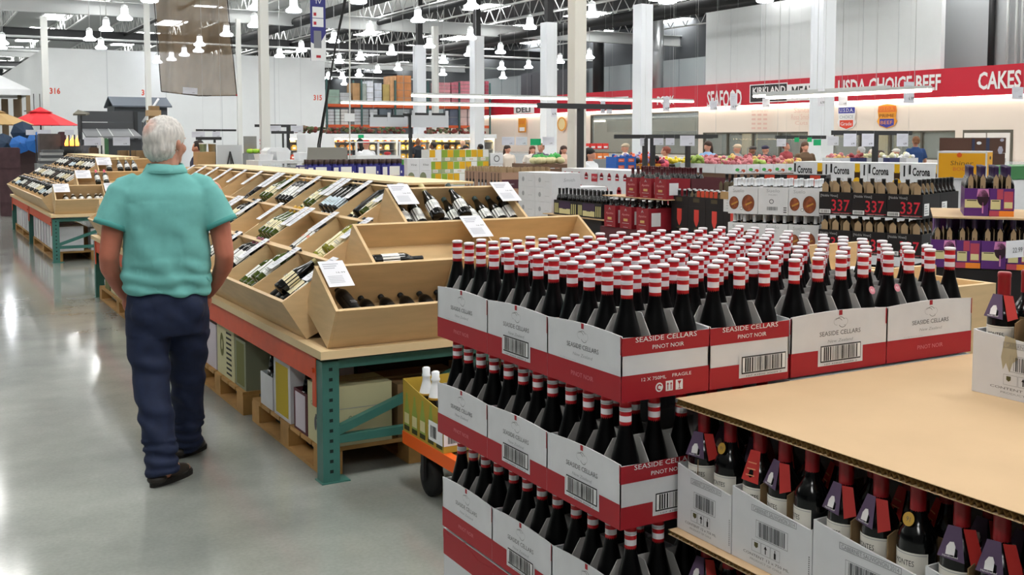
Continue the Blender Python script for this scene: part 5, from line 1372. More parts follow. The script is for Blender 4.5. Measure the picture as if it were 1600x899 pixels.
# collar
s_.tube((0.0, -0.012, 1.485), (0.006, -0.004, 1.53), 0.1, SHIRT, 24, 0.078)
sm_ = remeshed(s_, 0.0085, 7, 'polo_shirt')
sv = sm_.vertices
for v in sv:
    c = v.co.copy()
    n_ = v.normal
    k = 0.0
    if c.z < 1.36 and abs(c.x) < 0.22:
        lowz = max(0, min(1, (1.12 - c.z) / 0.2))
        k += 0.010 * lowz * max(0, min(1, (c.z - 0.905) / 0.05)) * math.sin(c.z * 85 + 6 * c.x + 2.5 * noise.noise(c * 7))            # horizontal creases gathering at the waist
        k += 0.007 * math.sin(c.x * 30 + c.z * 14 + 3 * noise.noise(c * 5)) * max(0, min(1, (1.36 - c.z) / 0.25))
        k += 0.006 * noise.noise(c * 16)
    else:
        k += 0.005 * noise.noise(c * 14)
    v.co = c + n_ * k
    if c.z < 0.96: v.co.z += (0.96 - c.z) * (-0.25 * c.x / 0.2 + 0.15 * noise.noise(c * 9))
put('polo_shirt', sm_, man)
CUFF = M('polo_rib', '#4f9d98', 0.85)
for s in (-1, 1):
    e = Vector((s * 0.262 if s > 0 else -0.252, -0.033, 1.238)); d = (Vector((s * 0.185, -0.01, 1.41)) - e).normalized()
    cm = MB(); cm.tube(e - d * 0.002, e + d * 0.022, 0.0855, CUFF, 28, 0.085); cm.build('sleeve_band', man)
co = MB(); n_ = 40; vs = []; fs = []
for (r_, z_, dy) in ((0.079, 1.538, 0.0), (0.084, 1.541, -0.002), (0.106, 1.503, -0.008), (0.102, 1.498, -0.008), (0.083, 1.525, -0.004)):
    for k in range(n_):
        a = 0.35 + (2 * math.pi - 0.7) * k / (n_ - 1) + math.pi / 2
        vs.append((0.004 + r_ * math.cos(a), dy + r_ * 0.95 * math.sin(a), z_ + 0.006 * math.sin(a)))
for i in range(5):
    for k in range(n_ - 1):
        a_, b_ = i * n_ + k, ((i + 1) % 5) * n_ + k; fs.append((a_, a_ + 1, b_ + 1, b_))
co.add(vs, fs, SHIRT, None, True); co.build('collar', man)
# jeans
j = MB()
loft(j, [(0.0, 0.005, 0.70, 0.175, 0.125, 2.3), (0.0, 0.0, 0.80, 0.192, 0.142, 2.4), (0, 0, 0.885, 0.19, 0.136, 2.4), (0, 0, 0.93, 0.178, 0.122, 2.4), (0, 0, 0.985, 0.172, 0.118, 2.4)], JEANS, 28)
for s in (-1, 1):
    lg = LEG[s]
    rad = (0.112, 0.088, 0.083, 0.082)
    pts = [(lg[0][0], lg[0][1], 0.80, 0.108), (lg[0][0] * 0.98, (lg[0][1] * 0.6 + lg[1][1] * 0.4), 0.66, 0.103), (lg[1][0], lg[1][1], 0.5, 0.09), (lg[2][0], lg[2][1], 0.3, 0.083)]
    cap_chain(j, pts, JEANS, 20)
    e = Vector((lg[3][0] + (-0.012 if s < 0 else -0.012), lg[3][1] + 0.005, 0.052 if s < 0 else 0.04))
    j.tube(pts[-1][:3], e, 0.08, JEANS, 22, 0.074)
for s in (-1, 1): j.sphere((s * 0.09, -0.075, 0.83), 0.085, JEANS, None, 14, 10, (1, 0.75, 1.1))
jm_ = remeshed(j, 0.009, 6, 'jeans')
for v in jm_.vertices:
    c = v.co.copy()
    k = 0.006 * noise.noise(c * 11) + 0.006 * math.sin(c.z * 40 + c.x * 25 + 4 * noise.noise(c * 6)) * (1 if c.z < 0.7 else 0.3)
    if c.z < 0.22: k += 0.006 * math.sin(c.z * 120 + 3 * noise.noise(c * 10))
    v.co = c + v.normal * k
put('jeans', jm_, man)
# clogs
SHOE = M('clog_leather', '#2c2723', 0.5); SOLE = M('clog_sole', '#1a1715', 0.7)
for s in (-1, 1):
    (hx, hy), (tx, ty) = FOOT[s]
    hv = Vector((hx, hy, 0)); d = (Vector((tx, ty, 0)) - hv); L = d.length; a = math.atan2(d.y, d.x)
    X = T(hx, hy, 0) @ RZ(a)
    out = []
    for k in range(24):
        t_a = 2 * math.pi * k / 24; c, q = math.cos(t_a), math.sin(t_a)
        w_ = 0.044 + 0.009 * c
        out.append((L / 2 + (L / 2 + 0.012) * c, w_ * math.copysign(abs(q) ** 0.8, q)))
    so = MB(); so.prism(out, 0.001, 0.022, SOLE, X)
    so.prism([(x * 0.97 + 0.004, y * 0.95) for x, y in out], 0.022, 0.028, SHOE, X)
    up = MB()
    up.sphere((L * 0.12, 0, 0.035), 0.05, SHOE, X, 16, 10, (0.95, 0.92, 0.55)); up.sphere((L * 0.62, 0, 0.036), 0.05, SHOE, X, 16, 10, (1.75, 0.98, 0.72))
    o = so.build('clog_sole', man); u = up.build('clog_upper', o)

# a plain standing shopper, mesh shared, clothes recoloured per person
def figure():
    b = MB()
    b.sphere((0, 0, 1.64), 0.1, SKIN, None, 12, 8, (0.8, 0.98, 1.15)); b.sphere((0, 0.07, 1.59), 0.045, SKIN, None, 8, 6); b.sphere((0, 0.098, 1.63), 0.016, SKIN, None, 8, 6)
    for s in (-1, 1): b.sphere((s * 0.082, 0, 1.63), 0.022, SKIN, None, 8, 6, (0.5, 1, 1.4))
    cap_chain(b, [(0, 0, 1.56, 0.055), (0, 0, 1.46, 0.06)], SKIN, 10)
    loft(b, [(0, 0, 0.82, 0.15, 0.1, 2.2), (0, 0, 1.1, 0.15, 0.11, 2.2), (0, 0, 1.36, 0.18, 0.11, 2.3), (0, 0, 1.47, 0.09, 0.07, 2)], SKIN, 16)
    for s in (-1, 1):
        cap_chain(b, [(s * 0.2, 0, 1.39, 0.05), (s * 0.25, -0.02, 1.13, 0.042), (s * 0.22, 0.12, 0.96, 0.032), (s * 0.2, 0.18, 0.92, 0.03)], SKIN, 10)
        b.sphere((s * 0.19, 0.21, 0.9), 0.035, SKIN, None, 8, 6, (0.7, 1.3, 0.8))
        for k in range(4): cap_chain(b, [(s * 0.205 - s * 0.014 * k, 0.235, 0.895, 0.009), (s * 0.2 - s * 0.014 * k, 0.275, 0.875, 0.008)], SKIN, 6)
        cap_chain(b, [(s * 0.165, 0.2, 0.91, 0.011), (s * 0.15, 0.235, 0.9, 0.009)], SKIN, 6)
        cap_chain(b, [(s * 0.09, 0, 0.84, 0.085), (s * 0.09, 0.02, 0.5, 0.055), (s * 0.09, 0, 0.1, 0.038), (s * 0.09, 0.13, 0.045, 0.035)], SKIN, 10)
    body = remeshed(b, 0.014, 3, 'body')
    t = MB()
    loft(t, [(0, 0, 0.86, 0.19, 0.135, 2.3), (0, 0, 1.1, 0.18, 0.14, 2.3), (0, 0, 1.35, 0.205, 0.135, 2.4), (0, 0, 1.45, 0.13, 0.09, 2.2), (0, 0, 1.5, 0.075, 0.075, 2)], SHIRT, 18)
    for s in (-1, 1): t.tube((s * 0.18, 0, 1.4), (s * 0.245, -0.015, 1.2), 0.075, SHIRT, 12, 0.07); t.sphere((s * 0.185, 0, 1.395), 0.072, SHIRT, None, 10, 8)
    shirt = remeshed(t, 0.016, 4, 'shirt')
    p = MB(); loft(p, [(0, 0, 0.72, 0.17, 0.12, 2.3), (0, 0, 0.96, 0.18, 0.13, 2.3)], JEANS, 16)
    for s in (-1, 1): cap_chain(p, [(s * 0.09, 0, 0.8, 0.1), (s * 0.09, 0.02, 0.5, 0.08), (s * 0.09, 0, 0.12, 0.07)], JEANS, 10)
    trousers = remeshed(p, 0.018, 4, 'trousers')
    H = T(0, 0, 1.65)
    short = hair_shell(H, 0.045, 0.008, HAIR, -0.07, 'hair')
    lg = MB(); lg.sphere((0, -0.015, 1.69), 0.11, HAIR, None, 12, 8, (0.9, 1, 0.95)); loft(lg, [(0, -0.08, 1.38, 0.05, 0.03, 2), (0, -0.085, 1.48, 0.1, 0.05, 2), (0, -0.06, 1.62, 0.098, 0.07, 2), (0, -0.02, 1.7, 0.09, 0.09, 2)], HAIR, 14)
    longh = remeshed(lg, 0.016, 3, 'hair')
    cp = MB(); cp.sphere((0, -0.01, 1.70), 0.108, HAIR, None, 14, 8, (0.88, 1.02, 0.72)); cp.cbox(0, 0.12, 1.70, 0.14, 0.1, 0.012, HAIR)
    capm = remeshed(cp, 0.014, 2, 'cap')
    sh = MB()
    for s in (-1, 1): sh.sphere((s * 0.09, 0.06, 0.04), 0.05, BLACK, None, 10, 6, (0.9, 2.4, 0.78))
    return body, shirt, trousers, short, longh, capm, sh.mesh('shoe')
FB, FS, FT_, FH, FL, FC, FSH = figure()
def person(px, py_top, D, heading, shirt, hair, label, style='short', trousers='#2a2d35', skin=None, scale=1.0):
    """py_top: photo height of the crown, D: distance; heading in degrees (0 = facing away along the aisle)"""
    p = atd(px, py_top, D)
    k = p.z / 1.755 * scale
    t = thing('person', label, 'person', (p.x, p.y, 0), math.radians(heading))
    t.scale = (1, 1, k)
    def add(nm, me, mat):
        o = put(nm, me, t)
        if mat is not None:
            o.material_slots[0].link = 'OBJECT'; o.material_slots[0].material = mat
        return o
    sk = M('skin_' + skin, skin, 0.5) if skin else None
    add('body', FB, sk); add('shirt', FS, M('cloth_' + shirt, shirt, 0.8)); add('trousers', FT_, M('cloth_' + trousers, trousers, 0.8))
    hm__ = M('hair_' + hair, hair, 0.6)
    if style == 'short': add('hair', FH, hm__)
    elif style == 'long': add('hair', FL, hm__)
    elif style == 'cap': add('cap', FC, hm__)
    put('shoe', FSH, t)
# ------------------------------------------------------------------ cases of wine and beer between the foreground and the produce hall
CARD_KR = M('inner_kraft', '#a58c6c', 0.85)
def goods(name, label, cat, C, rz, w, l, h, mat, px=None, py=None, group=None, open_top=False, lip=0.0, hd=None, nx=3, ny=3, dmat=None, base=False):
    """case with its near corner at C: face 'x' looks to the aisle (l long), face 'y' to the camera side (w wide)"""
    t = thing(name, label, cat, C, rz, group)
    m = MB(); e = 0.005
    if open_top:
        m.box(0, 0, 0, w, e, h, mat); m.box(0, l - e, 0, w, l, h, mat); m.box(0, e, 0, e, l - e, h, mat); m.box(w - e, e, 0, w, l - e, h, mat); m.box(e, e, 0, w - e, l - e, e, mat)
    else:
        m.box(0, 0, 0, w, l, h, mat)
    if px: px(m, FX(0, l, 0), l, h)
    if py: py(m, FY(0, 0, 0), w, h)
    m.build('box', t)
    if hd:
        d = MB(); dm = dmat or CARD_KR
        for k in range(1, ny):
            y = l * k / ny; d.prism([(0.012, 0.006), (w - 0.012, 0.006), (w - 0.012, hd - 0.015), (w - 0.03, hd), (0.03, hd), (0.012, hd - 0.015)], -0.0015, 0.0015, dm, frame((0, y, 0), (1, 0, 0), (0, 0, 1)))
        for k in range(1, nx):
            x = w * k / nx
            for q in range(ny):
                a, b = l * q / ny + 0.018, l * (q + 1) / ny - 0.018
                d.prism([(a, 0.006), (b, 0.006), (b, hd - 0.02), (b - 0.012, hd + 0.006), (a + 0.012, hd + 0.006), (a, hd - 0.02)], -0.0015, 0.0015, dm, frame((x, 0, 0), (0, 1, 0), (0, 0, 1)))
        # flaps standing along the outer rows
        for q in range(ny):
            a, b = l * q / ny + 0.02, l * (q + 1) / ny - 0.02
            d.prism([(a, 0.01), (b, 0.01), (b, hd - 0.02), ((a + b) / 2, hd + 0.008), (a, hd - 0.02)], -0.0015, 0.0015, dm, frame((0.012, 0, 0), (0, 1, 0), (0, 0, 1)))
        d.build('divider', t)
    return t
def in_frame(C, rz, x, y, z):
    c, s = math.cos(rz), math.sin(rz)
    return (C[0] + c * x - s * y, C[1] + s * x + c * y, C[2] + z)
def bottle_mesh(cap, glass=GLASS_DARK, top=None, r=0.036, h=0.3):
    m = MB(); t_ = top or cap
    m.lathe([(r * 0.85, 0, glass), (r, 0.01, glass), (r, h * 0.6, glass), (r * 0.85, h * 0.68, glass), (0.018, h * 0.77, glass), (0.0155, h * 0.78, cap), (0.0155, h * 0.95, t_), (0.0165, h * 0.955, t_), (0.0165, h, t_)], 12)
    return m.mesh('wine_bottle')
def bottles(C, rz, w, l, nx, ny, me, desc, group, rows=None, z=0.007):
    k = 0
    for i in range(nx):
        for j in range(ny):
            if rows and not rows(i, j): continue
            k += 1
            o = put('wine_bottle', me, None, in_frame(C, rz, w * (i + 0.5) / nx + 0.004, l * (j + 0.5) / ny, z))
            tag(o, '%s, %s along, %s row back' % (desc, ORD[j + 1], ORD[i + 1]), 'wine bottle', group)
# --- black cases lettered 337
BKB = M('case_black', '#17161a', 0.5); PR = M('print_red', '#c92a3c', 0.5); LG = M('print_light', '#b9b9bb', 0.6)
def p337(m, X, L, h):
    m.text('[Noble Vines]', L * 0.05, h * 0.80, 0.020, LG, X, w=L * 0.52, z=0.002, align='l')
    m.text('337', L * 0.66, h * 0.2, h * 0.5, PR, X, w=L * 0.55, z=0.002, bold=0.01)
    m.quad(L * 0.02, h * 0.08, L * 0.36, h * 0.25, WHITE, X, 0.002); m.barcode(L * 0.05, h * 0.1, L * 0.28, h * 0.12, INK, X, 0.003)
    m.quad(L * 0.38, h * 0.11, L, h * 0.13, PR, X, 0.002); m.quad(0, 0.0, L, 0.004, LG, X, 0.002); m.text('CABERNET SAUVIGNON', L * 0.68, 0.012, 0.009, LG, X, w=L * 0.5, z=0.002)
def p337r(m, X, L, h):
    m.quad(L * 0.08, h * 0.12, L * 0.36, h * 0.62, WHITE, X, 0.002)
    for i in range(4): m.quad(L * 0.11, h * (0.2 + 0.1 * i), L * (0.32 - 0.03 * i), h * (0.24 + 0.1 * i), INK_LIGHT, X, 0.003)
    for i in range(5): m.quad(L * (0.42 + 0.11 * i), h * 0.45, L * (0.46 + 0.11 * i), h * 0.9, M('print_dim', '#3a3338', 0.6), X, 0.002)
C337 = atd(1441, 343, 8.3); A337 = math.radians(20.4)
DARK_CAP = bottle_mesh(CP_K); 
for lay_ in range(3):
    for k in range(3):
        c = in_frame(C337, A337, 0, 0.283 * k, -0.31 * lay_)
        sh = lay_ < 2
        goods('wine_case', 'black wine case lettered 337, %s from the near corner, %s layer from top' % (ORD[k + 1], ORD[lay_ + 1]), 'wine case', c, A337, 0.4, 0.279, 0.19, BKB, p337, p337r if k == 0 else None, 'black 337 cases', True, hd=0.268 if sh else None, nx=4, ny=3)
        if sh: bottles(c, A337, 0.4, 0.279, 4, 3, DARK_CAP, 'dark bottle in %s 337 case of %s layer' % (ORD[k + 1], ORD[lay_ + 1]), 'bottles in the 337 cases', (lambda i, j: i == 0) if k else (lambda i, j: i == 0 or j == 0))
    c = in_frame(C337, A337, 0.404, 0, -0.31 * lay_)
    goods('wine_case', 'dark wine case with a white label right of the 337 cases, %s layer from top' % ORD[lay_ + 1], 'wine case', c, A337, 0.45, 0.279, 0.19, BKB, None, p337r, 'black 337 cases', True, hd=0.262 if lay_ < 2 else None, nx=5, ny=3, dmat=M('divider_dark', '#2c2422', 0.8))
    if lay_ < 2: bottles(c, A337, 0.45, 0.279, 5, 3, DARK_CAP, 'dark bottle right of the 337 cases, %s layer' % ORD[lay_ + 1], 'bottles in the 337 cases', lambda i, j: j == 0)
def base_block(C, rz, w, l, z, label, mat=BKB):
    t = thing('carton', label, 'carton', (C[0], C[1], 0.0), rz, 'cartons at the bottom of the stacks')
    m = MB(); m.box(0.01, 0.01, 0.1, w, l, z - 0.004, mat); m.box(0.01, 0.01, 0, w, l, 0.1, PALLET_WOOD); m.build('box', t)
base_block(C337, A337, 0.85, 0.85, C337.z - 0.62, 'black carton block under the 337 cases')
# --- white cases with two round pictures
PIC = M('round_picture', '#8a4a2c', 0.6, var=0.55, scale=22); PIC2 = M('round_picture_edge', '#6d3a2a', 0.6)
def psu(m, X, L, h):
    m.text('Suelo', L * 0.35, h * 0.80, 0.030, INK_LIGHT, X, w=L * 0.38, z=0.002)
    for cx, r in ((0.2, 0.042), (0.68, 0.055)):
        m.disc(L * cx, h * 0.40, r, PIC2, X, 0.002, 24, r * 1.35); m.disc(L * cx, h * 0.40, r * 0.9, PIC, X, 0.003, 24, r * 1.25)
        m.poly([(L * cx - 0.02, h * 0.3, 0.0035), (L * cx + 0.035, h * 0.42, 0.0035), (L * cx + 0.03, h * 0.47, 0.0035), (L * cx - 0.025, h * 0.36, 0.0035)], M('picture_ochre', '#c08a3c', 0.6), X)
    m.disc(L * 0.45, h * 0.2, 0.013, INK, X, 0.002); m.disc(L * 0.45, h * 0.2, 0.010, WHITE, X, 0.003)
def psu2(m, X, L, h):
    m.text('Suelo', L * 0.5, h * 0.82, 0.028, INK_LIGHT, X, w=L * 0.44, z=0.002); m.text('MALBEC', L * 0.5, h * 0.7, 0.012, INK_LIGHT, X, w=L * 0.3, z=0.002)
    m.ring(L * 0.45, h * 0.48, 0.014, 0.02, INK, X, 0.002); m.barcode(L * 0.3, h * 0.16, L * 0.36, h * 0.13, INK, X, 0.002)
    for i in range(3): m.quad(L * 0.85, h * (0.08 + i * 0.08), L * 0.95, h * (0.12 + i * 0.08), INK, X, 0.002)
CSU = atd(1280, 338, 9.0); ASU = math.radians(33); WC = bottle_mesh(FOIL, GLASS_DARK)
for lay_ in range(3):
    for k in range(3):
        c = in_frame(CSU, ASU, 0, 0.262 * k, -0.313 * lay_)
        goods('wine_case', 'white case with %s, %s from the near end, %s layer' % ('faint lettering and barcode' if k == 1 else 'two round brown pictures', ORD[k + 1], ORD[lay_ + 1]), 'wine case', c, ASU, 0.36, 0.258, 0.235, CARTON_WHITE, psu2 if k == 1 else psu, psu2, 'white cases with round pictures', lay_ < 2, hd=0.225 if lay_ < 2 else None)
        if lay_ < 2: bottles(c, ASU, 0.36, 0.258, 3, 3, WC, 'white-capped bottle in the %s round-picture case, %s layer' % (ORD[k + 1], ORD[lay_ + 1]), 'white-capped bottles')
RSQ = M('orange_red_board', '#c8452c', 0.6)
for k in range(3):
    c = in_frame(CSU, ASU, 0.37, 0.02 + 0.2 * k, 0.0)
    m = MB(); m.box(0, 0, 0, 0.2, 0.19, 0.335, BKB); m.quad(0.05, 0.24, 0.14, 0.33, RSQ, FX(0, 0.19, 0), 0.002); o = m.build('carton', None, c); o.rotation_euler = (0, 0, ASU); tag(o, 'black and red carton standing behind the white round-picture cases, %s from the near end' % ORD[k + 1], 'carton', 'black red cartons')
    m = MB(); m.box(0, 0, 0, 0.2, 0.19, c[2] - 0.004, BKB); o = m.build('carton', None, (c[0], c[1], 0)); o.rotation_euler = (0, 0, ASU); tag(o, 'black carton block under the black and red cartons, %s' % ORD[k + 1], 'carton', 'cartons at the bottom of the stacks')
base_block(CSU, ASU, 0.36, 0.78, CSU.z - 0.626, 'white carton block under the round-picture cases', CARTON_WHITE)
# --- black cases with a red shield
def psh(m, X, L, h):
    pts = [(0.36, 0.62), (0.36, 0.3), (0.42, 0.18), (0.5, 0.1), (0.58, 0.18), (0.64, 0.3), (0.64, 0.62)]
    m.poly([(x * L, y * h, 0.002) for x, y in pts], M('shield_red', '#d2423a', 0.5), X)
    m.quad(L * 0.3, h * 0.84, L * 0.66, h * 0.96, M('print_olive2', '#4d4430', 0.7), X, 0.002); m.quad(L * 0.36, h * 0.02, L * 0.66, h * 0.07, M('print_olive2', '#4d4430', 0.7), X, 0.002)
    m.quad(0, h * 0.72, L, h * 0.725, M('print_dim', '#3a3338', 0.6), X, 0.002)
CSH = atd(1160, 369, 9.75)
for lay_ in range(2):
    for k in range(4):
        c = in_frame(CSH, 0, 0, 0.262 * k, -0.33 * lay_)
        goods('wine_case', 'black case with a red shield, %s from the near end%s' % (ORD[k + 1], ', under it' if lay_ else ''), 'wine case', c, 0, 0.36, 0.258, 0.325, BKB, psh, psh if k == 0 else None, 'black cases with red shields', lay_ == 0, hd=0.37 if (lay_ == 0 and k != 3) else None, nx=3, ny=3, dmat=M('divider_olive', '#6f6450', 0.85))
    if lay_ == 0:
        for k in range(4): bottles(in_frame(CSH, 0, 0, 0.262 * k, 0.085), 0, 0.36, 0.258, 3, 3, bottle_mesh(CP_K, GLASS_DARK, M('cap_glint', '#c9c9cc', 0.25)), 'black-capped bottle in the %s shield case' % ORD[k + 1], 'bottles in the shield cases', lambda i, j: i < 2)
base_block(CSH, 0, 0.36, 1.04, CSH.z - 0.33, 'black carton block under the shield cases')
m = MB(); m.prism([(0, 0), (0.3, 0), (0.3, 0.17), (0.16, 0.07), (0, 0.07)], 0, 0.004, KRAFT, frame((0, 0, 0), (0, -1, 0), (0, 0, 1))); m.poly([(0.19, 0.04, 0.006), (0.25, 0.005, 0.006), (0.295, 0.03, 0.006), (0.295, 0.15, 0.006)], RSQ, frame((0, 0, 0), (0, -1, 0), (0, 0, 1)))
tag(m.build('carton_flap', None, (CSH.x - 0.006, CSH.y + 0.3, CSH.z + 0.326)), 'torn kraft flap with a red diamond on the nearest shield case', 'flap')
for k in range(5):
    m = MB(); m.box(0, 0, 0, 0.004, 0.045, 0.06, RSQ); tag(m.build('neck_card', None, (CSH.x + 0.002, CSH.y + 0.36 + k * 0.062, CSH.z + 0.3255)), 'small orange-red card standing in the shield cases, %s from the near end' % ORD[k + 1], 'card', 'orange-red cards')
m = MB(); m.box(-0.003, 0, 0, 0, 0.29, 0.14, CARTON_WHITE); 
for i in range(4): m.quad(0.04, 0.03 + 0.025 * i, 0.2, 0.034 + 0.025 * i, INK_LIGHT, FX(-0.004, 0.29, 0))
tag(m.build('shipping_label', None, (CSH.x - 0.002, CSH.y - 0.03, CSH.z + 0.21)), 'white shipping label on the nearest shield case, beside the round pictures', 'label')
# second row of shield cases further back, topped with dark bottles
for k in range(3):
    c = (CSH.x + 0.42, CSH.y + 0.05 + 0.27 * k, CSH.z + 0.1)
    goods('wine_case', 'open dark case behind the shield cases, %s from the near end' % ORD[k + 1], 'wine case', c, 0, 0.5, 0.262, 0.27, BKB, None, None, 'dark cases behind the shields', True, hd=0.36, nx=3, ny=3, dmat=M('divider_olive', '#6f6450', 0.85))
    bottles((c[0], c[1], c[2] + 0.13), 0, 0.5, 0.262, 3, 3, DARK_CAP, 'dark bottle behind the shield cases, case %s' % ORD[k + 1], 'bottles behind the shield cases', lambda i, j: i < 1)
base_block((CSH.x + 0.42, CSH.y + 0.05), 0, 0.5, 0.8, CSH.z + 0.1, 'dark carton block behind the shield cases')
# --- red carriers in two rows with a tan sheet between
RB = M('carrier_red', '#8f1f2c', 0.5); TANL = M('label_tan', '#c9a66b', 0.6)
def pred(m, X, L, h):
    m.text('A', L * 0.5, h * 0.8, 0.028, LG, X, w=L * 0.2, z=0.002); m.text('Apothic', L * 0.5, h * 0.6, 0.022, M('script_pink', '#e0a0a0', 0.6), X, w=L * 0.66, z=0.002, skew=0.2)
    m.quad(L * 0.32, h * 0.34, L * 0.68, h * 0.46, TANL, X, 0.002); m.quad(L * 0.2, h * 0.24, L * 0.8, h * 0.26, LG, X, 0.002); m.quad(L * 0.3, h * 0.06, L * 0.7, h * 0.08, LG, X, 0.002)
def pside(m, X, L, h): m.quad(L * 0.12, h * 0.2, L * 0.5, h * 0.8, CARTON_WHITE, X, 0.002)
RBOT = bottle_mesh(CP_K, GLASS_DARK, M('cap_white', '#dcdcde', 0.4))
MAR_CAP = bottle_mesh(M('cap_maroon', '#4a1820', 0.4), GLASS_DARK)
CRL = atd(1013, 362, 10.6)
for k in range(3):
    c = (CRL.x, CRL.y + 0.285 * k, CRL.z)
    goods('wine_carrier', 'red wine carrier in the lower row, %s from the near end' % ORD[k + 1], 'wine carrier', c, 0, 0.3, 0.2, 0.225, RB, pred, pside, 'red wine carriers', True)
    bottles(c, 0, 0.3, 0.2, 3, 2, RBOT, 'black-capped bottle in the lower red carrier %s' % ORD[k + 1], 'bottles in the red carriers', lambda i, j: i < 2, 0.004)
    goods('wine_case', 'dark maroon case behind the lower red carriers, %s from the near end' % ORD[k + 1], 'wine case', (CRL.x + 0.32, CRL.y + 0.285 * k, CRL.z), 0, 0.6, 0.28, 0.18, B_MAR, None, None, 'maroon cases', True)
    bottles((CRL.x + 0.32, CRL.y + 0.285 * k, CRL.z), 0, 0.6, 0.28, 6, 3, MAR_CAP, 'maroon-capped bottle under the tan sheet, case %s' % ORD[k + 1], 'maroon-capped bottles', lambda i, j: i < 2)
base_block((CRL.x, CRL.y), 0, 0.92, 0.86, CRL.z, 'dark carton block under the red carriers', B_MAR)
SH_T = M('sheet_cardboard', '#cfa97c')
m = MB(); m.box(0, 0, 0, 0.9, 1.1, 0.01, SH_T); tag(m.build('cardboard_sheet', None, (CRL.x + 0.12, CRL.y - 0.12, CRL.z + 0.308)), 'tan cardboard sheet between the two rows of red carriers', 'cardboard sheet')
CRU = Vector((CRL.x + 0.14, CRL.y - 0.1, CRL.z + 0.3185))
for k in range(3):
    c = (CRU.x, CRU.y + 0.245 * k, CRU.z)
    goods('wine_carrier', 'red wine carrier on the tan sheet, %s from the near end' % ORD[k + 1], 'wine carrier', c, 0, 0.3, 0.19, 0.2, RB, pred, pside, 'red wine carriers', True)
    bottles(c, 0, 0.3, 0.19, 3, 2, MAR_CAP, 'bottle in the upper red carrier %s' % ORD[k + 1], 'bottles in the red carriers', lambda i, j: i < 1, 0.004)
for k in range(4):
    c = (CRU.x + 0.33, CRU.y + 0.02 + 0.255 * k, CRU.z)
    goods('wine_case', 'dark maroon case on the tan sheet behind the red carriers, %s from the near end' % ORD[k + 1], 'wine case', c, 0, 0.5, 0.25, 0.2, B_MAR, None, None, 'maroon cases', True)
    bottles(c, 0, 0.5, 0.25, 5, 3, MAR_CAP, 'maroon-capped bottle on the tan sheet, case %s' % ORD[k + 1], 'maroon-capped bottles', lambda i, j: i < 2)
# --- low case with cream labels and purple band, and the dark bottles behind it
PUR = M('band_purple', '#3a2644', 0.55); OLV = M('label_olive', '#b8b27a', 0.6)
def pcr(m, X, L, h):
    for u in (0.04, 0.1, 0.16, 0.76, 0.84, 0.92): m.quad(L * u, h * 0.12, L * (u + 0.045), h * 0.8, OLV, X, 0.002)
    m.quad(L * 0.24, h * 0.45, L * 0.72, h * 0.95, PUR, X, 0.002); m.quad(L * 0.24, h * 0.1, L * 0.72, h * 0.45, M('cream_panel', '#d8cf9a', 0.6), X, 0.002); m.quad(L * 0.4, h * 0.42, L * 0.56, h * 0.46, INK_BLACK, X, 0.003)
CCR = atd(940, 343, 11.75)
m = MB(); m.box(0, 0, 0, 0.8, 1.3, 0.01, SH_T); tag(m.build('cardboard_sheet', None, (CCR.x - 0.03, CCR.y - 0.1, CCR.z - 0.011)), 'tan cardboard sheet under the purple and cream cases', 'cardboard sheet')
for k in range(2):
    c = (CCR.x, CCR.y + 0.5 * k, CCR.z)
    goods('wine_case', 'dark case with cream labels and a purple band, %s from the near end' % ORD[k + 1], 'wine case', c, 0, 0.3, 0.495, 0.17, BKB, pcr, None, 'purple band cases', True)
    bottles(c, 0, 0.3, 0.495, 3, 6, DARK_CAP, 'black-capped bottle in the %s purple band case' % ORD[k + 1], 'bottles in the purple band cases', lambda i, j: i < 2 and not (k == 1 and i == 0 and j in (3,)))
goods('wine_case', 'long dark case behind the purple band cases', 'wine case', (CCR.x + 0.31, CCR.y, CCR.z), 0, 0.44, 1.1, 0.2, BKB)
base_block((CCR.x, CCR.y), 0, 0.75, 1.15, CCR.z - 0.012, 'dark carton block under the purple band cases')
# --- white closed cartons, three high
CWH = atd(862, 340, 12.8)
for lay_ in range(4):
    for k in range(2):
        w = (0.41, 0.8, 0.8, 0.8)[lay_] if k == 0 else 0.4
        c = (CWH.x, CWH.y + 0.4 * k, CWH.z + 0.177 * (2 - lay_))
        def pw(m, X, L, h):
            m.disc(L * 0.3, h * 0.5, 0.03, INK_LIGHT, X, 0.002); m.quad(L * 0.6, h * 0.4, L * 0.85, h * 0.42, INK_LIGHT, X, 0.002)
        def pw2(m, X, L, h): m.text('Smith', L * 0.6 if L < 0.6 else L * 0.25, h * 0.4, 0.04, INK_LIGHT, X, w=0.16, z=0.002, skew=0.2)
        goods('carton', 'white closed carton, %s layer from top, %s' % (ORD[lay_ + 1], 'nearest column' if k == 0 else 'far column'), 'carton', c, 0, w, 0.396, 0.175, CARTON_WHITE, pw, pw2 if k == 0 else None, 'white closed cartons')
base_block((CWH.x, CWH.y), 0, 0.8, 0.8, CWH.z - 0.177, 'white carton block under the white cartons', CARTON_WHITE)
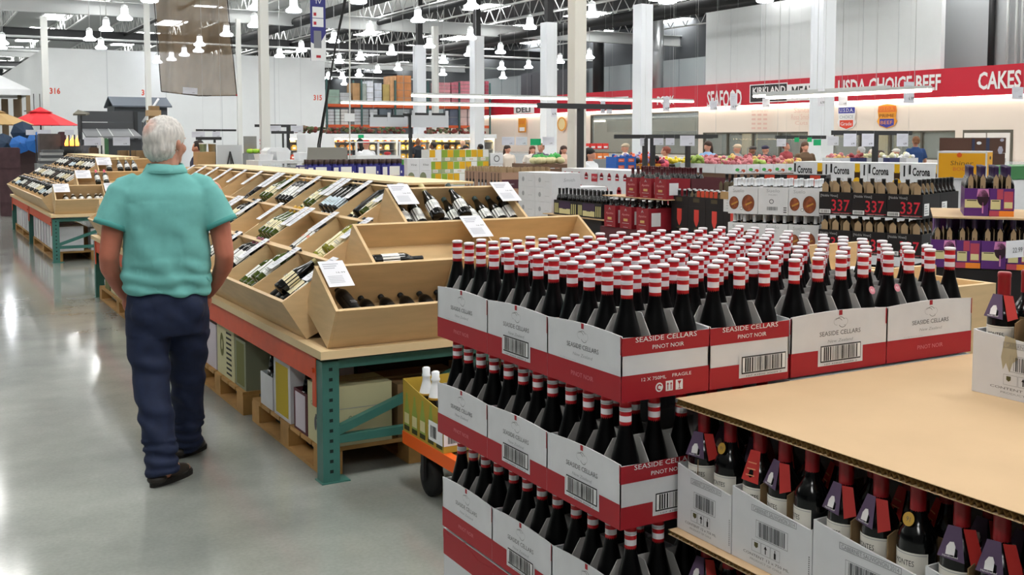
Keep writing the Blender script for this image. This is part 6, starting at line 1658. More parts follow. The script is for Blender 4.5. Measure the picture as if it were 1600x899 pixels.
# --- brown cases with bottle pictures
BRC = M('case_brown', '#a88670', 0.7); MARB = M('band_maroon', '#4a2430', 0.6)
def pbr(m, X, L, h):
    for q in range(3):
        u = L * (0.2 + 0.28 * q)
        m.quad(u - 0.025, h * 0.1, u + 0.025, h * 0.55, INK_BLACK, X, 0.002); m.quad(u - 0.009, h * 0.5, u + 0.009, h * 0.95, INK_BLACK, X, 0.002); m.quad(u - 0.024, h * 0.12, u + 0.024, h * 0.38, LG, X, 0.003)
    m.quad(0, 0, L, h * 0.08, MARB, X, 0.002)
def pbr2(m, X, L, h):
    m.quad(0, h * 0.1, L, h * 0.6, MARB, X, 0.002); m.text('MALBEC', L * 0.3, h * 0.3, 0.02, LG, X, w=L * 0.3, z=0.003)
    u = L * 0.68; m.quad(u - 0.035, h * 0.0, u + 0.035, h * 0.72, INK_BLACK, X, 0.003); m.quad(u - 0.014, h * 0.7, u + 0.014, h * 1.0, INK_BLACK, X, 0.003); m.quad(u - 0.033, h * 0.15, u + 0.033, h * 0.5, LG, X, 0.004)
CBR = atd(784, 298, 14.2)
for lay_ in range(3):
    for k in range(3):
        c = (CBR.x, CBR.y + 0.36 * k, CBR.z - 0.3 * lay_)
        goods('wine_case', 'brown case with bottle pictures, %s from the near corner, %s layer' % (ORD[k + 1], ORD[lay_ + 1]), 'wine case', c, 0, 0.42, 0.355, 0.24 if not lay_ else 0.296, BRC, pbr, pbr2, 'brown wine cases', lay_ == 0, hd=0.3 if lay_ == 0 else None, nx=4, ny=4)
    for k in range(1):
        c = (CBR.x + 0.425 + 0.42 * k, CBR.y, CBR.z - 0.3 * lay_)
        goods('wine_case', 'brown case with maroon band facing the camera, %s from its corner, %s layer' % (ORD[k + 2], ORD[lay_ + 1]), 'wine case', c, 0, 0.415, 0.355, 0.24 if not lay_ else 0.296, BRC, None, pbr2, 'brown wine cases', lay_ == 0, hd=0.3 if lay_ == 0 else None, nx=4, ny=3)
base_block((CBR.x, CBR.y), 0, 0.84, 1.06, CBR.z - 0.6, 'brown carton block under the brown wine cases', BRC)
# --- white beer cartons with red badges
BAD = M('badge_red', '#b52a38', 0.5)
def pst(m, X, L, h):
    for u in (0.1, 0.3, 0.5, 0.7):
        m.quad(L * u - 0.04, h * 0.58, L * u + 0.04, h * 0.78, BAD, X, 0.002); m.disc(L * u, h * 0.78, 0.03, BAD, X, 0.002, 14); m.quad(L * u - 0.03, h * 0.66, L * u + 0.03, h * 0.7, WHITE, X, 0.003)
    m.quad(L * 0.84, h * 0.5, L, h * 0.82, BAD, X, 0.002); m.text('STELLA', L * 0.92, h * 0.63, 0.03, WHITE, X, w=L * 0.13, z=0.003)
    for u in (0.22, 0.55): m.quad(L * u - 0.05, h * 0.04, L * u + 0.05, h * 0.22, BAD, X, 0.002); m.disc(L * u, h * 0.22, 0.04, BAD, X, 0.002, 14)
CST = atd(996, 308, 13.5)
for lay_ in range(3):
    for k in range(2):
        c = (CST.x, CST.y + 0.9 * k, CST.z + 0.0 - 0.33 * lay_)
        goods('beer_carton', 'white beer carton with red badges, %s from the near end, %s layer' % (ORD[k + 1], ORD[lay_ + 1]), 'carton', c, 0, 0.5, 0.89, 0.325, CARTON_WHITE, pst, pst, 'white beer cartons with red badges')
base_block((CST.x, CST.y), 0, 0.5, 1.78, CST.z - 0.66, 'white carton block under the beer cartons', CARTON_WHITE)
# --- white and yellow beer cartons further right
def pco(m, X, L, h):
    m.text('Corona', L * 0.32, h * 0.45, h * 0.36, INK_BLACK, X, w=L * 0.42, z=0.002, bold=0.03); m.text('Extra', L * 0.3, h * 0.14, h * 0.15, INK_LIGHT, X, w=L * 0.16, z=0.002)
    m.quad(L * 0.02, h * 0.5, L * 0.07, h * 0.92, INK_BLACK, X, 0.002)
    u = L * 0.74; YEL = M('bottle_yellow', '#e3b21c', 0.5)
    m.quad(u - 0.035, h * 0.1, u + 0.035, h * 0.6, M('bottle_brown', '#3b230c', 0.5), X, 0.002); m.quad(u - 0.03, h * 0.55, u + 0.03, h * 0.95, YEL, X, 0.003); m.disc(u, h * 0.1, 0.05, YEL, X, 0.003)
    m.quad(L * 0.9, h * 0.4, L * 0.94, h * 0.9, INK_BLACK, X, 0.002)
CCO = atd(1484, 292, 11.5); ACO = math.radians(16)
for lay_ in range(2):
    for k in range(4):
        c = in_frame(CCO, ACO, 0, 0.47 * k, -0.25 * lay_)
        goods('beer_carton', 'white beer carton with yellow-necked bottle picture, %s from the near end, %s layer' % (ORD[k + 1], ORD[lay_ + 1]), 'carton', c, ACO, 0.42, 0.465, 0.245, CARTON_WHITE, pco, pco, 'white beer cartons with bottle pictures')
base_block(CCO, ACO, 0.42, 1.86, CCO.z - 0.25, 'white carton block under the beer cartons with bottle pictures', CARTON_WHITE)
YB_ = M('carton_yellow', '#e9a81e', 0.55)
def psb(m, X, L, h):
    m.quad(0.012, 0.012, L - 0.012, h * 0.93, YB_, X, 0.002); m.disc(L * 0.45, h * 0.86, 0.022, M('dot_orange', '#e3611e', 0.5), X, 0.004)
    BRW = M('print_brown', '#7a5a22', 0.6)
    m.text('Shiner', L * 0.5, h * 0.5, h * 0.16, BRW, X, w=L * 0.46, z=0.004, skew=0.1); m.text('BOCK', L * 0.5, h * 0.3, h * 0.13, M('print_orange', '#d9703a', 0.6), X, w=L * 0.34, z=0.004)
    m.poly([(L * 0.6, h * 0.06, 0.004), (L * 0.6, h * 0.2, 0.004), (L * 0.65, h * 0.28, 0.004), (L * 0.74, h * 0.26, 0.004), (L * 0.76, h * 0.18, 0.004), (L * 0.72, h * 0.16, 0.004), (L * 0.74, h * 0.05, 0.004)], BRW, X)
def psb2(m, X, L, h):
    m.quad(0.012, 0.012, L - 0.012, h * 0.96, YB_, X, 0.002); m.disc(L * 0.52, h * 0.76, 0.045, M('handle_hole', '#3a2a14', 0.6), X, 0.004, ry=0.016); m.text('Shiner', L * 0.5, h * 0.42, h * 0.14, M('print_brown', '#7a5a22', 0.6), X, w=L * 0.6, z=0.004)
CSB = atd(1541, 281, 9.6); ASB = math.radians(28)
goods('beer_carton', 'yellow beer carton with orange dot on top of the white beer cartons', 'carton', CSB, ASB, 0.32, 0.42, 0.255, CARTON_WHITE, psb, psb2)
base_block(CSB, ASB, 0.4, 0.5, CSB.z - 0.0, 'white carton block under the yellow beer carton', CARTON_WHITE)
goods('crate', 'green produce crate behind the yellow beer carton', 'crate', atd(1575, 281, 12), 0, 0.9, 0.5, 0.15, M('crate_green', '#3e7a4a', 0.6))
base_block(atd(1575, 281, 12), 0, 0.9, 0.5, atd(1575, 281, 12).z, 'carton block under the green crate', CARTON_WHITE)
BRN = M('carton_dark_brown', '#4c2f22', 0.65)
def pdk(m, X, L, h):
    m.quad(0.02, 0.02, L * 0.1, h - 0.02, M('strip_navy', '#28304f', 0.6), X, 0.002); m.disc(L * 0.22, h * 0.66, 0.06, CARTON_WHITE, X, 0.002, ry=0.025); m.quad(L * 0.42, 0.0, L * 0.52, h, M('strip_navy', '#28304f', 0.6), X, 0.002); m.disc(L * 0.88, h * 0.85, 0.05, M('badge_lilac', '#a8a6b8', 0.6), X, 0.002, ry=0.025); m.disc(L * 0.84, h * 0.2, 0.07, M('badge_lilac', '#a8a6b8', 0.6), X, 0.002, 6)
cb = atd(1517, 240, 17)
goods('carton', 'dark brown carton with pale badges before the white double doors', 'carton', cb, 0, 0.86, 0.6, 0.25, BRN, None, pdk)
base_block(cb, 0, 0.86, 0.6, cb.z, 'brown carton block under the dark brown carton', BRN)
# --- purple wine carriers on the right
PURP = M('carrier_purple', '#5b2a78', 0.5); SUNO = M('sunset_orange', '#f08a2e', 0.5); SUNR = M('sunset_rose', '#b8485e', 0.5); PINKG = M('wine_pink', '#d98bc4', 0.5)
def ppu(m, X, L, h):
    m.quad(L * 0.02, h * 0.3, L * 0.72, h * 0.6, M('cream_panel', '#e4dcb8', 0.6), X, 0.002); m.quad(L * 0.1, h * 0.55, L * 0.5, h * 0.58, INK_BLACK, X, 0.003)
    u = L * 0.76; m.poly([(u - 0.035, h * 0.7, 0.003), (u + 0.035, h * 0.7, 0.003), (u + 0.03, h * 0.98, 0.003), (u - 0.03, h * 0.98, 0.003)], PINKG, X); m.disc(u, h * 0.66, 0.032, M('wine_dark', '#2a0f22', 0.5), X, 0.003, ry=0.05); m.quad(u - 0.004, h * 0.1, u + 0.004, h * 0.5, PINKG, X, 0.003)
def ppu2(m, X, L, h):
    m.quad(0, 0, L, h * 0.2, SUNO, X, 0.002); m.quad(0, 0, L * 0.4, h * 0.2, SUNR, X, 0.003); m.quad(L * 0.3, h * 0.62, L * 0.55, h * 0.98, SUNR, X, 0.002); m.quad(L * 0.05, h * 0.25, L * 0.45, h * 0.6, M('cream_panel', '#e4dcb8', 0.6), X, 0.003); m.quad(L * 0.1, h * 0.54, L * 0.4, h * 0.57, INK_BLACK, X, 0.004)
    m.quad(L * 0.58, h * 0.25, L * 0.95, h * 0.9, SUNR, X, 0.002); m.quad(L * 0.6, h * 0.3, L * 0.93, h * 0.52, M('cream_panel', '#e4dcb8', 0.6), X, 0.003)
CPU = atd(1584, 339, 6.5); APU = math.radians(40); PCAP = bottle_mesh(M('cap_purple', '#33204a', 0.35))
S0 = in_frame(CPU, APU, -0.12, -0.12, -0.011)
m = MB(); m.box(0, 0, 0, 0.9, 0.58, 0.01, SH_T); o = m.build('cardboard_sheet', None, S0); o.rotation_euler = (0, 0, APU); tag(o, 'tan cardboard sheet under the upper purple wine carriers', 'cardboard sheet')
for k in range(2):
    for q in range(2):
        c = in_frame(CPU, APU, 0.26 * q, 0.142 * k, 0)
        goods('wine_carrier', 'purple carrier with a wine glass picture on the sheet, %s row, %s from the left' % (ORD[k + 1], ORD[q + 1]), 'wine carrier', c, APU, 0.25, 0.138, 0.17, PURP, ppu if k else ppu2, ppu, 'upper purple carriers', True, hd=0.25, nx=3, ny=2)
        bottles(c, APU, 0.25, 0.138, 3, 2, PCAP, 'purple-capped bottle in upper carrier, row %s, %s from left' % (ORD[k + 1], ORD[q + 1]), 'purple-capped bottles', None, 0.006)
CPL = Vector(in_frame(CPU, APU, -0.08, -0.1, -0.3155))
for k in range(4):
    for q in range(3):
        if k and q: continue
        c = in_frame(CPL, APU, 0.26 * q, 0.142 * k, 0)
        goods('wine_carrier', 'purple carrier under the tan sheet, %s from the left corner, %s row' % (ORD[q + 1], ORD[k + 1]), 'wine carrier', c, APU, 0.25, 0.138, 0.17, PURP, ppu if k % 2 else ppu2, ppu if q % 2 else ppu2, 'lower purple carriers', True, hd=0.24, nx=3, ny=2)
        bottles(c, APU, 0.25, 0.138, 3, 2, PCAP, 'purple-capped bottle under the sheet, carrier %s, row %s' % (ORD[q + 1], ORD[k + 1]), 'purple-capped bottles', lambda i, j: j == 0 or i == 0, 0.006)
goods('carton', 'purple carton in the middle of the lower carrier layer', 'carton', in_frame(CPL, APU, 0.26, 0.145, 0), APU, 0.52, 0.4, 0.30, PURP)
base_block(CPL, APU, 0.78, 0.57, CPL.z, 'dark carton block under the purple carriers', BKB)
# --- plywood table with lying bottles behind the pinot stack
TB = aty(1372, 440, 3.16)
tb = thing('display_table', 'pale plywood bin table with lying bottles behind the pinot stack, right', 'table', (3.05, 3.15, 0))
for nm, b_ in (('front_panel', (0, 0, 0.0, 1.3, 0.03, 1.0)), ('back_panel', (0, 0.75, 0, 1.3, 0.78, 1.13)), ('end_panel', (0, 0.03, 0, 0.03, 0.75, 1.0)), ('end_panel', (1.27, 0.03, 0, 1.3, 0.75, 1.0)), ('table_top', (0.03, 0.03, 0.94, 1.27, 0.75, 0.97)), ('rail', (0.0, 0.33, 0.972, 1.3, 0.36, 1.05))):
    m = MB(); m.box(*b_, WOOD); m.build(nm, tb)
for i, (x, y, kd, r_) in enumerate(((0.62, 0.55, 'green_white', 1.5), (0.70, 0.46, 'white_dark', 1.62), (0.22, 0.5, 'allblack', 1.4))):
    o = put('wine_bottle', KIND[kd][0], None, (3.05 + x - 0.15, 3.15 + y, 1.0085)); o.rotation_euler = (0, math.pi / 2, r_ - 1.5); tag(o, '%s lying on the plywood table, %s' % (KIND[kd][1], ['rear', 'front', 'left'][i]), 'wine bottle', 'bottles on the plywood table')
m = MB(); m.box(0, 0, 0, 0.16, 0.004, 0.1, CARD_W); m.text('22.99', 0.1, 0.03, 0.03, INK, FY(0, 0, 0), w=0.09, z=0.002)
tag(m.build('price_card', None, aty(1572, 404, 3.94)), 'white price card on the back board of the plywood table', 'price card')
m = MB(); m.prism([(0, 0), (0.2, 0), (0.17, 0.07), (0.06, 0.07)], 0, 0.12, M('grey_paper', '#c9ccd2', 0.7), FY(0, 0, 0)); tag(m.build('paper_tent', None, (3.05 + 0.8, 3.15 + 0.55, 0.971)), 'grey folded paper tent on the plywood table', 'paper')  # tent of plain light grey paper
# ------------------------------------------------------------------ jars and small goods behind the ridge of the near display
JB = M('jar_blue', '#3a3a86', 0.4); JL = M('jar_lid', '#4a3a36', 0.5)
jm_m = MB(); jm_m.lathe([(0.03, 0, JB), (0.035, 0.01, JB), (0.035, 0.075, JB), (0.031, 0.085, JL), (0.035, 0.087, JL), (0.035, 0.115, JL)], 12); JM = jm_m.mesh('jar')
jt = aty(476, 275, 13.2)
def ptray(m, X, L, h):
    m.quad(L * 0.05, h * 0.15, L * 0.25, h * 0.85, LB_W, X, 0.002); m.quad(L * 0.35, h * 0.1, L * 0.8, h * 0.9, LB_W, X, 0.002); m.quad(L * 0.85, h * 0.3, L * 0.9, h * 0.5, LB_W, X, 0.002)
JTAB = thing('display_table', 'low pale table carrying the trays of blue jars', 'table', (jt.x - 0.1, jt.y - 0.3, 0))
m = MB(); m.box(0, 0, jt.z - 0.06, 1.5, 0.75, jt.z - 0.02, WOOD); m.build('table_top', JTAB)
for x, y in ((0.03, 0.03), (1.41, 0.03), (0.03, 0.66), (1.41, 0.66)):
    m = MB(); m.box(x, y, 0, x + 0.06, y + 0.06, jt.z - 0.06, WOOD); m.build('leg', JTAB)
for k in range(4):
    c = (jt.x + 0.335 * k - 0.05, jt.y - 0.25 - 0.0 * k, jt.z - 0.019)
    goods('jar_tray', 'blue tray of brown-lidded jars behind the wine bins, %s from the left' % ORD[k + 1], 'tray', c, 0, 0.32, 0.45, 0.15, JB, ptray, ptray, 'trays of blue jars', True)
    for i in range(4):
        for j in range(2):
            o = put('jar', JM, None, (c[0] + 0.045 + 0.077 * i, c[1] + 0.06 + 0.09 * j, c[2] + 0.045)); 
            o.location.z = c[2] + 0.0055
            o.scale = (1, 1, 1.95)
            tag(o, 'jar with brown lid, %s from left, %s row of the %s blue tray' % (ORD[i + 1], ORD[j + 1], ORD[k + 1]), 'jar', 'brown-lidded jars')
# white boxes with a vine picture, green end
cv = atd(637, 286, 14.5)
VINE = M('vine_grey', '#7d8468', 0.6)
def pvi(m, X, L, h):
    m.text('Vine', L * 0.5, h * 0.7, 0.03, INK, X, w=L * 0.5, z=0.002, skew=0.3); m.disc(L * 0.3, h * 0.22, 0.05, VINE, X, 0.002, ry=0.07); m.quad(L * 0.15, h * 0.5, L * 0.9, h * 0.505, VINE, X, 0.002)
def pgr(m, X, L, h): m.quad(L * 0.1, 0.02, L * 0.6, h * 0.95, M('strip_green', '#3f9a3c', 0.5), X, 0.002)
for k in range(2):
    goods('carton', 'white carton with a vine drawing behind the top bins, %s one' % ['left', 'right'][k], 'carton', (cv.x + 0.178 * k, cv.y, cv.z), 0, 0.175, 0.3, 0.33, CARTON_WHITE, pgr if k == 0 else None, pvi, 'vine drawing cartons')
base_block(cv, 0, 0.36, 0.3, cv.z, 'white carton block under the vine drawing cartons', CARTON_WHITE)
# green and yellow juice cartons
cj = atd(671, 285, 17); JG = M('juice_green', '#8fae3c', 0.5); JY = M('juice_yellow', '#e2ae1e', 0.5); JGR = M('juice_sage', '#a9b58c', 0.5)
def pju(a, b):
    def f(m, X, L, h):
        m.quad(L * 0.5, h * 0.35, L * 0.98, h * 0.98, b, X, 0.002); m.quad(L * 0.02, h * 0.35, L * 0.48, h * 0.98, a, X, 0.002); m.quad(L * 0.3, h * 0.06, L * 0.7, h * 0.32, LB_W, X, 0.003)
        for i in range(3): m.quad(L * (0.36 + 0.11 * i), h * 0.1, L * (0.4 + 0.11 * i), h * 0.26, PALLET_WOOD, X, 0.004)
    return f
for r_ in range(3):
    for k in range(5):
        goods('juice_carton', 'green and yellow juice carton, %s from the left, %s layer' % (ORD[k + 1], ORD[r_ + 1]), 'carton', (cj.x + 0.215 * k, cj.y + 0.002 * r_, cj.z + 0.19 * (2 - r_) - 0.05), 0, 0.212, 0.3, 0.187, JGR if (k + r_) % 3 else LB_W, None, pju(JG, JY) if (k + r_) % 4 else pju(JY, LB_W), 'juice cartons')
base_block(cj, 0, 1.07, 0.3, cj.z - 0.05, 'pale carton block under the juice cartons', CARTON_WHITE)
goods('carton', 'white carton with a round emblem right of the juice cartons', 'carton', (cj.x + 1.1, cj.y, cj.z + 0.33 - 0.05), 0, 0.24, 0.3, 0.17, CARTON_WHITE, None, lambda m, X, L, h: m.ring(L / 2, h / 2, 0.04, 0.055, INK, X, 0.002))
base_block((cj.x + 1.1, cj.y), 0, 0.24, 0.3, cj.z + 0.28, 'white carton block under the round emblem carton', CARTON_WHITE)
# ------------------------------------------------------------------ demo stations and coolers, left of centre
def simple(name, label, cat, px, py, D, dims, mat, group=None, extra=None):
    p = atd(px, py, D); w, d, h = dims
    t = thing(name, label, cat, p, 0, group)
    m = MB(); m.box(0, 0, 0, w, d, h, mat); m.build('body', t)
    if extra: extra(t, w, d, h)
    return t, p
def legs_to_floor(t, w, d, z, mat=STEEL):
    for x in (0.02, w - 0.06):
        for y in (0.02, d - 0.06):
            m = MB(); m.box(x, y, -z, x + 0.04, y + 0.04, 0, mat); m.build('leg', t)
WPL = M('white_plastic', '#e9ebed', 0.4)
# white demo counter with a molded white cooler and trays
dc = atd(404, 268, 17)
t = thing('demo_counter', 'white demo counter with clear guard beside the big white pole', 'counter', (dc.x, dc.y, 0))
m = MB(); m.box(0, 0, 0, 0.06, 0.7, dc.z + 0.12, WPL); m.box(0.95, 0, 0, 1.0, 0.7, dc.z + 0.12, WPL); m.build('leg_panel', t)
m = MB(); m.box(0, 0, dc.z + 0.12, 1.0, 0.7, dc.z + 0.17, WPL); m.build('counter_top', t)
m = MB(); m.box(0.1, 0.2, 0.1, 0.95, 0.65, dc.z + 0.05, M('cabinet_dark_grey', '#55585a', 0.6)); m.build('cabinet', t)  # plain dark grey, also used on the two stands further on
m = MB(); m.box(0.06, -0.02, dc.z - 0.35, 0.95, -0.01, dc.z + 0.1, M('clear_panel', '#e6edf0', 0.1, alpha=0.25)); m.build('guard', t)
zc2 = dc.z + 0.171
for i, (x, w, h, d) in enumerate(((0.04, 0.24, 0.1, 0.3), (0.32, 0.2, 0.14, 0.3), (0.70, 0.26, 0.12, 0.3))):
    m = MB(); m.prism([(0.02, 0), (w - 0.02, 0), (w, h), (0, h)], 0, d, WPL, frame((0, d, 0), (1, 0, 0), (0, 0, 1))); tag(m.build('food_tub', None, (dc.x + x, dc.y + 0.1, zc2)), 'white food tub on the demo counter, %s from the left' % ORD[i + 1], 'tub', 'white food tubs')
m = MB(); m.prism([(0, 0), (0.40, 0), (0.42, 0.14), (0.36, 0.2), (0.08, 0.2), (0.02, 0.15)], 0, 0.35, WPL, frame((0, 0.35, 0), (1, 0, 0), (0, 0, 1))); tag(m.build('roaster_hood', None, (dc.x + 0.25, dc.y + 0.42, zc2)), 'white molded hood standing on the demo counter', 'appliance')
m = MB(); m.box(0, 0, 0, 0.42, 0.05, 0.05, DARK_METAL); a_ = atd(425, 209, 20); m.box(0.2, 0, -a_.z, 0.23, 0.03, 0.0, DARK_METAL); tag(m.build('sign_post', None, a_), 'small dark sign frame above the demo counter', 'sign frame')
sh_ = atd(478, 250, 15.5)
t = thing('griddle_guard', 'grey stainless guard of a cooking station behind the blue jars', 'guard', (sh_.x, sh_.y, 0))
m = MB(); m.prism([(0, sh_.z - 0.12), (0.62, sh_.z - 0.12), (0.62, sh_.z + 0.18), (0.03, sh_.z + 0.18)], 0, 0.02, M('guard_steel', '#9a9890', 0.4, metal=0.3), frame((0, 0, 0), (1, 0, 0), (0, 0, 1))); m.prism([(0, sh_.z - 0.12), (0.3, sh_.z - 0.12), (0.24, sh_.z + 0.18), (0.0, sh_.z + 0.18)], 0, 0.02, M('guard_steel', '#9a9890'), frame((0.62, 0, 0), (0.35, 1, 0), (0, 0, 1))); m.build('splash_plate', t)
m = MB(); m.box(0.0, 0.0, 0.0, 0.7, 0.5, sh_.z - 0.125, M('cabinet_dark_grey', '#55585a', 0.6)); m.build('stand', t)
dm = atd(592, 252, 16)
m = MB(); m.sphere((0, 0, 0), 0.22, WPL, None, 18, 10, (1, 0.8, 0.62)); m.box(-0.25, -0.2, -1.2, 0.25, 0.2, -0.02, M('cabinet_dark_grey', '#55585a')); dmo = m.build('cook_top', None, (atd(571, 254, 15).x, atd(571, 254, 15).y, 1.22)); tag(dmo, 'white domed cover on a stand behind the blue jars', 'appliance')
# easel with a white board
ez = atd(360, 262, 18)
t = thing('easel', 'black tripod easel holding a white board beyond the wine bins', 'easel', (ez.x, ez.y, 0))
m = MB(); m.box(-0.21, 0.03, ez.z - 0.08, 0.21, 0.045, ez.z + 0.38, M('easel_board', '#c6cacd', 0.6)); m.build('board', t)
for x, y in ((-0.16, -0.08), (0.16, -0.08), (0.03, -0.16)):
    m = MB(); m.tube((0, 0.0, ez.z + 0.27), (x * 2.1, y, 0), 0.012, BLACK, 8); m.build('leg', t)
simple('carton', 'brown carton beyond the wine bins, right of the man\'s head', 'carton', 309, 260, 18, (0.30, 0.3, 0.24), KRAFT)[0]
base_block(atd(309, 260, 18), 0, 0.3, 0.3, atd(309, 260, 18).z, 'carton block under the brown carton right of the man\'s head', KRAFT)
for i, (px, mt, lab) in enumerate(((313, M('aqua_tub', '#9dbba9', 0.4), 'pale green'), (327, M('beige_tub', '#b0a284', 0.5), 'beige'))):
    p = atd(px, 236, 18.2)
    m = MB(); m.lathe([(0.055, 0, mt), (0.065, 0.13, mt), (0.068, 0.13, WPL), (0.068, 0.15, WPL)], 14, T(0.07, 0.1, 0)); o = m.build('tub', None, (p.x, p.y, atd(309, 260, 18).z + 0.2405)); tag(o, '%s tub on the brown carton right of the man\'s head' % lab, 'tub')
rail(306, 369, 203.5, 22, 'thin dark sign rail right of the man\'s head', posts=(335,), t=0.02); rail(306, 346, 216.5, 21.5, 'second thin dark rail below it, right of the man\'s head', posts=(312,), t=0.03)
for i, (a_, b_) in enumerate(((310, 330), (338, 350))):
    p = atd(a_, 215, 21.9); o = card_mesh((b_ - a_) * 21.9 / FPX, 0.12).build('price_card'); o.location = p; m = MB(); m.tube((0.1, 0.002, 0.12), (0.1, 0.002, ROOF_Z - p.z), 0.0012, GIRD, 4); m.build('wire', o); tag(o, 'white card hung from the thin rail right of the man, %s' % ['left', 'right'][i], 'price card')
rail(398, 463, 196.5, 24, 'dark sign rail behind the big white pole', posts=(450,), t=0.03)
for i, (a_, b_) in enumerate(((430, 449), (464, 484))):
    p = atd(a_, 207, 23.9); o = card_mesh((b_ - a_) * 23.9 / FPX, 0.15).build('price_card'); o.location = p; m = MB(); m.tube((0.1, 0.002, 0.15), (0.1, 0.002, ROOF_Z - p.z), 0.0012, GIRD, 4); m.build('wire', o); tag(o, 'white picture card behind the big white pole, %s one' % ['left', 'right'][i], 'price card')
# bananas and bright produce left of the pole
pr = atd(388, 240, 26)
t = thing('produce_stand', 'small stand of yellow fruit and green bags left of the big white pole', 'stand', (pr.x, pr.y, 0))
m = MB(); m.box(0, 0, 0, 0.36, 0.5, pr.z, M('stand_grey', '#8c8f90', 0.6)); m.build('stand', t); m = MB(); m.box(0.02, 0.45, pr.z, 0.34, 0.48, pr.z + 0.42, STEEL); m.build('back_board', t)
for i in range(7):
    m = MB(); m.sphere((0, 0, 0), 0.07, M('fruit_yellow', '#e3b52e', 0.5) if i % 3 else M('fruit_lime', '#9fd03c', 0.5), None, 10, 6, (1.2, 0.8, 0.8)); tag(m.build('fruit_bag', None, (pr.x + 0.06 + 0.045 * i, pr.y + 0.1 + 0.08 * (i % 3), pr.z + 0.056)), 'bright fruit bag on the small stand, %s from the left' % ORD[i + 1], 'fruit', 'bright fruit bags')

# ------------------------------------------------------------------ open cooler wall at the back of the produce hall
YC = 44.0
c0, c1 = aty(452, 215, YC), aty(776, 215, YC)
ztop, zlow = aty(600, 209.5, YC).z, aty(600, 216.5, YC).z
t = thing('wall_cooler', 'long open white cooler with lit shelves of yellow and orange packages', 'cooler', (c0.x, YC, 0))
Lc = c1.x - c0.x
m = MB(); m.box(0, 0.0, zlow, Lc, 1.1, ztop, WPL); m.build('canopy', t)
m = MB(); m.box(0, 1.0, 0, Lc, 1.1, zlow, WPL); m.build('back_panel', t)
for z in (0.35, 0.8, 1.2, 1.55):
    m = MB(); m.box(0.05, 0.25, z - 0.02, Lc - 0.05, 1.0, z, STEEL); m.build('shelf', t)
m = MB(); m.box(0, 0, 0, Lc, 1.0, 0.3, WPL); m.build('base', t)
for k in range(7):
    x = Lc * k / 6; x = min(x, Lc - 0.06); m = MB(); m.box(x, 0.2, 0.3, x + 0.06, 1.0, zlow, WPL); m.build('divider', t)
m = MB(); m.box(0.05, 0.12, zlow - 0.05, Lc - 0.05, 0.2, zlow - 0.005, M('cooler_tube', '#ffe2a8', 0.5, emit=STRIP_STRENGTH * 2.6)); m.build('light_tube', t)
m = MB(); m.box(Lc * 0.31, -0.02, zlow + 0.02, Lc * 0.335, 0, ztop - 0.03, GREEN); m.build('green_tag', t)
PKC = ['#e8b640', '#efd38a', '#e2853a', '#d9c9a0', '#c9a24a', '#f0e2b8', '#b9772f', '#e6c65a', '#d2503a', '#7d5a2e']
pkm = []
for c_ in PKC:
    m = MB(); mt = M('package_' + c_, c_, 0.5); m.prism([(0.01, 0), (0.19, 0), (0.2, 0.1), (0.16, 0.17), (0.05, 0.17), (0, 0.1)], 0, 0.14, mt, frame((0, 0.14, 0), (1, 0, 0), (0, 0, 1))); m.quad(0.05, 0.04, 0.15, 0.1, LB_W, FY(0, -0.002, 0)); pkm.append(m.mesh('package'))
rr = random.Random(3)
for s_, z in enumerate((0.801, 1.201, 1.551)):
    n_ = int((Lc - 0.4) / 0.36)
    for k in range(n_):
        x = 0.12 + k * 0.36 + rr.uniform(0, 0.08)
        dv = [Lc * q / 6 for q in range(7)]
        if any(abs(x + 0.13 - q) < 0.28 for q in dv): x += 0.0
        if any(q - 0.24 < x < q + 0.08 for q in dv): continue
        o = put('package', rr.choice(pkm), None, (c0.x + x, YC + 0.3, z)); o.scale = (1.2, 1, 1.3)
        tag(o, 'package on the %s shelf of the long lit cooler, %s percent along from its left' % (['lower', 'middle', 'upper'][s_], round(100 * x / Lc)), 'package', 'packages in the long cooler')
# white end box of the cooler and display case before it
we = atd(478, 232, 30); m = MB(); m.box(0, 0, 0, 0.85, 0.8, atd(478, 210, 30).z, WPL); tag(m.build('white_cabinet', None, (we.x, we.y, 0)), 'big white cabinet in front of the left end of the long cooler', 'cabinet')
gc = atd(556, 240, 24)
t = thing('glass_case', 'low glass serving case before the long cooler', 'case', (gc.x, gc.y, 0))
m = MB(); m.box(0, 0, 0, 1.1, 0.6, gc.z - 0.05, M('case_white', '#e3e4e4', 0.5)); m.build('base', t); m = MB(); m.box(0, 0, gc.z + 0.24, 1.1, 0.6, gc.z + 0.27, WPL); m.build('top', t)
for x in (0.0, 0.53, 1.06): m = MB(); m.box(x, 0, gc.z - 0.05, x + 0.04, 0.04, gc.z + 0.24, WPL); m.build('post', t)
m = MB(); m.sphere((0, 0, 0), 0.07, M('dish_red', '#c93a3e', 0.5), None, 10, 6, (1.3, 1, 0.6)); tag(m.build('dish', None, (gc.x + 0.85, gc.y + 0.2, gc.z - 0.005)), 'red dish in the low glass serving case', 'dish')
# greens and garlands on top of the cooler
rr = random.Random(9)
m = MB()
for i in range(260):
    x = rr.uniform(0.3, Lc - 0.4)
    if abs(c0.x + x - 20.05) < 0.45: continue
    r_ = rr.uniform(0.06, 0.12); m.sphere((x, rr.uniform(0.25, 0.85), r_ * 0.75 + rr.uniform(0, 0.2)), r_, M('greens_%d' % (i % 3), ['#4f5a3a', '#6b5a48', '#7a3a34'][i % 3], 0.9), None, 7, 5, (1, 1, 0.75))
o = m.build('dried_garland', None, (c0.x, YC, ztop + 0.001)); tag(o, 'dark dried garlands heaped along the top of the long cooler', 'garland', kind='stuff')
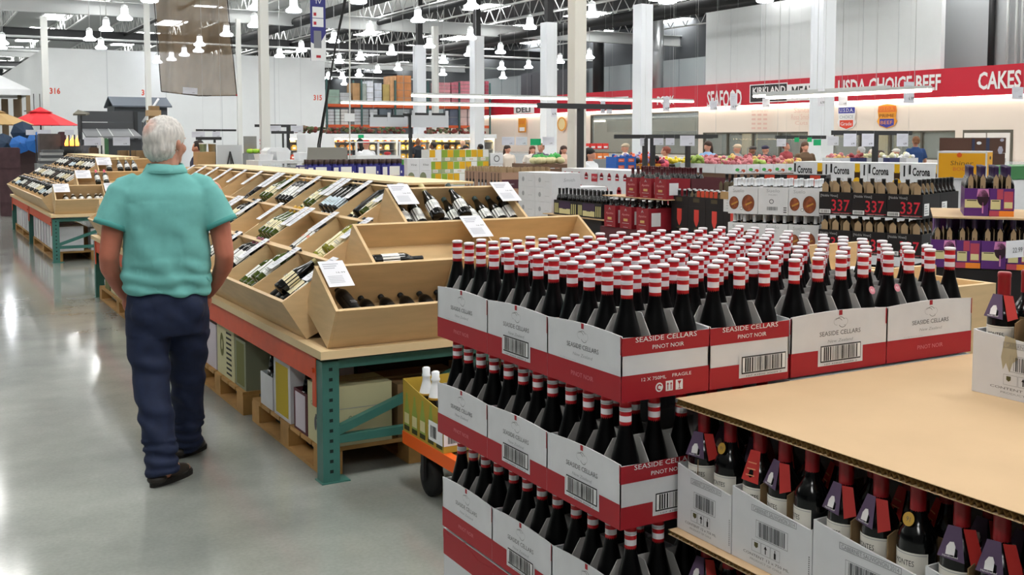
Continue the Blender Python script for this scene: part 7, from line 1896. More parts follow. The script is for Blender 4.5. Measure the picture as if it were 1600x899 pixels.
# ------------------------------------------------------------------ tall pallet racks behind the cooler
YR = 57.0
RKO = M('far_rack_orange', '#c9562c', 0.6); RKB = M('far_rack_post', '#3a5a58', 0.6)
ra, rb = aty(509, 160, YR), aty(764, 160, YR)
z1_, z2_ = aty(560, 195, YR).z, aty(560, 163, YR).z
t = thing('storage_rack', 'tall orange-beamed storage rack full of pallets behind the cooler', 'rack', (ra.x, YR, 0))
Lr = rb.x - ra.x
for z in (z1_, z2_):
    for y in (0.0, 1.1):
        m = MB(); m.box(0, y, z - 0.16, Lr, y + 0.08, z, RKO); m.build('beam', t)
    m = MB(); m.box(0, 0.1, z - 0.05, Lr, 1.08, z - 0.01, M('rack_board', '#8a7a62', 0.8)); m.build('deck', t)
for k in range(6):
    x = Lr * k / 5
    m = MB(); m.box(x, -0.06, 0, x + 0.1, 0.0, z2_ + 1.4, RKB); m.box(x, 1.2, 0, x + 0.1, 1.26, z2_ + 1.4, RKB); m.build('upright', t)
def load(px0, px1, z0, pt, col, label, y=YR + 0.12, d=0.95, rows=1, cols=1, gap=None):
    a, b = aty(px0, 150, y), aty(px1, 150, y); h = aty(px0, pt, y).z - z0
    t = thing('pallet_load', label, 'pallet load', (a.x, y, z0 + 0.002), 0, 'loads on the tall rack')
    m = MB(); mt = M('load_' + col, col, 0.6, var=0.2, scale=3); w = b.x - a.x
    g = gap or mt
    for i in range(rows):
        for j in range(cols):
            m.box(w * j / cols + 0.02, 0, h * i / rows + 0.0, w * (j + 1) / cols - 0.02, d, h * (i + 1) / rows - 0.03, mt)
    m.build('load', t)
    m = MB(); m.box(0.03, 0.03, 0.0, w - 0.03, d - 0.03, h - 0.06, M('load_core', '#8d8a86', 0.7)); m.build('core', t)
L2 = z2_; L1_ = z1_
load(551, 563, L2, 129, '#b08a60', 'narrow tan load on the upper rack level, leftmost'); load(563, 573, L2, 130, '#9aa39a', 'grey green load on the upper rack level'); load(573, 584, L2, 126, '#d4d8e0', 'white sack load on the upper rack level', rows=4); load(585, 597, L2, 129, '#b9bfc8', 'pale blue wrapped load on the upper rack level', rows=3)
load(598, 609, L2, 131, '#a89358', 'olive tan box load on the upper rack level'); load(609, 620, L2, 118, '#c79a6e', 'wrapped tan load beside the brown cartons'); load(620, 643, L2, 117, '#b5794a', 'brown carton load on the upper rack level, four layers', rows=4, cols=2)
load(684, 704, L2, 128, '#c78a92', 'pink and white sack load left of the wrapped column', rows=7, cols=1, gap=WHITE); load(705, 718, L2, 128, '#b86a78', 'pink sack load on the upper level', rows=7); load(719, 735, L2, 126, '#c07a86', 'tallest pink sack load on the upper level', rows=7); load(758, 764, L2, 126, '#b05060', 'narrow red sack load right of the wrapped column', rows=7)
load(511, 531, L2, 139, '#8fa79a', 'green wrapped load on the upper level behind the cable', rows=2); load(531, 549, L2, 144, '#b4b7ba', 'grey wrapped load on the upper level behind the cable', rows=3)
for i, (a, b, c_) in enumerate(((512, 522, '#c9ccd0'), (523, 531, '#c5d2d0'), (532, 544, '#d6d4d2'), (553, 564, '#c9cbd0'), (565, 576, '#9fa6a8'), (577, 590, '#b8bcc0'), (592, 612, '#5c6670'), (614, 640, '#8a9294'), (703, 716, '#5d6678'), (717, 730, '#c9b4b0'), (731, 744, '#c9b9b9'))):
    load(a, b, L1_, 170, c_, 'load on the lower rack level, %s from the left, %s' % (ORD[i + 1], 'sacks' if i % 2 else 'boxes'), rows=5 if i < 6 else 2)
# upper right: dark cage and white stack beyond the wrapped columns
xc = XW + 0.5; ya, ym, yb = atx(814, 150, xc).y, atx(850, 150, xc).y, atx(886, 150, xc).y; zt = atx(850, 112, xc).z
for y0, y1, nm in ((ym + 0.05, ya, 'farther'), (yb, ym - 0.05, 'nearer')):
    m = MB(); m.box(0, 0, 0, 1.3, y1 - y0, zt - 2.785, M('dark_stack', '#4b4e54', 0.6)); m.box(-0.02, 0.1, 0.1, 0, (y1 - y0) / 2 - 0.03, zt - 2.9, M('dark_stack', '#4b4e54')); m.box(-0.02, (y1 - y0) / 2 + 0.03, 0.1, 0, y1 - y0 - 0.1, zt - 2.9, M('dark_stack', '#4b4e54')); tag(m.build('dark_cabinet', None, (xc, y0, 2.785)), 'tall dark grey cabinet above the red sign beyond the DELI panel, %s one' % nm, 'cabinet')

# ------------------------------------------------------------------ produce hall
def table(px0, px1, py, D, d, label, mat=M('produce_table', '#6b5140', 0.7)):
    a = atd(px0, py, D); b = aty(px1, py, a.y)
    t = thing('produce_table', label, 'table', (a.x, a.y, 0))
    w = b.x - a.x; z = a.z
    m = MB(); m.box(0, 0, z - 0.08, w, d, z, mat); m.build('table_top', t)
    for x in (0.05, w - 0.15):
        for y in (0.05, d - 0.15): m = MB(); m.box(x, y, 0, x + 0.1, y + 0.1, z - 0.08, mat); m.build('leg', t)
    m = MB(); m.box(0, 0, 0.25, w, 0.03, z - 0.09, mat); m.build('front_panel', t)
    return a, w
def lumps(n, w, d, h, r, mats, seed):
    m = MB(); q = random.Random(seed)
    for i in range(n):
        rr_ = r * q.uniform(0.8, 1.2); x = q.uniform(rr_, w - rr_); y = q.uniform(rr_, d - rr_)
        m.sphere((x, y, max(rr_, h * q.uniform(0.4, 1.0) * (1 - 0.6 * abs(x / w - 0.5)))), rr_, q.choice(mats), None, 9, 6)
    return m
def crate(C, w, d, h, mat, label, cat='crate', prt=None, group=None, fill_=None):
    t = goods('produce_crate', label, cat, C, 0, w, d, h, mat, None, prt, group, True)
    if fill_: 
        o = fill_.build('fruit', t); o.location = (0.006, 0.006, 0.006); o['kind'] = 'stuff'
    return t
def bag(C, w, d, h, mat, label, group, seed=1, mat2=None):
    m = MB(); q = random.Random(seed)
    for i in range(9):
        m.sphere((q.uniform(0.25, 0.75) * w, q.uniform(0.25, 0.75) * d, h * q.uniform(0.3, 0.6)), min(w, d, h) * q.uniform(0.28, 0.4), mat if (i % 3 or not mat2) else mat2, None, 9, 6)
    m.sphere((w / 2, d / 2, h * 0.9), 0.1 * w, mat, None, 8, 5)
    me = m.mesh('fruit_bag'); zmin = min(v.co.z for v in me.vertices)
    o = put('fruit_bag', me, None, (C[0], C[1], C[2] - zmin + 0.001)); tag(o, label, 'fruit bag', group)
AP_P = M('apple_pink', '#c97a80', 0.45); AP_R = M('apple_red', '#a84a50', 0.45); AP_G = M('apple_green', '#a3bd5c', 0.45); AP_Y = M('apple_yellow', '#d9b46a', 0.45); OR_N = M('net_orange', '#e5643a', 0.5); OR_P = M('bag_pink', '#e0566a', 0.5); BLU = M('crate_blue', '#2a62b8', 0.5); AMB = M('crate_amber', '#d08a22', 0.55); LAV = M('bag_lavender', '#9a8fc0', 0.5); YEL = M('lemon_yellow', '#ecd23a', 0.5); CLAM = M('clamshell', '#bcd8cc', 0.25, alpha=0.6); LEAF = M('leaf_green', '#3fa04c', 0.6); MEL = M('melon', '#cfc79a', 0.6); POT = M('pale_veg', '#dfdcb4', 0.6)
# left table of melons
a, w = table(845, 890, 257, 22, 1.2, 'table of pale melons and greens left of the big white column')
for i in range(9):
    m = MB(); m.sphere((0, 0, 0), 0.085, MEL, None, 12, 8, (1.2, 1, 0.85)); o = m.build('melon', None, (a.x - 0.35 + 0.115 * i, a.y + 0.15 + 0.12 * (i % 2), a.z + 0.0735 + 0.0 * i)); tag(o, 'pale melon on the table left of the big white column, %s from the left' % ORD[i + 1], 'melon', 'pale melons')
    if i < 3: o.location.x += 0.4
for i in range(4): bag((a.x + 0.2 + 0.17 * i, a.y + 0.5 + 0.1 * (i % 2), a.z), 0.22, 0.3, 0.22, LEAF, 'bunch of leafy greens behind the melons, %s' % ORD[i + 1], 'leafy greens', i)
# blue orange boxes and nets
a, w = table(965, 1215, 267, 20.5, 1.5, 'long produce table with blue crates, net bags and berries')
def pblu(m, X, L, h): m.quad(L * 0.2, h * 0.25, L * 0.8, h * 0.75, OR_N, X, 0.002); m.text('Halos', L / 2, h * 0.4, h * 0.25, WHITE, X, w=L * 0.4, z=0.003)
for r_ in range(2):
    for k in range(2): crate((a.x + 0.04 + 0.235 * k, a.y + 0.1, a.z + 0.132 * r_ + 0.001), 0.232, 0.35, 0.13, BLU, 'blue citrus crate, %s column, %s layer' % (['left', 'right'][k], ['bottom', 'top'][r_]), prt=pblu, group='blue citrus crates', fill_=lumps(12, 0.22, 0.33, 0.17, 0.045, [OR_N, LAV, BLU], r_ * 7 + k) if r_ else None)
for k in range(3):
    crate((a.x + 0.53 + 0.2 * k, a.y + 0.12, a.z + 0.001), 0.195, 0.4, 0.12, AMB, 'amber tray of net bags, %s from the left' % ORD[k + 1], group='amber trays')
    for q in range(3): bag((a.x + 0.50 + 0.2 * k + 0.03 * q, a.y + 0.16 + 0.12 * q, a.z + 0.122), 0.26, 0.22, 0.17 + 0.03 * q, OR_N if (k + q) % 3 else LAV, 'orange net bag of fruit over the amber trays, tray %s, %s row' % (ORD[k + 1], ORD[q + 1]), 'net bags', k * 5 + q, LAV if (k + q) % 2 else BLACK)
for k in range(4): bag((a.x + 1.13 + 0.02 * k, a.y + 0.1 + 0.14 * k, a.z), 0.26, 0.2, 0.26, OR_P, 'pink bag of fruit beside the rail post, %s row' % ORD[k + 1], 'pink fruit bags', k + 20, M('bag_wine', '#7a2c4a', 0.5))
for k in range(3):
    crate((a.x + 1.62 + 0.16 * k, a.y + 0.1, a.z + 0.001), 0.155, 0.2, 0.13, CLAM, 'clear tub of greens and lemons, %s from the left' % ORD[k + 1], 'tub', group='clear tubs', fill_=lumps(10, 0.145, 0.19, 0.12, 0.03, [LEAF, YEL, CLAM], k))
for k in range(4): bag((a.x + 1.5 + 0.24 * k, a.y + 0.5, a.z + 0.09), 0.3, 0.24, 0.14, YEL, 'yellow citrus bag in the middle of the produce table, %s from the left' % ORD[k + 1], 'yellow citrus bags', k + 40)
m = MB(); m.box(0, 0, 0, 1.1, 0.3, 0.088, BLACK); tag(m.build('crate', None, (a.x + 1.5, a.y + 0.48, a.z + 0.001)), 'black crate under the yellow citrus bags', 'crate')
# apple crates
a, w = table(1150, 1300, 272, 19.5, 1.8, 'apple table behind the white-capped bottles')
def papp(m, X, L, h):
    m.disc(L * 0.3, h * 0.42, 0.05, LEAF, X, 0.002, ry=0.03); m.disc(L * 0.75, h * 0.3, 0.05, M('print_rust', '#b5502e', 0.5), X, 0.002, ry=0.03); m.quad(L * 0.25, h * 0.12, L * 0.72, h * 0.26, CARTON_WHITE, X, 0.003)
    m.quad(L * 0.32, h * 0.16, L * 0.65, h * 0.22, INK_BLACK, X, 0.004)
cols_ = [[AP_P, AP_R], [AP_P], [AP_G], [AP_R, AP_P], [AP_Y, AP_P], [AP_Y, AP_R]]
for k in range(6):
    for r_ in range(3):
        c = (a.x - 0.02 + 0.325 * k, a.y + 0.05 + 0.52 * r_, a.z + 0.001)
        crate(c, 0.315, 0.5, 0.17, CARTON_WHITE, 'white open fruit crate, %s from the left, %s row' % (ORD[k + 1], ORD[r_ + 1]), prt=papp, group='white fruit crates', fill_=lumps(26, 0.30, 0.48, 0.26 + 0.035 * r_, 0.042, cols_[(k + r_) % 6], k * 3 + r_))
m = MB(); m.box(0, 0, 0, 2.4, 1.4, 0.03, CARTON_WHITE); m.box(0, 0, -1.0, 2.4, 1.4, 0, CLOSED)
cw = atd(1375, 264, 15); tag(m.build('carton_stack', None, (cw.x, cw.y + 0.6, 1.03)), 'wide flat-topped white stack behind the beer cartons, before the shopper in blue', 'carton')
for k in range(5):
    c = atd(1312 + 26 * k, 256, 18.5)
    tt = crate((c.x, c.y, c.z), 0.3, 0.4, 0.1, [CARTON_WHITE, M('crate_navy', '#3a3f6a', 0.5)][k % 2], 'low crate of pink fruit under the hanging cards, %s from the left' % ORD[k + 1], group='low fruit crates', fill_=lumps(18, 0.28, 0.38, 0.16, 0.04, [[AP_Y, AP_P], [AP_R], [AP_P, POT], [POT, WHITE], [WHITE, POT]][k], 70 + k))
    m = MB(); m.box(0.02, 0, 0, 0.27, 0.4, c.z - 0.002, M('produce_table', '#6b5140')); tag(m.build('crate_stand', None, (c.x, c.y, 0)), 'brown stand under the low fruit crates, %s from the left' % ORD[k + 1], 'stand', 'crate stands')
# meat coolers along the wall
m = MB(); m.box(XW - 1.5, 20, 0, XW - 0.35, 56, 0.85, WPL); m.box(XW - 1.5, 20, 0.85, XW - 1.4, 56, 0.98, M('clear_panel', '#e6edf0')); tag(m.build('meat_cooler'), 'long low white meat cooler along the cream wall', 'cooler')
# bakery bench with lit goods left of the hood
bb = atd(921, 250, 30)
t = thing('bakery_rack', 'tilted white racks of red and orange packages beside the big white column', 'rack', (bb.x, bb.y, 0))
m = MB(); m.box(0, 0, 0, 0.9, 0.6, bb.z, M('stand_grey', '#8c8f90')); m.build('base', t)
for r_ in range(2):
    m = MB(); m.box(0.02 * r_, 0.1 + 0.2 * r_, bb.z + 0.28 * r_, 0.9, 0.6, bb.z + 0.28 * r_ + 0.02, STEEL); m.build('shelf', t)
for r_ in range(2):
    for k in range(4):
        m = MB(); m.box(0, 0, 0, 0.19, 0.2, 0.16, M('pack_red', '#e23b36', 0.5) if r_ else M('pack_orange', '#f08a4a', 0.5)); m.quad(0.03, 0.03, 0.16, 0.08, WHITE, FY(0, -0.002, 0)); tag(m.build('package', None, (bb.x + 0.03 + 0.215 * k, bb.y + 0.3 + 0.02 * r_, bb.z + 0.021 + 0.28 * r_)), '%s package on the tilted rack, %s from the left' % (['orange', 'red'][r_], ORD[k + 1]), 'package', 'packages on the tilted rack')
# ------------------------------------------------------------------ shoppers
PP = [(653, 216, 36, 20, '#20242c', '#1c1512', 'bald man in a black jacket before the long cooler', 'none', '#7a5238'), (676, 223, 34, 60, '#a9bcc8', '#1a1614', 'person in a pale blue-grey shirt beside the man in black', 'short', '#6a4632'),
      (697, 226, 38, 10, '#e6e2dc', '#241a14', 'person in a white shirt between the cooler shelves', 'short', '#7a5238'), (723, 219, 34, 200, '#26242a', '#d8b49a', 'bald pale man in dark clothes before the cooler', 'none', '#cfa288'), (728, 228, 33, 180, '#2a2326', '#1b1513', 'woman with dark hair in front of the bald man, before the cooler', 'long', None),
      (750, 226, 36, 40, '#3a3a30', '#171310', 'dark-haired person at the right end of the long cooler', 'short', '#6a4632'), (793, 228, 30, 190, '#d8cbbd', '#32231b', 'woman with long brown hair under the deli cards', 'long', None), (845, 225, 28, 120, '#5d5f6a', '#8a6a50', 'person in a grey shirt bending under the green card', 'short', None),
      (832, 229, 31, 160, '#e0d6cc', '#5a3522', 'auburn-haired person behind the man in grey', 'long', None), (881, 229, 29, 170, '#d9b8a6', '#3a241c', 'woman with brown hair just left of the big white column', 'long', None), (922, 233, 19.3, 210, '#e6e8ec', '#14100e', 'woman with long black hair in white, right of the big white column', 'long', None),
      (977, 225, 28, 60, '#efe6da', '#b9a890', 'person in cream with a beige cap behind the blue crates', 'cap', None), (1040, 230, 25, 40, '#e3d3b8', '#8a4a3a', 'person in beige behind the net bags', 'short', None), (1106, 222, 25.5, 100, '#8fb2dc', '#3a2318', 'woman in light blue with a brown ponytail', 'long', None),
      (1152, 226, 27, 20, '#8e9092', '#cdb59a', 'person in grey shirt and pale cap before the window', 'cap', None), (1176, 229, 29, 80, '#2c2c30', '#3a3330', 'person in a dark cap behind the apples', 'cap', '#9a6a52'), (1196, 228, 28, 270, '#3c2a34', '#26233f', 'person in a navy cap looking right behind the apples', 'cap', None),
      (1229, 224, 31, 190, '#a8484e', '#6a3a34', 'person in dull red seen through the window', 'short', None), (1258, 223, 26.5, 160, '#5a4634', '#4a2f1e', 'woman in a brown headscarf under the green cards', 'long', None), (1363, 234, 26, 30, '#d63a9a', '#d0c6bc', 'person in bright pink behind the rail post', 'short', None),
      (1374, 236, 25, 60, '#6a3aa8', '#3a2a24', 'person in purple beside the person in pink', 'short', None), (1345, 230, 28, 15, '#8fb840', '#b9b9bb', 'grey-haired person in lime green left of the rail post', 'short', None), (1431, 214, 27, -25, '#23406f', '#7a5236', 'man in a navy blue shirt facing the windows', 'short', '#b5806a'), (1400, 233, 29, 20, '#efe9e2', '#d9d4cc', 'person in white leaning over the crates left of the man in blue', 'cap', None),
      (572, 219, 27, 10, '#e9ebee', '#c8202c', 'person in a white coat with a red cap behind the serving case', 'cap', None), (562, 218, 28.5, 30, '#1f1f22', '#120e0c', 'person with black hair in dark clothes beside the red cap', 'long', None), (309, 221, 19.5, 60, '#2f3550', '#2a1f1a', 'dark-clothed person half hidden right of the man in teal', 'short', None)]
for (px, py, D, hd, sh__, hr, lab, sty, skn) in PP:
    person(px, py, D, hd, sh__, hr, lab, sty, skin=skn)
# ------------------------------------------------------------------ garden goods at the far left
# red and tan umbrellas
def umbrella(px, pt, pb, halfw, D, mat, label, n=8):
    p = atd(px, pt, D); zb = atd(px, pb, D).z; R = halfw * D / FPX
    t = thing('patio_umbrella', label, 'umbrella', (p.x, p.y, 0))
    zt = p.z; m = MB()
    vs = []; fs = []
    for (r, z) in ((0.02, zt), (R * 0.25, zt - (zt - zb) * 0.16), (R * 0.62, zt - (zt - zb) * 0.56), (R, zb)):
        for k in range(n):
            a_ = 2 * math.pi * (k + 0.5) / n; vs.append((r * math.cos(a_), r * math.sin(a_), z))
    for i in range(3):
        for k in range(n): fs.append((i * n + k, i * n + (k + 1) % n, (i + 1) * n + (k + 1) % n, (i + 1) * n + k))
    m.add(vs, fs, mat); m.build('canopy', t)
    m = MB(); m.lathe([(R * 0.33, zt - (zt - zb) * 0.17, mat), (R * 0.2, zt - 0.02, mat), (0.03, zt + 0.1, mat)], n); m.build('vent', t)
    m = MB(); m.tube((0, 0, 0), (0, 0, zt), 0.025, DARK_METAL, 8); m.build('pole', t); m = MB(); m.lathe([(0.3, 0, DARK_METAL), (0.3, 0.06, DARK_METAL), (0.05, 0.1, DARK_METAL)], 16); m.build('base', t)
    for k in range(n):
        a_ = 2 * math.pi * (k + 0.5) / n; m = MB(); m.tube((0.03 * math.cos(a_), 0.03 * math.sin(a_), zt - 0.08), (R * 0.97 * math.cos(a_), R * 0.97 * math.sin(a_), zb - 0.01), 0.01, DARK_METAL, 5); m.build('rib', t)
umbrella(63, 172, 196, 58, 38, M('umbrella_red', '#d4202c', 0.7), 'open bright red patio umbrella')
umbrella(-12, 172, 195, 62, 32.5, M('umbrella_tan', '#b3935f', 0.7), 'open tan patio umbrella cut by the left edge')
BLUE1 = M('umbrella_blue', '#1a5fa8', 0.6); BLUE2 = M('umbrella_navy', '#17304a', 0.6)
def half_umbrella(px, py, D, R, mat, label, rot, tilt):
    p = atd(px, py, D); m = MB(); n = 8; vs = [(0, 0, R * 0.42)]; fs = []
    for k in range(n): vs.append((R * math.cos(2 * math.pi * k / n), R * math.sin(2 * math.pi * k / n), 0))
    for k in range(n): fs.append((0, 1 + k, 1 + (k + 1) % n))
    t = thing('rain_umbrella', label, 'umbrella', p); Q = RZ(rot) @ Matrix.Rotation(tilt, 4, 'X')
    m.add(vs, fs, mat, Q); m.build('canopy', t); m = MB(); m.tube(Q @ Vector((0, 0, R * 0.5)), Q @ Vector((0, 0, -R * 0.7)), 0.012, DARK_METAL, 6); m.build('shaft', t)
tb_ = atd(3, 232, 30); m = MB(); m.box(0, 0, 0, 1.25, 0.8, tb_.z, M('brown_plinth', '#3d2c2c', 0.7)); tag(m.build('plinth', None, (tb_.x, tb_.y, 0)), 'dark brown plinth under the blue umbrellas', 'plinth')
for i, (px, py, R, mt, ro, ti, lab) in enumerate(((7, 226, 0.33, BLUE2, 0.4, 1.3, 'navy open umbrella leaning left'), (31, 226, 0.27, BLUE1, 0.0, 1.2, 'bright blue open umbrella in front'), (58, 222, 0.33, BLUE1, -0.5, 1.2, 'blue open umbrella leaning right'), (36, 208, 0.34, BLUE2, 0.2, 1.5, 'dark navy open umbrella standing upright behind'))):
    half_umbrella(px, py, 30 + 0.5 * (i == 3), R, mt, lab + ' on the brown plinth', ro, ti)
# white canopy tent
tp = atd(-40, 116, 47); e1 = atd(45, 150, 47)
t = thing('canopy_tent', 'white canopy tent with wooden legs cut by the left edge', 'tent', (tp.x, tp.y, 0))
m = MB(); rx = e1.x - tp.x; zt = tp.z; ze = e1.z + 0.25
m.add([(0, 0, zt + 0.5), (-rx, -rx, ze), (rx, -rx, ze), (rx, rx, ze), (-rx, rx, ze), (-rx, -rx, ze - 0.25), (rx, -rx, ze - 0.25), (rx, rx, ze - 0.25), (-rx, rx, ze - 0.25)], [(0, 1, 2), (0, 2, 3), (0, 3, 4), (0, 4, 1), (1, 5, 6, 2), (2, 6, 7, 3), (3, 7, 8, 4), (4, 8, 5, 1)], WPL); m.build('roof', t)
for sx, sy in ((1, -1), (1, 1), (-1, 1)):
    m = MB(); m.box(sx * (rx - 0.1) - 0.08, sy * (rx - 0.1) - 0.08, 0, sx * (rx - 0.1) + 0.08, sy * (rx - 0.1) + 0.08, ze - 0.1, M('tent_post', '#8a765c', 0.7)); m.build('post', t)
for x in (rx - 0.4, rx - 0.9, rx - 1.4): m = MB(); m.box(x, rx - 0.5, 0, x + 0.28, rx - 0.42, ze - 0.3, M('tent_post2', '#6f5d48', 0.7)); m.build('slat_panel', t)
m = MB(); m.box(rx - 0.1, -0.02, ze - 0.9, rx + 0.9, 0.02, ze - 0.86, DARK_METAL); m.box(rx + 0.3, -0.02, ze - 0.9, rx + 0.33, 0.02, ze - 0.1, DARK_METAL); m.box(rx + 0.55, -0.02, ze - 0.9, rx + 0.58, 0.02, ze - 0.1, DARK_METAL); m.build('lamp_arm', t)
# slatted dark bench swing with roof
SLAT = M('slat_charcoal', '#47494c', 0.6); SLATG = M('slat_grey', '#77797c', 0.6)
a = atd(126, 226, 34); w = (219 - 126) * 34 / FPX / math.cos(YAW) * 0.82
t = thing('garden_shelter', 'charcoal slatted garden shelter with a grey seat roof', 'shelter', (a.x, a.y, 0))
for z0_, z1 in ((190, 173), (201, 191)):
    m = MB(); m.box(0, 0.5, atd(126, z0_, 34).z, w, 0.56, atd(126, z1, 34).z, SLAT); m.build('back_slat', t)
m = MB(); m.box(0, 0.45, 0, 0.08, 0.53, atd(126, 173, 34).z, SLAT); m.build('post', t); m = MB(); m.box(w - 0.06, 0.45, 0, w + 0.06, 0.57, atd(126, 173, 34).z, M('slat_black', '#26282a', 0.6)); m.build('post', t)
zr0, zr1 = atd(126, 213, 34).z, atd(126, 201, 34).z
m = MB(); m.add([(0.1, -0.5, zr0), (w, -0.5, zr0), (w - 0.1, 0.4, zr1), (0.1, 0.4, zr1), (0.1, -0.5, zr0 - 0.06), (w, -0.5, zr0 - 0.06), (w - 0.1, 0.4, zr1 - 0.06), (0.1, 0.4, zr1 - 0.06)], [(0, 1, 2, 3), (7, 6, 5, 4), (4, 5, 1, 0), (5, 6, 2, 1), (6, 7, 3, 2), (7, 4, 0, 3)], SLATG)
for u in (0.3, 0.5, 0.85): m.add([(w * u, -0.5, zr0 + 0.01), (w * u + 0.03, -0.5, zr0 + 0.01), (w * u + 0.03, 0.4, zr1 + 0.01), (w * u, 0.4, zr1 + 0.01)], [(0, 1, 2, 3)], GIRD)
m.build('seat_roof', t)
m = MB(); m.box(0.0, -0.4, 0, w, 0.3, zr0 - 0.1, M('slat_dark', '#34363a', 0.6)); m.build('base', t)
a2 = atd(114, 178, 33); m = MB(); m.add([(0, 0, 0), (0.35, -0.2, 0.0), (0.5, 0.1, 0.04), (0.2, 0.4, 0.14), (0, 0, -0.05), (0.35, -0.2, -0.05), (0.5, 0.1, -0.01), (0.2, 0.4, 0.09)], [(0, 1, 2, 3), (7, 6, 5, 4), (4, 5, 1, 0), (5, 6, 2, 1), (6, 7, 3, 2), (7, 4, 0, 3)], M('panel_olive', '#5a5648', 0.6)); m.box(0.22, 0.08, -a2.z, 0.27, 0.13, 0.0, DARK_METAL); tag(m.build('patio_heater', None, a2), 'small tilted panel on a pole left of the charcoal shelter', 'heater')
# playhouse
a = atd(176, 215, 44); zr, ze_, zt_ = atd(176, 166, 44).z, atd(176, 165, 44).z, atd(176, 149.5, 44).z; w = 86 * 44 / FPX * 1.02
t = thing('playhouse', 'dark grey shed with a ridged blue-grey roof before the white partition', 'shed', (a.x, a.y, 0))
m = MB(); m.box(0.1, 0, 0, w - 0.1, 1.8, ze_, M('shed_wall', '#4a4e53', 0.7)); m.build('wall', t)
m = MB(); m.prism([(-0.25, 0), (0.9, zt_ - ze_), (2.05, 0), (2.05, -0.06), (0.9, zt_ - ze_ - 0.06), (-0.25, -0.06)], 0, w + 0.05, M('shed_roof', '#5c636d', 0.7), frame((0, 0, ze_ + 0.0), (0, 1, 0), (0, 0, 1))); m.build('roof', t)
m = MB(); m.box(0, 0.86, zt_ - 0.02, w, 0.94, zt_ + 0.05, WPL); m.build('ridge_cap', t)
# assorted dark goods, fire pit, cards
FIRE = M('fire_glow', '#ff9a3c', 0.5, emit=4.0)
a = atd(106, 238, 27)
t = thing('fire_pit', 'black round fire pit with orange flames under the red umbrella', 'fire pit', (a.x, a.y, 0))
m = MB(); m.lathe([(0.2, 0, BLACK), (0.26, a.z - 0.02, BLACK), (0.27, a.z + 0.16, BLACK), (0.25, a.z + 0.16, BLACK)], 18, T(0.12, 0.2, 0)); m.build('bowl', t)
m = MB()
for i in range(9): m.lathe([(0.035, 0, FIRE), (0.045, 0.05, FIRE), (0.02, 0.13, FIRE), (0.004, 0.16 + 0.05 * (i % 3), FIRE)], 7, T(-0.02 + 0.036 * i, 0.1 + 0.08 * (i % 3), a.z + 0.16))
m.build('flame', t)
for i, (px, py, D, w, d, h, c_, lab) in enumerate(((62, 240, 27, 0.5, 0.5, 0.5, '#4a4443', 'dark grey covered pile under the red umbrella'), (94, 240, 29.5, 0.16, 0.4, 0.6, '#4a2a30', 'narrow dark red board left of the fire pit'), (131, 238, 26, 0.16, 0.3, 0.18, '#55555a', 'dark bucket right of the fire pit'), (140, 240, 24.5, 0.2, 0.2, 0.14, '#5a4430', 'brown basket behind the far wine display'), (155, 238, 25, 0.12, 0.3, 0.35, '#dfe0dc', 'white post with small signs behind the far wine display'), (163, 236, 25.2, 0.1, 0.3, 0.3, '#3f6a48', 'green box behind the far wine display'), (0, 300, 23, 0.42, 0.5, 0.95, '#4a3338', 'dark maroon cabinet at the left edge'))):
    p = atd(px, py, D); m = MB(); mt = M('goods_' + c_, c_, 0.7, var=0.2, scale=6); m.box(0, 0, 0, w, d, p.z + h - 0.02, mt); m.box(0.02, 0.02, p.z + h - 0.02, w - 0.02, d - 0.02, p.z + h, mt)
    for q in range(3): m.box(0.02, -0.012, (p.z + h) * (0.2 + 0.25 * q), w - 0.02, 0, (p.z + h) * (0.2 + 0.25 * q) + 0.02, mt)
    tag(m.build('goods_box', None, (p.x, p.y, 0)), lab, 'goods')
for i in range(5):
    p = atd(62 + 1.5 * i, 262, 23.0); m = MB(); m.box(0, 0, 0, 0.42, 0.5, 0.055, M('folded_grey', '#a6a8a8', 0.7) if i % 2 else M('folded_dark', '#55575a', 0.7)); tag(m.build('folded_cover', None, (p.x, p.y, 1.14 + 0.06 * i)), 'folded grey cover in the pile behind the far wine display, %s from the bottom' % ORD[i + 1], 'cover', 'folded grey covers')
p = atd(62, 262, 23.0); m = MB(); m.box(-0.05, -0.02, 0, 0.55, 0.55, 1.138, M('stand_grey', '#8c8f90')); tag(m.build('goods_stand', None, (p.x, p.y, 0)), 'grey stand under the pile of folded covers', 'stand')
for i, (px0, px1, pt, pb, D) in enumerate(((48, 61, 203, 211, 28), (69, 88, 203, 211, 27.5), (104, 109, 203, 211, 27), (110, 120, 203, 210.5, 26.8), (145, 169, 215, 227.5, 24), (190, 214, 214.5, 227.5, 24.3))):
    p = atd(px0, pb, D); o = card_mesh((px1 - px0) * D / FPX * 1.05, (pb - pt) * D / FPX, i > 3).build('price_card'); o.location = p; tag(o, 'white price card among the garden goods, %s from the left' % ORD[i + 1], 'price card', 'garden price cards')
    m = MB(); m.box((px1 - px0) * D / FPX * 0.5, 0.01, -p.z, (px1 - px0) * D / FPX * 0.5 + 0.03, 0.04, 0, DARK_METAL); tag(m.build('card_post', None, p), 'dark post holding a price card among the garden goods, %s from the left' % ORD[i + 1], 'post', 'garden card posts')
for i in range(4):
    p = atd(187 + 13 * i, 249, 24.6); m = MB(); m.box(0, 0, 0, 0.19, 0.3, 0.2, KRAFT_DARK); m.box(0.0, 0.14, 0.2, 0.19, 0.15, 0.2015, KRAFT); tag(m.build('carton', None, (p.x, p.y - 0.1 * i * 0, p.z)), 'brown carton in the row left of the man\'s head, %s from the left' % ORD[i + 1], 'carton', 'brown cartons left of the head')
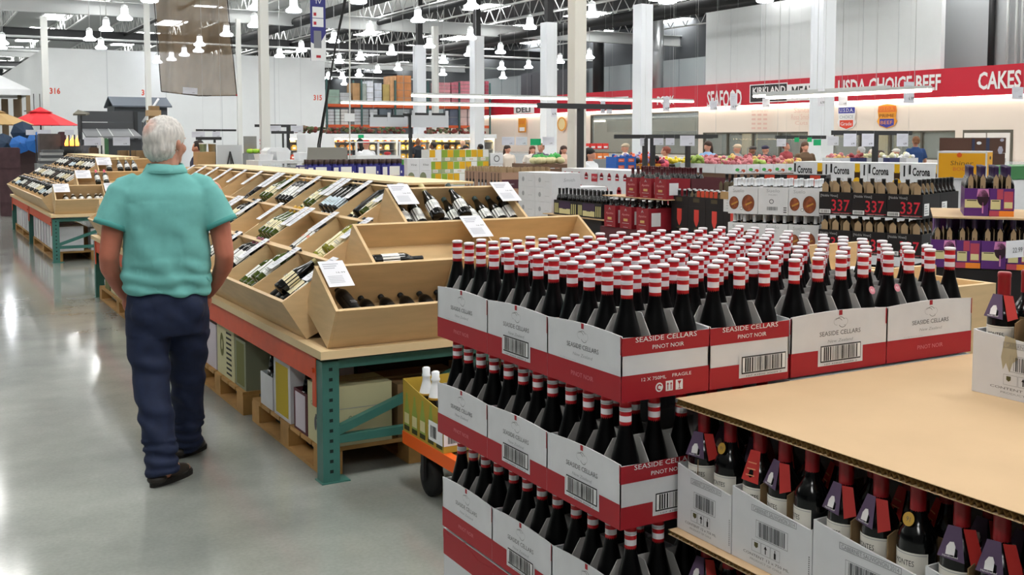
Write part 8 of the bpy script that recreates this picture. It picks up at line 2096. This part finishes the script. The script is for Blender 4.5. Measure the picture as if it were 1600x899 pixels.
p = atd(185, 249, 24.6); m = MB(); m.box(0, -0.15, 0, 0.95, 0.45, p.z - 0.003, M('brick_brown', '#8a5a4a', 0.7)); tag(m.build('goods_stand', None, (p.x, p.y, 0)), 'brown stand under the row of brown cartons', 'stand')
p = atd(234, 228, 30)
t = thing('wooden_crate', 'tall tan wooden crate partly unpacked, left of the man\'s head', 'crate', (p.x, p.y, 0))
for i in range(4): m = MB(); m.box(-0.02 * (i % 2), 0, p.z + 0.28 * i, 0.33, 0.4, p.z + 0.28 * i + 0.16, M('crate_tan', '#b99b74', 0.7)); m.box(0.05, 0.05, p.z + 0.28 * i + 0.16, 0.3, 0.35, p.z + 0.28 * i + 0.28, KRAFT_DARK); m.build('tier', t)
m = MB(); m.box(0, 0, 0, 0.33, 0.4, p.z, KRAFT_DARK); m.build('base', t)
m = MB(); a_ = atd(223, 191, 34); b_ = atd(248, 154, 34); m.tube((0, 0, 0), b_ - a_, 0.035, WPL, 8); m.tube((0, 0, -a_.z), (0, 0, 0), 0.03, DARK_METAL, 8); tag(m.build('leaning_pole', None, a_), 'white pole leaning on the white column left of the man', 'pole')
# ------------------------------------------------------------------ things hanging from the roof
def cloth(name, label, cat, pts, D, mat, nx=24, ny=24, wav=0.05, yoff=0):
    (tl, tr, br, bl) = [atd(q[0], q[1], D) for q in pts]
    m = MB(); vs = []; fs = []
    for j in range(ny + 1):
        for i in range(nx + 1):
            u, v = i / nx, j / ny
            p = (tl * (1 - u) + tr * u) * (1 - v) + (bl * (1 - u) + br * u) * v
            a = 9 * u + 1.5 * math.sin(3 * u) + 2 * v
            p = p + FW * (wav * (1 - 0.6 * v) * (math.sin(a) + 0.5 * math.sin(2.3 * a + 1) + 0.4 * noise.noise(Vector((u * 5, v * 4, 1))) + 0.5 * noise.noise(Vector((u * 11 + v * 4, v * 5, 2)))) )
            p.z -= 0.05 * math.sin(math.pi * u) * v
            vs.append(p - tl)
    for j in range(ny):
        for i in range(nx): fs.append((j * (nx + 1) + i, j * (nx + 1) + i + 1, (j + 1) * (nx + 1) + i + 1, (j + 1) * (nx + 1) + i))
    t = thing(name, label, cat, tl)
    m.add(vs, fs, mat, None, True); m.build('cloth', t)
    return t, tl, tr, bl, br
SHEER = M('sheer_brown_mesh', '#857159', 0.7, alpha=0.74, bump=1.0, var=0.12, scale=4.5, stretch=(1, 1, 0.4))
t, tl, tr, bl, br = cloth('sheer_cloth', 'sheer brown mesh cloth hanging from the roof above the man', 'cloth', ((236, -60), (349, -60), (370, 149), (252, 143)), 22, SHEER, 40, 30, wav=0.13)
HEM = M('cloth_hem', '#3d3128', 0.8)
m = MB(); m.path([Vector((0, 0, 0)) , (bl - tl)], 0.01, HEM, 6); m.path([tr - tl, br - tl], 0.01, HEM, 6); m.path([bl - tl, (bl + br) / 2 - tl - Vector((0, 0, 0.05)), br - tl], 0.012, HEM, 6); m.build('hem', t)
m = MB(); m.path([(0, 0, 0), (0, 0, ROOF_Z - tl.z)], 0.006, HEM, 5); m.path([tr - tl, (tr - tl) + Vector((0, 0, ROOF_Z - tr.z))], 0.006, HEM, 5); m.build('cord', t)
q = atd(297, 147, 21.85); o = card_mesh(22 * 21.85 / FPX * 1.0, 10 * 21.85 / FPX, True).build('hem_label', t); o.location = q - tl; o.rotation_euler = (0, 0.06, -0.25)
m = MB(); m.sphere(br - tl - FW * 0.02, 0.02, RED, None, 8, 6); m.build('corner_clip', t)
BNV = M('banner_blue', '#36387e', 0.6)
a = atd(486, 95, 26); b = aty(509.5, 92, a.y); zt = atd(486, -40, 26).z
t = thing('hanging_banner', 'narrow blue banner with white panels hanging from the roof', 'banner', a)
w = b.x - a.x; h = zt - a.z
m = MB(); m.box(0, 0, 0, w, 0.02, h, BNV)
X = FY(0, -0.002, 0); px_h = 26 / FPX
def by(py): return (95 - py) * px_h
m.poly([(0, 0), (w, 0), (w, by(52)), (w * 0.5, by(72)), (0, by(66))], WPL, X); m.quad(w * 0.2, by(75), w * 0.7, by(48), M('banner_grey', '#7d8087', 0.6), X, 0.002)
for p0, p1 in ((29, 9), (43, 27)): m.quad(w * 0.12, by(p0 - 1), w * 0.85, by(p1 + 2), WPL, X, 0.002); m.quad(w * 0.2, by(p0 - 4), w * 0.38, by(p0 - 9), BAD, X, 0.004)
m.quad(w * 0.35, by(90), w * 0.65, by(86), BAD, X, 0.004); m.text('TV', w / 2, by(6), 0.1, WPL, X, z=0.003)
m.build('panel', t); m = MB(); m.tube((w / 2, 0.01, h), (w / 2, 0.01, ROOF_Z - a.z), 0.008, GIRD, 5); m.build('cord', t)
CAB = M('cable_black', '#141414', 0.6)
for k, (x0, x1) in enumerate(((547, 497), (544, 500))):
    p0 = atd(x0, -30, 20); p1 = atd(x1, 226, 20); pm = (p0 + p1) / 2 + RT * -0.06
    m = MB(); top = Vector((p0.x, p0.y, ROOF_Z)); m.path([top, p0, p0 * 0.6 + p1 * 0.4 + RT * -0.03, p1, Vector((p1.x - 0.05, p1.y, 0.02))], 0.016, CAB, 7); tag(m.build('power_cable'), 'black power cable hanging from the roof to the demo station, %s strand' % ['left', 'right'][k], 'cable')
p0 = atd(548, -30, 24); p1 = atd(545.5, 210, 24); m = MB(); m.tube((p1.x, p1.y, 0.0), (p0.x, p0.y, ROOF_Z), 0.018, COLW, 8); tag(m.build('service_pole'), 'thin cream pole from floor to roof right of the black cables', 'pole')
m = MB(); m.box(-0.12, -0.03, 0, 0.12, 0.0, 0.18, WPL); tag(m.build('notice', None, (p1.x, p1.y - 0.016, atd(546, 190, 24).z)), 'white notice on the thin cream pole', 'notice')
